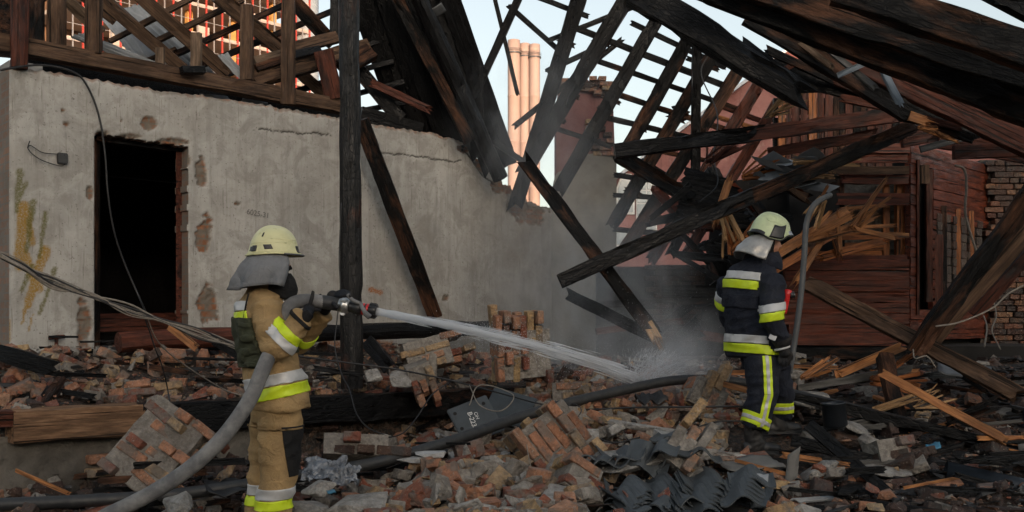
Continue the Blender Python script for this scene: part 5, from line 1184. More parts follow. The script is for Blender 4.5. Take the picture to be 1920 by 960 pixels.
hp = catmull([P(-60, 948, 6.5), P(120, 941, 6.6), P(300, 930, 6.75), P(420, 915, 6.85), P(560, 893, 6.95), P(700, 868, 7.2), P(850, 826, 7.6), P(960, 787, 8.0), P(1060, 757, 8.3), P(1180, 729, 8.6), P(1260, 714, 8.75), P(1330, 712, 8.8), P(1400, 719, 8.8), P(1450, 730, 8.8), P(1540, 752, 8.5), P(1700, 792, 8.15), P(1850, 828, 7.9), P(2000, 868, 7.65)], 14)
o = tube('black_hose', hp, .044, M['black_rubber'], None, 14); tag(o, 'long black fire hose snaking over the rubble from left edge to the dark geared firefighter', 'hose')
for p in hp: HG[hcell(p.x, p.y)] = max(hget(p.x, p.y), p.z - .05) if p.z - gz(p.x, p.y) < .3 else hget(p.x, p.y)

CAP[0] = .1
scatter(1000, list(range(10)), .85, 1.2); scatter(900, list(range(10, 29)), .5, 1.25); scatter(1500, list(range(29)), .3, .65, .8)
pieces.sort(key=lambda q: -(q[2] / q[5]) * (1.0 if abs(q[6] / q[5]) < .52 else .2) * (1.3 if q[0] < 10 else 1))
PM_ = {}
LM = [(1036, 7.3, 'big central brick lump'), (1162, 6.95, 'large flat pale slab'), (1266, 7.35, 'white topped concrete block'), (1372, 7.3, 'slab beside the near boot'), (668, 6.3, 'grey slab at the bottom edge'),
      (825, 6.45, 'upright mortar wedge'), (612, 7.0, 'crumpled silver foil'), (668, 7.4, 'sooty row of bricks'), (805, 7.3, 'heap of white ash'), (890, 8.4, 'stencilled steel panel'), (985, 6.5, 'brown masonry block at the bottom edge'),
      (1110, 6.4, 'left end of the tile heap'), (1300, 6.4, 'middle of the tile heap'), (1420, 6.6, 'right end of the tile heap'), (1325, 8.5, 'brick lump before the dark boots'), (1215, 7.8, 'long narrow concrete strip'), (1200, 9.2, 'foot of the water jet'),
      (985, 9.7, 'upright brick pier'), (785, 9.8, 'small leaning brick lump on the porch'), (660, 9.5, 'round post'), (290, 7.2, 'tilted slab of orange brickwork'), (240, 8.7, 'small brick lump on the porch'), (350, 9.3, 'fallen log'), (100, 9.2, 'wall bracket'), (20, 8.0, 'left end of the sill beam'), (430, 8.6, 'back of the tan firefighter'),
      (1567, 7.75, 'burnt metal pot'), (1652, 7.3, 'two red bricks lump'), (1615, 6.9, 'diagonal black bar'), (1700, 8.2, 'short brown post'), (1780, 7.0, 'thick black pipe'), (1860, 8.4, 'lower end of the long brown beam'), (1500, 8.8, 'wet grey plank'), (1538, 6.8, 'grey felt shard'), (1900, 7.6, 'right edge of the picture'), (1700, 9.6, 'cabin corner'),
      (760, 8.0, 'curl of black wire'), (560, 7.4, 'tan trousers'), (1100, 8.6, 'middle of the black hose'), (720, 7.0, 'near stretch of the black hose')]
LM = [((a - 960) / F * b_, b_, n_) for a, b_, n_ in LM]
def where_at(x, y):
    lx, ly, n_ = min(LM, key=lambda q: (q[0] - x) ** 2 + (q[1] - y) ** 2); dx, dy = x - lx, y - ly
    rel = ('right of' if dx > 0 else 'left of') if abs(dx) > abs(dy) else ('behind' if dy > 0 else 'in front of')
    return ('just ' if math.hypot(dx, dy) < .22 else '') + rel + ' the ' + n_
for k, Mx, s, mt, pl_, y, x in pieces[:300]:
    if (k, mt) not in PM_: PM_[(k, mt)] = mesh('brick_piece', *PV[k], M[mt])
    reg = where_at(x, y)
    nm = {'mortar': 'mortar_lump', 'concrete': 'concrete_lump'}.get(mt, 'brick')
    kind = 'whole ' if k in (0, 4) and nm == 'brick' else 'broken ' if nm == 'brick' and k < 10 else 'jagged ' if k < 24 else 'flat '
    tag(link(nm, PM_[(k, mt)], Mx), kind + PLN[mt] + ' ' + reg, 'brick' if nm == 'brick' else 'rubble', kind + PLN[mt] + 's ' + reg)
def merge(name, items, label, mats):
    V = []; Fc = []; mi = []; ix = {m_: i for i, m_ in enumerate(mats)}
    for k, Mx, mt in items:
        v, f = PV[k]; b0 = len(V); V += [tuple(Mx @ q) for q in v]; Fc += [tuple(b0 + q for q in ff) for ff in f]; mi += [ix[mt]] * len(f)
    me = bpy.data.meshes.new(name); me.from_pydata(V, [], Fc)
    for m_ in mats: me.materials.append(M[m_])
    me.polygons.foreach_set('material_index', mi); me.update()
    return tag(link(name, me), label, 'rubble', None, 'stuff')
MM = ['brick_red', 'brick_orange', 'brick_yellow', 'mortar', 'concrete', 'brick_dark']
merge('loose_rubble', [(k, Mx, mt) for k, Mx, s, mt, *_ in pieces[300:]], 'smaller broken bricks and mortar filling the gaps of the rubble', MM)
CAP[0] = .05
g0 = len(pieces); scatter(9000, list(range(10, 24)), .07, .3, .7)
merge('brick_gravel', [(k, Mx, mt) for k, Mx, s, mt, *_ in pieces[g0:]], 'fine brick crumbs and grit strewn over the whole ground', MM)
# charcoal and burnt scraps
MK = ['soot_lump']; M['soot_lump'] = simple('charcoal', (.014, .013, .013), .6, 0, 9, .3, .6, 30, .01, dark=(.04, .035, .03)); M['scrapwood'] = M['charbrown']
items = []
for k in range(4200):
    y = 5.7 + 6.5 * rg.random(); x = rg.uniform(-.56, .56) * y; d, pl_ = dens(x, y)
    if rg.random() < {'main': .12, 'porch': .35, 'pit': 1, 'right': 1, 'back': .7, 'under': 1}.get(pl_, 0):
        s = rg.uniform(.15, .8); items.append((rg.randrange(10, 29), Matrix.Translation((x, y, settle(x, y, .07 * s, .05 * s))) @ Matrix.Rotation(rg.uniform(0, 6), 4, 'Z') @ Matrix.Rotation(rg.gauss(0, .4), 4, 'X') @ Matrix.Diagonal((s * rg.choice((1, 1, 2.2, 3)), s, s * .7, 1)), rg.choice(('soot_lump', 'soot_lump', 'soot_lump', 'brick_dark', 'scrapwood'))))
merge('burnt_scraps', items, 'black charcoal and burnt scraps between the rubble', ['soot_lump', 'brick_dark', 'scrapwood'])
# burnt sticks and laths on the debris
for k in range(110):
    y = rg.uniform(6.4, 10.5); px_ = rg.choice((rg.uniform(1480, 1930), rg.uniform(1480, 1930), rg.uniform(600, 900), rg.uniform(100, 430))); x = (px_ - 960) / F * y
    d, pl_ = dens(x, y)
    if pl_ == 'main': continue
    l = rg.uniform(.2, .75); a = rg.uniform(-.5, .5) + (0 if rg.random() < .7 else 1.2); w = rg.uniform(.018, .05); z = hget(x, y) + .03
    mt = rg.choice(('soot', 'charbrown', 'rawwood', 'soot', 'greywood') if pl_ == 'right' else ('soot', 'soot', 'charbrown'))
    where = where_at(x, y)
    cn = {'soot': 'black burnt lath', 'charbrown': 'scorched brown lath', 'rawwood': 'split orange lath', 'greywood': 'wet grey lath'}[mt]
    timber('lath', Vector((x - math.cos(a) * l / 2, y - math.sin(a) * l / 2, z + rg.uniform(-.03, .08))), Vector((x + math.cos(a) * l / 2, y + math.sin(a) * l / 2, z + rg.uniform(-.03, .08))), w, w * .6, M[mt], None, cn + ' ' + where, 'lath', cn + 's ' + where, ends=('broken', 'broken'), rough=.004, seg=.16)
# slate pieces on the loft
LT = []
for k in range(3):
    V, Fc = hull_piece(rg, .5, .34, .014, 12, .8); LT.append(mesh('roof_tile', V, Fc, M['asbestos']))
for k in range(26):
    px_, py_ = rg.uniform(1425, 1560), rg.uniform(292, 352); 
    tile(P(px_, py_, 11.0 + rg.uniform(-.2, .4)), rg.uniform(0, 6), rg.uniform(-.5, .5), rg.uniform(-.4, .4), 0, 'grey slate piece in the heap beneath the gable boards', 'grey slates beneath the gable', LT[k % 3])

# ------------------------------------------------------------------ cables
cbn = empty('cable_bundle', P(200, 560, 7.3)); tag(cbn, 'sagging bundle of pale and black cables from left edge to the firefighter in tan', 'cables')
for k in range(11):
    j = lambda a=5: rnd.uniform(-a, a)
    mt = M['wire'] if k % 3 == 0 else M['palewire']
    pts = [P(-30, 462 + j(6), 6.9 + j(.05)), P(40, 496 + j(9), 7.0 + j(.1)), P(100, 528 + j(9 + k * 1.2), 7.1), P(170, 553 + j(4), 7.2), P(240, 580 + j(11), 7.3), P(300, 600 + j(3), 7.4), P(370, 624 + j(13), 7.5), P(420, 640 + j(7), 7.6), P(470, 655 + j(9), 7.7)]
    tube('cable', catmull(pts, 7), rnd.choice((.004, .006, .008)), mt, cbn, 6)
def cable(pts, r, mt, label, n=8):
    return tag(tube('cable', catmull([P(*p) for p in pts], n), r, M[mt], None, 6), label, 'cable')
cable([(270, 590, 7.4), (290, 650, 7.5), (305, 690, 7.6), (316, 740, 7.7), (322, 800, 7.3), (300, 870, 7.1), (282, 900, 7)], .006, 'wire', 'thin black cable dropping from the bundle over the tilted brick slab')
cable([(275, 592, 7.4), (296, 640, 7.6), (340, 680, 8), (420, 730, 8.4), (470, 745, 8.4)], .005, 'palewire', 'thin pale cable dropping from the bundle to the sill beam')
cable([(560, 668, 8.4), (650, 680, 8.6), (740, 692, 8.7), (840, 712, 8.7), (930, 735, 8.7), (1060, 766, 8.4), (1200, 764, 8.2), (1395, 762, 8)], .008, 'wire', 'black cable stretched level from the tan firefighter to the dark trousers')
cable([(640, 380, 9.2), (636, 480, 9.2), (638, 540, 9.2), (632, 600, 9.2), (628, 650, 9.1), (640, 700, 9), (655, 730, 8.8), (668, 775, 8.5), (690, 802, 8.2), (720, 815, 8)], .006, 'wire', 'thin black wire hanging along the round post and curling into the debris')
cable([(845, 715, 8.7), (810, 740, 8.6), (780, 785, 8.4), (750, 815, 8.1), (700, 822, 7.9)], .006, 'wire', 'thin black wire looping down left of the steel panel')
cable([(880, 722, 8.7), (900, 760, 8.4), (940, 770, 8.3), (962, 740, 8.5), (900, 722, 8.6), (880, 760, 8.3)], .005, 'palewire', 'pale wire looped over the steel panel')
cable([(985, 810, 7.2), (990, 850, 7.05), (1000, 890, 6.95), (1020, 920, 6.8), (1036, 936, 6.7)], .004, 'palewire', 'pale wire hanging down the big central brick lump')
cable([(1050, 765, 8), (1085, 790, 7.8), (1110, 815, 7.6), (1150, 830, 7.5), (1200, 820, 7.5)], .007, 'wire', 'black wire curling right of the big central brick lump')
cable([(1260, 815, 7.5), (1310, 800, 7.6), (1350, 790, 7.7), (1400, 790, 7.7)], .007, 'wire', 'black wire running to the near boot of the dark geared firefighter')
cable([(1050, 762, 8.1), (1062, 800, 7.7), (1090, 770, 7.8), (1070, 758, 8), (1048, 790, 7.7), (1080, 800, 7.6)], .005, 'wire', 'tangled black wire on top of the central rubble')
cable([(1755, 612, 8.2), (1800, 604, 8.3), (1860, 578, 8.4), (1900, 545, 8.4), (1990, 505, 8.4)], .008, 'palewire', 'pale cord slung across the leaning posts at right')
cable([(1790, 310, 11), (1808, 318, 11), (1812, 350, 11), (1810, 400, 11), (1822, 445, 11), (1834, 480, 11)], .014, 'palewire', 'pale cable hanging on the side wall of the cabin')
cable([(1848, 460, 10.5), (1850, 520, 10.4), (1838, 570, 10.2), (1850, 610, 10), (1846, 650, 9.8)], .008, 'palewire', 'first thin cord dangling before the brick wall')
cable([(1858, 545, 10.4), (1868, 590, 10.2), (1860, 620, 10), (1876, 655, 9.8)], .007, 'palewire', 'second thin cord dangling before the brick wall, lower one')
cable([(1330, 100, 12.8), (1315, 140, 12.8), (1345, 215, 12.6), (1338, 290, 12), (1345, 345, 11.6), (1310, 380, 11.4)], .008, 'wire', 'thin wire dangling through the bare rafters beside the upright post')
cable([(1712, 655, 8.5), (1716, 672, 8.4), (1738, 668, 8.4), (1755, 690, 8.4)], .006, 'palewire', 'pale string tied at the foot of the leaning post')
# ------------------------------------------------------------------ people
def fabric(name, col, rough=.85, dirt=(.03, .028, .025), var=.4, sheen=.2, weave=900):
    m, t, b = new_mat(name); g = G(t); co = g.coord(rand=False)
    c = g.mix(g.math('MULTIPLY', g.ramp(g.noise(co, 7, 6, .65), [(.42, 0), (.72, 1)]), var), col, dirt)
    c = g.mix(g.math('MULTIPLY', g.ramp(g.noise(co, 2.3, 4, .6), [(.45, 0), (.7, 1)]), var * .6), c, tuple(min(1, x * 1.35) for x in col))
    setc(g, b, 'Base Color', c); b.inputs['Roughness'].default_value = rough; b.inputs['Specular IOR Level'].default_value = .25
    g.bump(g.math('ADD', g.noise(co, 15, 6, .6, 1.2), g.math('MULTIPLY', g.noise(co, weave, 1), .08)), b, .85, .02); return m
M['tan'] = fabric('tan_turnout_cloth', (.37, .245, .115)); M['navy'] = fabric('navy_turnout_cloth', (.0115, .0145, .025), .8, (.05, .05, .052), .35)
M['greycloth'] = fabric('grey_hood_cloth', (.19, .195, .205)); M['olive'] = fabric('olive_webbing', (.05, .055, .032)); M['blackcloth'] = fabric('black_cloth', (.011, .011, .012))
M['hivis'] = simple('lime_reflective_tape', (.62, .78, .02), .5, 0, 20, .25, .1, 200, .001, dark=(.3, .36, .03)); M['refl'] = simple('silver_reflective_tape', (.55, .55, .55), .5, .15, 14, .4, .2, 120, .001, dark=(.25, .25, .25))
M['helmet'] = simple('cream_helmet_shell', (.66, .64, .36), .38, 0, 14, .35, .08, 50, .001, dark=(.36, .33, .18)); M['helmet2'] = simple('pale_green_helmet_shell', (.52, .6, .36), .36, 0, 14, .4, .08, 50, .001, dark=(.2, .23, .14))
M['capesilver'] = simple('aluminised_cape', (.42, .41, .39), .42, .55, 12, .6, .6, 30, .006, dark=(.12, .11, .1)); M['leather'] = simple('black_boot_leather', (.014, .014, .015), .5, 0, 14, .45, .4, 30, .003, dark=(.06, .055, .05))
M['glove'] = fabric('black_glove', (.012, .014, .019), .75, (.07, .055, .035), .5); M['skin'] = simple('skin', (.42, .21, .14), .5, 0, 20, .25, .15, 60, .001, dark=(.3, .12, .08))
M['mask'] = M['blackcloth']; M['eye'] = simple('eye', (.03, .02, .015), .15, 0, 5, 0, 0)
def add_rings(bm, rings, k=18):
    prev = None
    for c, U, W in rings:
        cur = [bm.verts.new(c + U * math.cos(2 * math.pi * j / k) + W * math.sin(2 * math.pi * j / k)) for j in range(k)]
        if prev is None: bm.faces.new(cur[::-1])
        else:
            for j in range(k): bm.faces.new((prev[j], prev[(j + 1) % k], cur[(j + 1) % k], cur[j]))
        prev = cur
    bm.faces.new(prev)
def add_limb(bm, pts, rad, k=14, sub=5):
    path = catmull(pts, sub); n = len(pts) - 1; rr = []
    for i in range(len(path)):
        u = i / sub; a = min(int(u), n - 1); rr.append(lerp(rad[a], rad[a + 1], u - a))
    V, Fc = tube_data(path, rr, k); vs_ = [bm.verts.new(v) for v in V]
    for f in Fc: bm.faces.new([vs_[i] for i in f])
def add_ball(bm, c, r3, rot=None):
    Mx = Matrix.Translation(c) @ (rot.to_4x4() if rot else Matrix()) @ Matrix.Diagonal((*r3, 1))
    bmesh.ops.create_uvsphere(bm, u_segments=18, v_segments=12, radius=1, matrix=Mx)
def wrinkle(me, amp, f, seed, aniso=None):
    vs_ = me.vertices; nn = [v.normal.copy() for v in vs_]
    for v, n_ in zip(vs_, nn):
        p = v.co; q = Vector((p.x * f, p.y * f, p.z * f * .8))
        w = noise.noise(Vector((q.x + seed, q.y, q.z))) + .6 * noise.noise(Vector((q.x * 2.1, q.y * 2.1 + seed, q.z * 2.4)))
        r_ = 1 - abs(noise.noise(Vector((q.x * .9 - seed, q.y * .9, q.z * 1.6)))) * 2
        fo = 1 - abs(noise.noise(Vector((q.x * .55 + q.z * .5, q.y * .55 + seed * 2, q.z * 1.9 - q.x * .4)))) * 3
        v.co = p + n_ * amp * (w * .6 + .4 * r_ + .7 * max(-.4, fo))
    me.update()
def seg_dist(p, a, b_):
    d = b_ - a; t_ = max(0, min(1, (p - a).dot(d) / d.length_squared)); return (p - a - d * t_).length, t_
def band(name, me, co, no, width, mat, parent, pred=None, off=.006, cuts=()):
    """strip of cloth lying on a garment between two planes; cuts are further (point, normal) planes kept on the + side"""
    bm = bmesh.new(); bm.from_mesh(me); bm.normal_update(); nrm = None
    no = Vector(no).normalized(); co = Vector(co)
    for c_, n_ in [(co, no), (co + no * width, -no)] + [(Vector(a), Vector(b_).normalized()) for a, b_ in cuts]:
        bmesh.ops.bisect_plane(bm, geom=bm.verts[:] + bm.edges[:] + bm.faces[:], plane_co=c_, plane_no=n_, clear_inner=True)
    if pred:
        bmesh.ops.delete(bm, geom=[f for f in bm.faces if not pred(f.calc_center_median(), f.normal)], context='FACES')
    bm.normal_update(); bm.faces.ensure_lookup_table(); bm.faces.index_update(); bm.verts.index_update()
    seen = set(); isl = []
    for f in bm.faces:
        if f.index in seen: continue
        st = [f]; seen.add(f.index); cur = []
        while st:
            q = st.pop(); cur.append(q)
            for e in q.edges:
                for h in e.link_faces:
                    if h.index not in seen: seen.add(h.index); st.append(h)
        if len(cur) > 25: isl.append([[(v.co + v.normal * off, v.co - v.normal * .003, v.index) for v in q.verts] for q in cur])
    bm.free(); out = None
    for cur in isl:
        ix = {}; V = []; Fc = []; ec = {}
        for q in cur:
            ids = []
            for a_, b_, k in q:
                if k not in ix: ix[k] = len(V); V += [a_, b_]
                ids.append(ix[k])
            Fc.append(tuple(ids))
            for i in range(len(ids)):
                e = (ids[i], ids[(i + 1) % len(ids)]); ec[e] = 1
        for (i, j) in list(ec):
            if (j, i) not in ec: Fc.append((j, i, i + 1, j + 1))
        ok = sorted({i for f in Fc for i in f}); rm = {k: i for i, k in enumerate(ok)}
        out = link(name, mesh(name, [V[k] for k in ok], [tuple(rm[i] for i in f) for f in Fc], mat, True), Matrix(), parent)
    return out
def garment(name, bm, voxel, mat, parent, wr, seed, smooth_it=3):
    me = remesh(bm, voxel, smooth_it, name)
    for v in me.vertices: pass
    if wr: wrinkle(me, wr[0], wr[1], seed)
    me.materials.clear(); me.materials.append(mat); me.polygons.foreach_set('use_smooth', [True] * len(me.polygons)); me.update()
    return link(name, me, Matrix(), parent), me
def helmet_at(Mx, parent, mat, rx=.152, ry=.122, hz=.158, style=0):
    def rimz(th):   # th 0 = front
        c = math.cos(th); 
        if style == 0: return -.012 + .006 * c - .012 * max(0, -c)
        return .01 if c > .75 else -.075 * sstep(.75, .1, c) if c > -.3 else -.075 + .04 * sstep(-.3, -.9, c)
    def pt(th, ph, k=1.0):
        c, s = math.cos(th), math.sin(th); e = .86
        cp = math.cos(ph); sp = math.sin(ph); rz = rimz(th)
        x = rx * (1.04 if c > 0 else 1) * c * cp ** e; y = ry * s * cp ** e; z = lerp(rz, hz, sp ** .92)
        z += .01 * math.exp(-(y / .022) ** 2) * sp
        fl = max(0, 1 - ph / .2) ** 2; x += c * .016 * fl * (1.7 if c > .6 else 1); y += s * .01 * fl
        return Vector((x * k, y * k, z * k))
    n, m_ = 48, 16; V = []; Fc = []
    for k in (1.0, .955):
        for j in range(m_ + 1):
            for i in range(n): V.append(pt(2 * math.pi * i / n, j / m_ * math.pi / 2 * .995, k))
    q = n * (m_ + 1)
    for j in range(m_):
        for i in range(n): a = j * n + i; b_ = j * n + (i + 1) % n; Fc += [(a, b_, b_ + n, a + n), (q + a, q + a + n, q + b_ + n, q + b_)]
    for i in range(n): Fc.append((i, q + i, q + (i + 1) % n, (i + 1) % n))
    Fc.append(tuple(m_ * n + i for i in range(n)))
    h = link('helmet', mesh('helmet', V, Fc, mat, True), Mx, parent)
    def patch(nm, t0, t1, p0, p1, mt, k=1.012, taper=0):
        V = []; Fc = []; a_, b_ = 8, 6
        for kk in (k, .98):
            for j in range(b_ + 1):
                for i in range(a_ + 1):
                    tt = lerp(t0, t1, i / a_) + taper * (j / b_); V.append(pt(tt, lerp(p0, p1, j / b_), kk))
        w = a_ + 1; q = w * (b_ + 1)
        for j in range(b_):
            for i in range(a_): c_ = j * w + i; Fc.append((c_, c_ + 1, c_ + w + 1, c_ + w))
        for i in range(a_): Fc += [(i, q + i, q + i + 1, i + 1)]; c_ = b_ * w + i; Fc.append((c_, c_ + 1, q + c_ + 1, q + c_))
        for j in range(b_): c_ = j * w; Fc.append((c_, c_ + w, q + c_ + w, q + c_)); c_ = j * w + a_; Fc.append((c_, q + c_, q + c_ + w, c_ + w))
        return link(nm, mesh(nm, V, Fc, mt, True), Mx, h)
    # rim trim
    ring = [Mx @ pt(2 * math.pi * i / 60, .01, 1.0) for i in range(61)]
    tube('rim_trim', ring, .0055, M['blackplastic'] if style else mat, h, 6)
    return h, patch, pt
def cape_at(Mx, parent, mat, th0, th1, top, bot, folds=5, amp=.012, n=34, m_=10, seed=1):
    """hood cloth hanging from a helmet: top(th) and bot(th) give points in helmet space"""
    V = []; Fc = []
    for side in (0, 1):
        for j in range(m_ + 1):
            for i in range(n + 1):
                th = lerp(th0, th1, i / n); v = j / m_; a, b_ = Vector(top(th)), Vector(bot(th)); p = a.lerp(b_, v)
                bulge = math.sin(v * math.pi) * .02; d = Vector((p.x, p.y, 0)).normalized()
                p += d * (bulge + amp * v * math.sin(th * folds + seed + v * 1.5) + .018 * v * noise.noise(p * 11) + .008 * noise.noise(p * 22) - side * .006); p.z += .01 * v * math.sin(th * 3 + seed); V.append(p)
    w = n + 1; q = w * (m_ + 1)
    for j in range(m_):
        for i in range(n): a = j * w + i; Fc += [(a, a + 1, a + w + 1, a + w), (q + a, q + a + w, q + a + w + 1, q + a + 1)]
    for i in range(n): a = m_ * w + i; Fc.append((a, a + 1, q + a + 1, q + a))
    for j in range(m_): a = j * w; Fc.append((a, a + w, q + a + w, q + a)); a = j * w + n; Fc.append((a, q + a, q + a + w, a + w))
    return link('hood_cape', mesh('hood_cape', V, Fc, mat, True), Mx, parent)
def rotm(yaw, pitch=0, roll=0): return Matrix.Rotation(yaw, 4, 'Z') @ Matrix.Rotation(pitch, 4, 'Y') @ Matrix.Rotation(roll, 4, 'X')
def body_mesh(parent, S, hm, skin_z):
    """one continuous body: head with face, neck, trunk, arms and legs, mostly under the clothes"""
    bm = bmesh.new(); H3 = hm
    def h(x, y, z): return H3 @ Vector((x, y, z))
    q3 = hm.to_3x3()
    add_ball(bm, h(-.008, 0, .02), (.098, .076, .115), q3); add_ball(bm, h(.03, 0, -.05), (.066, .058, .07), q3); add_ball(bm, h(.06, 0, -.092), (.026, .026, .02), q3)
    add_limb(bm, [h(.088, 0, .005), h(.106, 0, -.025), h(.112, 0, -.04)], [.009, .013, .015], 8, 3)
    add_ball(bm, h(.082, .032, .018), (.014, .02, .009), q3); add_ball(bm, h(.082, -.032, .018), (.014, .02, .009), q3)
    add_ball(bm, h(.09, 0, -.065), (.012, .024, .006), q3); add_ball(bm, h(.088, 0, -.076), (.012, .022, .006), q3)
    for s in (-1, 1): add_ball(bm, h(-.012, s * .078, -.015), (.02, .008, .032), q3)
    add_limb(bm, [h(-.02, 0, -.05), S['neck'] + Vector((0, 0, -.02)), S['neck'] - Vector((0, 0, .12))], [.058, .06, .075], 12)
    fw, lf = S['fw'], S['lf']
    add_rings(bm, [(c, fw * a * .74, lf * b_ * .8) for c, a, b_ in S['torso'][1:-1]])
    for sh, el, wr in (S['arm_r'], S['arm_l']): add_limb(bm, [sh, el, wr, wr + (wr - el).normalized() * .05], [.06, .048, .036, .03], 10)
    for hp_, kn, an in (S['leg_r'], S['leg_l']): add_limb(bm, [hp_ + Vector((0, 0, .05)), kn, an, an - Vector((0, 0, .03))], [.085, .062, .048, .05], 12)
    me = remesh(bm, .009, 2, 'body'); me.materials.clear(); me.materials.append(M['skin']); me.materials.append(M['blackcloth'])
    inv = hm.inverted(); mi = []
    for p in me.polygons: mi.append(0 if skin_z(inv @ p.center) else 1)
    me.polygons.foreach_set('material_index', mi); me.polygons.foreach_set('use_smooth', [True] * len(me.polygons)); me.update()
    b_ = link('body', me, Matrix(), parent)
    for s in (-1, 1):
        bmx = bmesh.new(); bmesh.ops.create_uvsphere(bmx, u_segments=12, v_segments=8, radius=.0095, matrix=Matrix.Translation(h(.083, s * .031, .004))); bm_obj('eye', bmx, M['eye'], b_, True, M=Matrix())
    return b_
def boot(parent, ankle, fwd, L_=.3):
    bm = bmesh.new(); up = Vector((0, 0, 1)); f = Vector((fwd.x, fwd.y, 0)).normalized(); s = up.cross(f); g0 = ankle - up * .12
    add_rings(bm, [(ankle + up * .14, f * .075, s * .068), (ankle + up * .03, f * .07, s * .06), (ankle - up * .05 + f * .02, f * .085, s * .058), (ankle - up * .1 + f * .03, f * .1, s * .055)], 14)
    add_rings(bm, [(g0 - f * .085 + up * .04, up * .042, s * .042), (g0 - f * .02 + up * .05, up * .055, s * .047), (g0 + f * .1 + up * .045, up * .048, s * .052), (g0 + f * .18 + up * .04, up * .04, s * .05), (g0 + f * .215 + up * .035, up * .026, s * .034)], 14)
    me = remesh(bm, .009, 2, 'boot'); wrinkle(me, .004, 14, 3); me.materials.clear(); me.materials.append(M['leather']); me.polygons.foreach_set('use_smooth', [True] * len(me.polygons))
    b_ = link('boot', me, Matrix(), parent)
    bm = bmesh.new(); pr = [(-.105, .03), (-.1, .046), (-.03, .042), (.06, .05), (.15, .056), (.21, .045), (.232, .02)]
    bot = [bm.verts.new(g0 + f * x + s * y) for x, y in pr] + [bm.verts.new(g0 + f * x - s * y) for x, y in pr[::-1]]
    top = [bm.verts.new(v.co + up * .026) for v in bot]; bm.faces.new(bot[::-1]); bm.faces.new(top)
    for i in range(len(bot)): j = (i + 1) % len(bot); bm.faces.new((bot[i], bot[j], top[j], top[i]))
    bm_obj('sole', bm, M['black_rubber'], b_, M=Matrix()); return b_
def glove(parent, wrist, palm, fingers, thumb, r=.0105, palm_r=.034):
    """fingers: list of point chains rooted in the palm"""
    bm = bmesh.new()
    add_limb(bm, [wrist, wrist.lerp(palm, .5), palm], [.036, .036, palm_r], 12, 4); add_ball(bm, palm, (palm_r * 1.05,) * 3)
    for ch in fingers: add_limb(bm, [palm.lerp(ch[0], .4)] + ch, [r * 1.3] + [r * 1.08] * (len(ch) - 1) + [r * .85], 8, 4)
    add_limb(bm, [palm.lerp(thumb[0], .3)] + thumb, [r * 1.5] + [r * 1.2] * (len(thumb) - 1) + [r], 8, 4)
    me = remesh(bm, .0045, 2, 'glove'); me.materials.clear(); me.materials.append(M['glove']); me.polygons.foreach_set('use_smooth', [True] * len(me.polygons))
    return link('glove', me, Matrix(), parent)
def lime_silver(garm, me, co, no, w1, w2, parent, pred, gap=.006, flip=False, off=.006, cuts=()):
    no = Vector(no).normalized(); co = Vector(co); a, b_ = (M['hivis'], M['refl']) if not flip else (M['refl'], M['hivis'])
    band('lime_band' if not flip else 'silver_band', me, co, no, w1, a, garm, pred, off, cuts); band('silver_band' if not flip else 'lime_band', me, co + no * (w1 + gap), no, w2, b_, garm, pred, off, cuts)

# ---- firefighter in tan, holding the nozzle
def vec2(h): return Vector((math.cos(h), math.sin(h), 0)), Vector((-math.sin(h), math.cos(h), 0))
fw, lf = vec2(R(24)); Y1 = 6.1
pT = lambda px, py, y=Y1: P(px, py, y)
p1 = empty('person', P(505, 1000, Y1)); tag(p1, 'firefighter in tan suit and cream helmet spraying water from a hose', 'person')
tor = [(pT(526, 764), .176, .25), (pT(523, 738), .172, .248), (pT(511, 692), .162, .24), (pT(499, 642), .155, .235), (pT(493, 602), .15, .232), (pT(489, 572), .138, .222), (pT(490, 553), .112, .19), (pT(496, 540), .088, .115), (pT(500, 526), .074, .078)]
shr = pT(490, 573) - lf * .195; shl = pT(488, 573) + lf * .195
S1 = dict(fw=fw, lf=lf, neck=pT(502, 528), torso=tor, arm_r=(shr, P(517, 652, 5.83), P(571, 597, 5.84)), arm_l=(shl, P(556, 640, 6.34), P(607, 583, 6.14)),
          leg_r=(pT(520, 768) - lf * .1, pT(517, 868) - lf * .105, pT(505, 968) - lf * .11), leg_l=(pT(514, 768) + lf * .1, pT(508, 868) + lf * .105, pT(498, 968) + lf * .11))
hm = Matrix.Translation(pT(511, 492, 6.08)) @ rotm(R(16), R(2))
body_mesh(p1, S1, hm, lambda v: v.x > .03 and -.012 < v.z < .04 and abs(v.y) < .06)
bm = bmesh.new(); add_rings(bm, [(c, fw * a, lf * b_) for c, a, b_ in tor], 22)
for (sh, el, wr) in (S1['arm_r'], S1['arm_l']):
    add_limb(bm, [sh + (sh - el) * .02 + Vector((0, 0, -.01)), sh.lerp(el, .5), el, el.lerp(wr, .5), wr], [.084, .082, .078, .07, .062], 16)
jk1, jm1 = garment('jacket', bm, .0105, M['tan'], p1, (.017, 7.5), 3.1)
arm_d = lambda p: min(seg_dist(p, *S1['arm_r'][:2])[0], seg_dist(p, *S1['arm_r'][1:])[0], seg_dist(p, *S1['arm_l'][:2])[0], seg_dist(p, *S1['arm_l'][1:])[0])
tors = lambda p, n: arm_d(p) > .125 or (p - pT(505, 650)).to_2d().length < .02
slope = Vector((-.2, 0, .98))
lime_silver(jk1, jm1, pT(520, 745), slope, .068, .066, p1, None, .01, off=.008)
lime_silver(jk1, jm1, pT(500, 602), (-.05, 0, 1), .062, .056, p1, tors, .006, off=.008)
fa = (S1['arm_r'][2] - S1['arm_r'][1]).normalized(); nearf = lambda p, n: seg_dist(p, *S1['arm_r'][1:])[0] < .115 and (p - S1['arm_r'][1]).dot(fa) > .02
lime_silver(jk1, jm1, S1['arm_r'][1] + fa * .035, fa, .052, .05, p1, nearf, .002, True, off=.008)
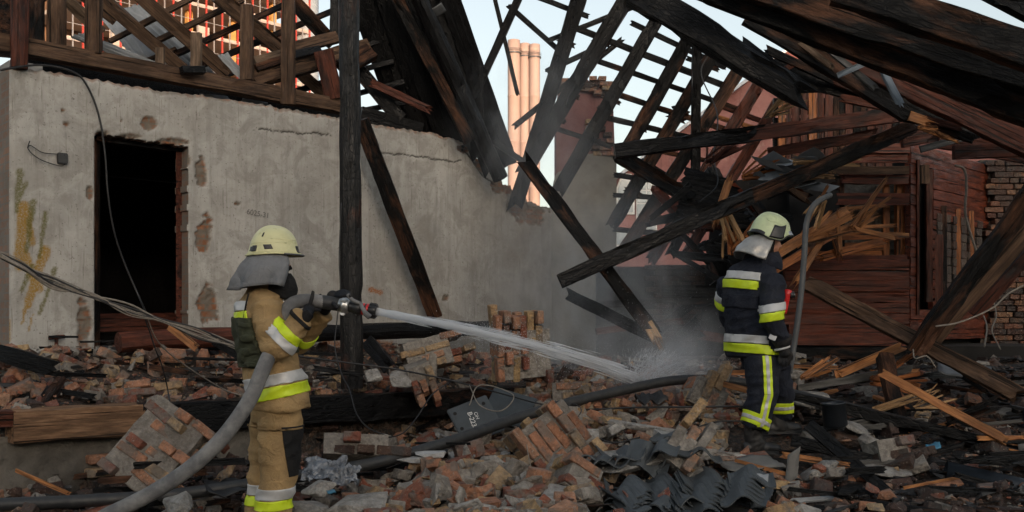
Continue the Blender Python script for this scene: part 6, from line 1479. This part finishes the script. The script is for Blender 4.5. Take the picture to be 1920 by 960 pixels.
band('cuff_strap', jm1, S1['arm_r'][2] - fa * .035, fa, .022, M['blackcloth'], jk1, lambda p, n: seg_dist(p, *S1['arm_r'][1:])[0] < .1, .007)
fl = (S1['arm_l'][2] - S1['arm_l'][1]).normalized()
band('lime_band', jm1, S1['arm_l'][1] + fl * .07, fl, .05, M['hivis'], jk1, lambda p, n: seg_dist(p, *S1['arm_l'][1:])[0] < .11, .008)
# load-carrying vest
vest = empty('t', pT(0, 0)); bpy.data.objects.remove(vest)
back = lambda p, n: (p - pT(495, 640)).dot(fw) < -.03 and arm_d(p) > .105 and n.dot(fw) < .25
vp = band('vest', jm1, pT(495, 688), (0, 0, 1), .3, M['olive'], jk1, back, .022)
for k, (ya, wd) in enumerate(((667, .034), (646, .03))):
    band('vest_strap', jm1, pT(505, ya), (-.12, 0, 1), wd, M['olive'], jk1, lambda p, n: arm_d(p) > .1, .012)
for k in range(4):
    band('webbing', jm1, pT(495, 684 - k * 24), (0, 0, 1), .024, M['olive'], jk1, lambda p, n: back(p, n) and n.dot(lf) < -.15, .03)
tube('harness_cord', catmull([P(466, 550, 5.9), P(461, 572, 5.9), P(457, 598, 5.92)]), .006, M['blackcloth'], jk1, 6)
bm = bmesh.new(); add_rings(bm, [(pT(517, 790), fw * .13, lf * .19), (pT(519, 762), fw * .148, lf * .2), (pT(519, 735), fw * .14, lf * .19)], 20)
for hp_, kn, an in (S1['leg_r'], S1['leg_l']): add_limb(bm, [hp_ + Vector((0, 0, .02)), hp_.lerp(kn, .5), kn, kn.lerp(an, .55), an + Vector((0, 0, -.02))], [.125, .12, .108, .102, .1], 16)
tr1, tm1 = garment('trousers', bm, .0105, M['tan'], p1, (.016, 6.5), 9.2)
lime_silver(tr1, tm1, pT(500, 951, 6.05), (-.04, 0, 1), .058, .064, p1, None, .006, off=.007)
band('knee_patch', tm1, pT(515, 886), (0, 0, 1), .3, M['blackcloth'], tr1, lambda p, n: n.x > .05, .007, [(P(541, 840, 6.0), (1, 0, .12))])
band('pocket_flap', tm1, pT(515, 800), (0, 0, 1), .01, M['tan'], tr1, lambda p, n: n.y < -.2, .009)
for lg_ in (S1['leg_r'], S1['leg_l']): boot(p1, lg_[2] + Vector((0, 0, -.06)), fw)
H1 = Matrix.Translation(pT(512, 474, 6.07)) @ rotm(R(16), R(3))
hel, patch, hpt = helmet_at(H1, p1, M['helmet'], .146, .122, .158)
patch('side_vent', R(-112), R(-92), .14, .3, M['blackplastic'], 1.015, -.1); patch('rear_knob', R(-148), R(-134), .1, .28, M['blackplastic'], 1.045); patch('rear_vent', R(-160), R(-150), .12, .26, M['blackplastic'], 1.02); patch('front_trim', R(-30), R(30), .06, .3, M['blackplastic'], 1.012, 0)
patch('top_slot', R(-128), R(-123), .62, .82, M['blackplastic'], 1.01); patch('crown_ridge', R(-100), R(-20), .5, .54, M['helmet'], 1.02); patch('side_rail', R(-165), R(-60), .36, .4, M['helmet'], 1.018)
tube('brim_lip', [H1 @ hpt(R(a), .0, 1.03) for a in range(-70, 75, 5)], .006, M['tin'], hel, 6)
cape_at(H1, p1, M['greycloth'], R(-285), R(-50), lambda t_: (.132 * math.cos(t_), .112 * math.sin(t_), -.008), lambda t_: (lerp(.13, .225, sstep(.2, -1, math.cos(t_))) * math.cos(t_) - .01, .19 * math.sin(t_), -.2 - .035 * sstep(.3, -1, math.cos(t_))), 6, .026)
cl = cape_at(Matrix.Translation(pT(520, 532, 6.08)) @ rotm(R(16)), p1, M['blackcloth'], R(-120), R(120), lambda t_: (.085 * math.cos(t_), .08 * math.sin(t_), .045 + .02 * math.cos(t_)), lambda t_: (.105 * math.cos(t_), .1 * math.sin(t_), -.09), 3, .004); cl.name = 'collar'

# ---- hose and nozzle he holds
hz = empty('fire_hose', P(200, 965, 5.6)); tag(hz, 'grey fire hose with black nozzle held by the firefighter in tan', 'hose')
NA, NB = P(606, 566, 5.98), P(706, 584, 5.95); nd = (NB - NA).normalized()
hpath = [P(612, 567, 5.98), P(585, 564, 5.97), P(562, 565, 5.96), P(546, 572, 5.95), P(536, 588, 5.93), P(530, 612, 5.93), P(520, 640, 5.86), P(504, 668, 5.8), P(490, 700, 5.74), P(472, 742, 5.7), P(445, 785, 5.66), P(405, 834, 5.6), P(350, 882, 5.55), P(280, 927, 5.5), P(190, 972, 5.45), P(60, 1040, 5.4)]
hp2 = catmull(hpath, 9); rr = [pl(i / 9, [(0, .04), (3, .043), (6, .044), (9, .044), (15, .043)]) * (1 + .03 * noise.noise(Vector((i * .3, 0, 0)))) for i in range(len(hp2))]
tube('hose_line', hp2, rr, M['hose'], hz, 18)
NM = Matrix.Translation(NA) @ nd.to_track_quat('Z', 'Y').to_matrix().to_4x4(); NL = (NB - NA).length
def nz(nm, prof, mt, par=None): return lathe(nm, None, prof, M[mt], par or hz, 24, NM)
u = NL / 100
nz('sleeve', [(.0, -2 * u), (.041, -2 * u), (.042, 0), (.04, 30 * u), (.0, 31 * u)], 'black_rubber')
cp = nz('coupling', [(.0, 29 * u), (.036, 29 * u), (.042, 31 * u), (.042, 36 * u), (.05, 37 * u), (.05, 42 * u), (.044, 43 * u), (.046, 47 * u), (.038, 49 * u), (0, 50 * u)], 'silver')
for a in (0, 120, 240):
    bmx = bmesh.new(); bmesh.ops.create_cube(bmx, size=1); bmesh.ops.scale(bmx, vec=(.02, .03, .03), verts=bmx.verts); bmesh.ops.bevel(bmx, geom=bmx.edges[:], offset=.005, segments=2, affect='EDGES')
    bm_obj('lug', bmx, M['silver'], cp, M=NM @ Matrix.Rotation(R(a + 20), 4, 'Z') @ Matrix.Translation((.05, 0, 40 * u)))
vb = nz('valve_body', [(0, 48 * u), (.032, 48 * u), (.034, 52 * u), (.03, 56 * u), (.036, 60 * u), (.04, 66 * u), (.036, 72 * u), (.03, 75 * u), (0, 76 * u)], 'blackplastic')
nz('red_ring', [(0, 74 * u), (.035, 74 * u), (.037, 75 * u), (.035, 78 * u), (0, 78 * u)], 'redplastic'); nz('collar', [(0, 77.5 * u), (.034, 77.5 * u), (.036, 82 * u), (0, 82 * u)], 'blackplastic'); nz('red_ring', [(0, 81.5 * u), (.037, 81.5 * u), (.038, 83 * u), (.037, 86 * u), (0, 86 * u)], 'redplastic')
hd_ = nz('spray_head', [(0, 85 * u), (.036, 85 * u), (.041, 88 * u), (.043, 95 * u), (.042, 100 * u), (.034, 101 * u), (.03, 99 * u), (0, 98 * u)], 'blackplastic')
for a in range(0, 360, 30):
    bmx = bmesh.new(); bmesh.ops.create_cube(bmx, size=1); bmesh.ops.scale(bmx, vec=(.008, .009, .04), verts=bmx.verts); bm_obj('grip_rib', bmx, M['blackplastic'], hd_, M=NM @ Matrix.Rotation(R(a), 4, 'Z') @ Matrix.Translation((.043, 0, 93 * u)))
tube('bail_handle', catmull([P(652, 552, 5.93), P(660, 562, 5.92), P(670, 567, 5.92), P(676, 570, 5.93), P(680, 578, 5.9), P(686, 588, 5.88), P(694, 595, 5.88)], 5), [.012] * 21 + [.014] * 4 + [.017] * 6, M['hose'], hz, 10)
tube('grip', catmull([P(664, 575, 5.97), P(668, 588, 5.97), P(666, 592, 5.97)], 4), .017, M['blackplastic'], hz, 10)
# gloves closing on the hose
def wrap(c, ax, r, a0, a1, steps, ref):
    ax = ax.normalized(); e1 = (ref - ax * ref.dot(ax)).normalized(); e2 = ax.cross(e1)
    return [c + e1 * math.cos(R(lerp(a0, a1, i / (steps - 1)))) * r + e2 * math.sin(R(lerp(a0, a1, i / (steps - 1)))) * r for i in range(steps)]
hc = P(585, 564, 5.97); hax = (P(612, 567, 5.98) - P(562, 565, 5.96)).normalized(); down = Vector((0, 0, -1)); near = Vector((0, -1, 0))
wr = S1['arm_r'][2]; palm = hc + Vector((-.012, -.03, -.05))
fing = [wrap(hc + hax * (.012 + k * .021 - .03), hax, .056, -20, -20 + (150 + (k % 2) * 10), 5, down) for k in range(4)]
fing = [[q for q in f] for f in fing]
glove(p1, wr + (wr - S1['arm_r'][1]).normalized() * .01, palm, fing, [hc + Vector((.0, -.058, -.02)), hc + Vector((.012, -.056, .02)), hc + Vector((.014, -.035, .056))])
wl = S1['arm_l'][2]; hc2 = P(632, 566, 5.985); palm2 = P(624, 556, 6.04)
fing2 = [[P(634 + k * 2.5, 548 + k * 2.4, 6.02 - k * .018), P(646 + k * 2.2, 546 + k * 2.6, 5.99 - k * .018), P(656 + k * .5, 549 + k * 2.6, 5.96 - k * .016)] for k in range(4)]
glove(p1, wl, palm2, fing2, [P(618, 562, 6.0), P(626, 570, 5.93), P(634, 578, 5.92)], .0115, .036)

# ---- water jet
def jet_pt(t_):
    px = lerp(706, 1200, t_); Y = lerp(5.95, 9.35, t_); py = pl(t_, [(0, 584), (.29, 612), (.5, 636), (.7, 661), (.85, 684), (1, 712)]); return P(px, py, Y)
m, t, b = new_mat('aerated_water'); g = G(t); tr_ = g.n('ShaderNodeBsdfTransparent'); ms = g.n('ShaderNodeMixShader'); tl = g.n('ShaderNodeBsdfTranslucent'); ms2 = g.n('ShaderNodeMixShader')
b.inputs['Base Color'].default_value = (.95, .97, 1, 1); b.inputs['Roughness'].default_value = .35; tl.inputs[0].default_value = (.9, .93, .97, 1); ms2.inputs[0].default_value = .5
g.L(b.outputs[0], ms2.inputs[1]); g.L(tl.outputs[0], ms2.inputs[2])
ms.inputs[0].default_value = .62; g.L(tr_.outputs[0], ms.inputs[1]); g.L(ms2.outputs[0], ms.inputs[2]); g.L(ms.outputs[0], [n_ for n_ in t.nodes if n_.type == 'OUTPUT_MATERIAL'][0].inputs[0]); M['water'] = m
wj = empty('water_jet', jet_pt(0)); tag(wj, 'white jet of water arching from the nozzle to the rubble', 'water')
rw = random.Random(4)
def spindles(items, k=5):
    V = []; Fc = []
    for path, r in items:
        n = len(path); rad = [max(.0004, r * math.sin(math.pi * (i + .25) / (n - .5))) for i in range(n)]; v, f = tube_data(path, rad, k, False); b0 = len(V); V += v; Fc += [tuple(b0 + q for q in ff) for ff in f]
    return V, Fc
items = []
for i in range(1000):
    t0 = rw.random() ** .9 * .97; l = rw.uniform(.04, .16); t1 = min(1.0, t0 + l)
    R_ = lambda t_: pl(t_, [(0, .018), (.15, .028), (.5, .052), (1, .085)])
    a = rw.uniform(0, 6.28); q = abs(rw.gauss(0, .5)); q = min(q, 1.4); path = []
    for k in range(6):
        tt = lerp(t0, t1, k / 5); path.append(jet_pt(tt) + Vector((.3 * math.cos(a) * R_(tt) * q, 0, 0)) + Vector((0, math.cos(a) * R_(tt) * q, math.sin(a) * R_(tt) * q)))
    items.append((path, rw.uniform(.0018, .006) * lerp(.8, 1.3, t0)))
core = [jet_pt(i / 30) for i in range(31)]
V, Fc = tube_data(core, [pl(i / 30, [(0, .024), (.2, .025), (.5, .022), (.8, .014), (1, .004)]) * (1 + .4 * noise.noise(Vector((i * 1.3, 3, 1)))) for i in range(31)], 12); wmesh('core', V, Fc, M['water'], wj, True)
V, Fc = spindles(items); tag(wmesh('streaks', V, Fc, M['water'], wj, True), kind='stuff')
end = jet_pt(1.0); items = []
for i in range(1100):
    a = rw.gauss(50, 34); el = R(rw.gauss(48, 16)); az = R(rw.gauss(10, 40)); sp_d = rw.uniform(.1, 1.0) * (1.0 - el / 2.4); l = rw.uniform(.012, .08)
    d = Vector((math.cos(el) * math.cos(az), math.cos(el) * math.sin(az) * .7, math.sin(el))); p0 = end + Vector((rw.gauss(0, .1), rw.gauss(0, .1), -.05)) + d * sp_d * .8
    path = [p0 + d * l * k / 3 - Vector((0, 0, .25 * (sp_d + l * k / 3) ** 2)) for k in range(4)]; items.append((path, rw.uniform(.0012, .0036)))
V, Fc = spindles(items, 4); tag(wmesh('splash', V, Fc, M['water'], wj, True), kind='stuff')
V = []; Fc = []
for i in range(6000):
    if i % 2: tt = .3 + .7 * rw.random(); c = jet_pt(tt) + Vector((rw.gauss(0, .12), rw.gauss(0, .12), rw.gauss(-.02, .09) * (.3 + tt)))
    else:
        el = R(rw.uniform(5, 85)); az = R(rw.uniform(-60, 200)); d_ = abs(rw.gauss(0, .55)); c = end + Vector((math.cos(el) * math.cos(az), math.cos(el) * math.sin(az) * .6, math.sin(el) * .8)) * d_
    r = rw.uniform(.0007, .0026); b0 = len(V); V += [c + Vector(q) * r for q in ((1, 0, 0), (-1, 0, 0), (0, 1, 0), (0, -1, 0), (0, 0, 1.6), (0, 0, -1.6))]
    Fc += [tuple(b0 + q for q in f) for f in ((0, 2, 4), (2, 1, 4), (1, 3, 4), (3, 0, 4), (2, 0, 5), (1, 2, 5), (3, 1, 5), (0, 3, 5))]
tag(wmesh('droplets', V, Fc, M['water'], wj, True), kind='stuff')

# ---- firefighter in dark gear
fw, lf = vec2(R(36)); Y2 = 7.83; pT = lambda px, py, y=Y2: P(px, py, y)
p2 = empty('person', P(1425, 850, Y2)); tag(p2, 'firefighter in dark navy suit and pale green helmet looking down at the rubble', 'person')
tor = [(pT(1416, 668), .18, .25), (pT(1415, 645), .18, .25), (pT(1412, 605), .175, .245), (pT(1409, 562), .168, .24), (pT(1408, 528), .158, .235), (pT(1411, 505), .135, .21), (pT(1420, 490), .1, .14), (pT(1428, 478), .08, .085), (pT(1432, 468), .07, .074)]
shr = pT(1408, 524) - lf * .222; shl = pT(1408, 524) + lf * .222
S2 = dict(fw=fw, lf=lf, neck=pT(1432, 474), torso=tor, arm_r=(shr, P(1447, 592, 7.5), P(1466, 640, 7.56)), arm_l=(shl, P(1364, 575, 8.12), P(1388, 640, 8.2)),
          leg_r=(P(1428, 672, 7.72), P(1430, 738, 7.7), P(1414, 800, 7.72)), leg_l=(P(1446, 672, 7.98), P(1462, 735, 8.05), P(1462, 778, 8.15)))
hm = Matrix.Translation(pT(1442, 447, 7.8)) @ rotm(R(14), R(16))
body_mesh(p2, S2, hm, lambda v: v.x > -.02 and v.z > -.125 and v.z < .06 and (v - Vector((0, 0, -.02))).length < .17)
bm = bmesh.new(); add_rings(bm, [(c, fw * a, lf * b_) for c, a, b_ in tor], 22)
for (sh, el, wr) in (S2['arm_r'], S2['arm_l']): add_limb(bm, [sh + Vector((0, 0, -.01)), sh.lerp(el, .5), el, el.lerp(wr, .5), wr], [.088, .086, .082, .076, .066], 16)
jk2, jm2 = garment('jacket', bm, .0115, M['navy'], p2, (.014, 7.5), 17.3)
arm_d2 = lambda p: min(seg_dist(p, *S2['arm_r'][:2])[0], seg_dist(p, *S2['arm_r'][1:])[0], seg_dist(p, *S2['arm_l'][:2])[0], seg_dist(p, *S2['arm_l'][1:])[0])
tors2 = lambda p, n: arm_d2(p) > .112
lime_silver(jk2, jm2, pT(1405, 661), (.06, 0, 1), .068, .062, p2, lambda p, n: seg_dist(p, *S2['arm_r'][1:])[0] > .1 and seg_dist(p, *S2['arm_l'][1:])[0] > .1, .008, off=.008)
lime_silver(jk2, jm2, pT(1380, 541), (.16, 0, 1), .064, .06, p2, tors2, .008, off=.008)
ua = (S2['arm_r'][0] - S2['arm_r'][1]).normalized(); lime_silver(jk2, jm2, S2['arm_r'][1] - ua * .045 + Vector((.0, 0, 0)), Vector((-.18, 0, 1)), .06, .058, p2, lambda p, n: min(seg_dist(p, *S2['arm_r'][:2])[0], seg_dist(p, *S2['arm_r'][1:])[0]) < .118, .006, off=.009)
ul = (S2['arm_l'][0] - S2['arm_l'][1]).normalized(); lime_silver(jk2, jm2, S2['arm_l'][1] + ul * .0, ul, .055, .05, p2, lambda p, n: min(seg_dist(p, *S2['arm_l'][:2])[0], seg_dist(p, *S2['arm_l'][1:])[0]) < .12, .006, off=.009)
band('back_flap', jm2, pT(1390, 578), (.12, 0, 1), .1, M['navy'], jk2, lambda p, n: tors2(p, n) and n.dot(fw) < -.5, .012)
bm = bmesh.new(); add_rings(bm, [(P(1434, 692, 7.85), fw * .14, lf * .19), (P(1432, 668, 7.85), fw * .155, lf * .2), (P(1428, 640, 7.85), fw * .15, lf * .2)], 20)
for hp_, kn, an in (S2['leg_r'], S2['leg_l']): add_limb(bm, [hp_ + Vector((0, 0, .02)), hp_.lerp(kn, .5), kn, kn.lerp(an, .55), an], [.128, .122, .112, .106, .1], 16)
tr2, tm2 = garment('trousers', bm, .0105, M['navy'], p2, (.014, 7), 4.4)
rl = lambda p, n: min(seg_dist(p, S2['leg_r'][0] + Vector((0, 0, .1)), S2['leg_r'][1])[0], seg_dist(p, *S2['leg_r'][1:])[0]) < .145 and n.y < .15
ll = lambda p, n: seg_dist(p, *S2['leg_l'][1:])[0] < .13 and seg_dist(p, *S2['leg_r'][1:])[0] > .125
for (ya, yb, xa, xb) in ((668, 740, 1437, 1440), (740, 800, 1440, 1428)):
    a, b_ = P(xa, ya, 7.6), P(xb, yb, 7.6); dv = (b_ - a).normalized(); nn = Vector((-dv.z, 0, dv.x)); nn = nn if nn.x > 0 else -nn
    zc = [((0, 0, b_.z), (0, 0, 1)), ((0, 0, a.z), (0, 0, -1))]
    band('side_stripe_lime', tm2, a - nn * .033, nn, .066, M['hivis'], tr2, rl, .007, zc); band('side_stripe_silver', tm2, a - nn * .012, nn, .024, M['refl'], tr2, rl, .0095, zc)
dn = Vector((.42, .1, .9)).normalized()
band('cuff_lime', tm2, P(1412, 797, 7.7), dn, .085, M['hivis'], tr2, lambda p, n: seg_dist(p, *S2['leg_r'][1:])[0] < .14, .007); band('cuff_silver', tm2, P(1412, 797, 7.7) + dn * .03, dn, .028, M['refl'], tr2, lambda p, n: seg_dist(p, *S2['leg_r'][1:])[0] < .14, .0095)
band('cuff_lime', tm2, P(1462, 774, 8.1), (0, 0, 1), .085, M['hivis'], tr2, ll, .007); band('cuff_silver', tm2, P(1462, 767, 8.1), (0, 0, 1), .028, M['refl'], tr2, ll, .0095)
bt = boot(p2, P(1413, 822, 7.74), vec2(R(6))[0]); boot(p2, P(1456, 785, 8.1), vec2(R(15))[0])
H2 = Matrix.Translation(pT(1443, 436, 7.8)) @ rotm(R(14), R(12))
hel, patch, hpt = helmet_at(H2, p2, M['helmet2'], .158, .132, .152, 1)
patch('side_plate', R(-112), R(-70), .05, .52, M['blackplastic'], 1.02, .18); patch('crown_ridge', R(-130), R(-30), .62, .66, M['helmet2'], 1.02); patch('front_visor', R(-52), R(52), -.0, .16, M['bluegrey'], 1.035); patch('front_edge', R(-34), R(34), .3, .75, M['blackplastic'], 1.008); patch('rear_band', R(-175), R(-125), .0, .12, M['blackplastic'], 1.015)
cape_at(H2, p2, M['capesilver'], R(-255), R(-95), lambda t_: (.14 * math.cos(t_), .118 * math.sin(t_), -.05), lambda t_: (.19 * math.cos(t_) - .06, .17 * math.sin(t_), -.22 - .02 * sstep(-1, .1, math.cos(t_))), 3, .008, seed=4)
hood = bmesh.new(); add_limb(hood, [H2 @ Vector((-.03, 0, .02)), H2 @ Vector((-.03, 0, -.06)), pT(1430, 478, 7.82), pT(1424, 492, 7.82)], [.1, .088, .085, .1], 16); hd2 = remesh(hood, .012, 2, 'hood'); hd2.materials.append(M['blackcloth']); hd2.polygons.foreach_set('use_smooth', [True] * len(hd2.polygons)); link('hood', hd2, Matrix(), p2)
cl = cape_at(Matrix.Translation(pT(1434, 486, 7.8)) @ rotm(R(30)), p2, M['navy'], R(-150), R(150), lambda t_: (.1 * math.cos(t_) + .01, .095 * math.sin(t_), .05 + .015 * math.cos(t_)), lambda t_: (.13 * math.cos(t_), .125 * math.sin(t_), -.08), 3, .004); cl.name = 'collar'
# hanging gloved hand
wr = S2['arm_r'][2]; pm = P(1471, 660, 7.57); dnv = Vector((.1, .0, -1)).normalized()
fg = [[pm + Vector((-.035 + k * .023, .012 - k * .006, -.045)), pm + Vector((-.036 + k * .024, .0, -.075 - (.008 if k in (1, 2) else 0))), pm + Vector((-.03 + k * .022, .02, -.1 - (.01 if k in (1, 2) else 0)))] for k in range(4)]
gl = glove(p2, wr, pm, fg, [pm + Vector((.04, -.012, -.005)), pm + Vector((.05, -.016, -.035)), pm + Vector((.046, -.01, -.06))], .0125, .042)
tube('glove_cuff', [wr + Vector((-.005, 0, .045)), wr, wr.lerp(pm, .45)], [.078, .075, .056], M['glove'], p2, 16)
band_y = wr + Vector((0, 0, -.03))
tube('cuff_trim', [P(1466, 651, 7.57), P(1467, 654.5, 7.57)], .062, M['refl'], p2, 18)
for px_ in (1449, 1470): 
    bmx = bmesh.new(); bmesh.ops.create_cube(bmx, size=1); bmesh.ops.scale(bmx, vec=(.055, .012, .045), verts=bmx.verts); bmesh.ops.bevel(bmx, geom=bmx.edges[:], offset=.004, segments=2, affect='EDGES'); bm_obj('cuff_patch', bmx, M['refl'], p2, M=Matrix.Translation(P(px_, 632, 7.485 if px_ < 1460 else 7.5)) @ Matrix.Rotation(R(25), 4, 'Y') @ Matrix.Rotation(R(-25 if px_ < 1460 else 25), 4, 'Z'))
fl_ = empty('flashlight', P(1469, 570, 7.62)); tag(fl_, 'red flashlight hanging at the chest of the dark geared firefighter', 'flashlight')
fm = Matrix.Translation(P(1470, 588, 7.6)) @ Matrix.Rotation(R(10), 4, 'Y')
lathe('barrel', None, [(0, 0), (.016, 0), (.02, .01), (.022, .06), (.024, .12), (.03, .14), (.031, .175), (.022, .185), (0, .187)], M['redplastic'], fl_, 18, fm)
lathe('lens_bezel', None, [(0, -.005), (.026, -.005), (.028, .005), (.026, .03), (0, .03)], M['blackplastic'], fl_, 18, fm @ Matrix.Translation((.02, -.005, .148)) @ Matrix.Rotation(R(80), 4, 'Y')); lathe('lens', None, [(0, .034), (.021, .032), (.022, .029)], M['white'], fl_, 18, fm @ Matrix.Translation((.02, -.005, .148)) @ Matrix.Rotation(R(80), 4, 'Y'))
tube('clip_cord', catmull([P(1471, 545, 7.62), P(1474, 536, 7.62), P(1470, 528, 7.65)], 5), .005, M['wire'], fl_, 6)

# ---- third firefighter, only a leg reaches into the frame at the right edge
fw, lf = vec2(R(10)); Y3 = 8.7; p3 = empty('person', P(1935, 830, Y3)); tag(p3, 'dark trousered leg of a third firefighter cut off by the right edge', 'person')
q = lambda px, py, y=Y3: P(px, py, y)
tor = [(q(2005, 620), .19, .25), (q(2020, 580), .19, .25), (q(2040, 520), .18, .24), (q(2055, 480), .15, .22), (q(2062, 460), .1, .14), (q(2066, 448), .08, .08)]
S3 = dict(fw=fw, lf=lf, neck=q(2068, 450), torso=tor, arm_r=(q(2050, 485) - lf * .22, q(2070, 550, 8.4), q(2100, 600, 8.4)), arm_l=(q(2050, 485) + lf * .22, q(2075, 550, 9), q(2105, 600, 9)), leg_r=(q(1990, 640, 8.6), q(1962, 730, 8.55), q(1932, 805, 8.6)), leg_l=(q(2000, 640, 8.9), q(2020, 730, 8.95), q(2010, 805, 8.95)))
hm = Matrix.Translation(q(2085, 420)) @ rotm(R(10), R(15)); body_mesh(p3, S3, hm, lambda v: v.x > 0 and v.z > -.12)
bm = bmesh.new(); add_rings(bm, [(c, fw * a, lf * b_) for c, a, b_ in tor], 20)
for a in (S3['arm_r'], S3['arm_l']): add_limb(bm, [a[0], a[0].lerp(a[1], .5), a[1], a[2]], [.09, .09, .085, .07], 14)
jk3, jm3 = garment('jacket', bm, .014, M['navy'], p3, (.01, 7), 2)
bm = bmesh.new(); add_rings(bm, [(q(1996, 650), fw * .15, lf * .19), (q(2004, 610), fw * .15, lf * .2)], 20)
for a in (S3['leg_r'], S3['leg_l']): add_limb(bm, [a[0], a[0].lerp(a[1], .5), a[1], a[2]], [.128, .12, .11, .1], 14)
tr3, tm3 = garment('trousers', bm, .014, M['navy'], p3, (.01, 7), 6)
lime_silver(tr3, tm3, q(1960, 730, 8.5), (S3['leg_r'][0] - S3['leg_r'][2]).normalized(), .05, .02, p3, lambda p, n: seg_dist(p, S3['leg_r'][0], S3['leg_r'][2])[0] < .2, .004)
for a in (S3['leg_r'], S3['leg_l']): boot(p3, a[2] + Vector((0, 0, -.02)), fw)
helmet_at(Matrix.Translation(q(2088, 405)) @ rotm(R(10), R(15)), p3, M['helmet2'], style=1)
for a in (S3['arm_r'], S3['arm_l']):
    pm = a[2] + Vector((.05, 0, -.06)); glove(p3, a[2], pm, [[pm + Vector((.03, -.03 + k * .02, -.04)), pm + Vector((.045, -.03 + k * .02, -.08))] for k in range(4)], [pm + Vector((.0, -.045, -.02)), pm + Vector((.02, -.05, -.05))])

# ------------------------------------------------------------------ smoke
def smoke(name, c, r, dens_, label, seed, col=(.9, .95, 1.0)):
    m = bpy.data.materials.new(name); m.use_nodes = True; t = m.node_tree; t.nodes.clear(); g = G(t)
    out = t.nodes.new('ShaderNodeOutputMaterial'); v = t.nodes.new('ShaderNodeVolumePrincipled'); g.L(v.outputs[0], out.inputs['Volume'])
    v.inputs['Color'].default_value = (*col, 1); v.inputs['Anisotropy'].default_value = 0
    co = g.coord(rand=False); ln = g.n('ShaderNodeVectorMath', operation='LENGTH'); g.L(co, ln.inputs[0])
    fall = g.ramp(ln.outputs[1], [(.15, 1), (.95, 0)])
    wc = g.n('ShaderNodeVectorMath', operation='MULTIPLY'); g.L(co, wc.inputs[0]); wc.inputs[1].default_value = r
    mp = g.n('ShaderNodeMapping'); mp.inputs['Location'].default_value = (seed, seed * 2, 0); mp.inputs['Scale'].default_value = (1.0, 1.0, .6); g.L(wc.outputs[0], mp.inputs[0])
    nn = g.ramp(g.noise(mp.outputs[0], 1.9, 5, .6, .9), [(.42, 0), (.62, 1)])
    g.L(g.math('MULTIPLY', g.math('MULTIPLY', fall, nn), dens_), v.inputs['Density'])
    bm = bmesh.new(); bmesh.ops.create_icosphere(bm, subdivisions=3, radius=1.0)
    me = bpy.data.meshes.new(name); bm.to_mesh(me); bm.free(); me.materials.append(m)
    o = link(name, me, Matrix.Translation(c) @ Matrix.Diagonal((*r, 1))); return tag(o, label, 'smoke', None, 'stuff')
smoke('smoke', P(1105, 580, 11.4), (1.75, 1.3, 1.8), .8, 'grey smoke drifting up behind the water splash', 1.0)
smoke('smoke', P(1010, 260, 12.6), (1.4, 1.0, 1.6), .42, 'thin upper smoke drifting past the bare rafters', 5.0)
smoke('spray_mist', P(1245, 665, 9.3), (.9, .6, .6), 1.7, 'fine water mist where the jet strikes the rubble', 9.0, (.9, .92, .96))
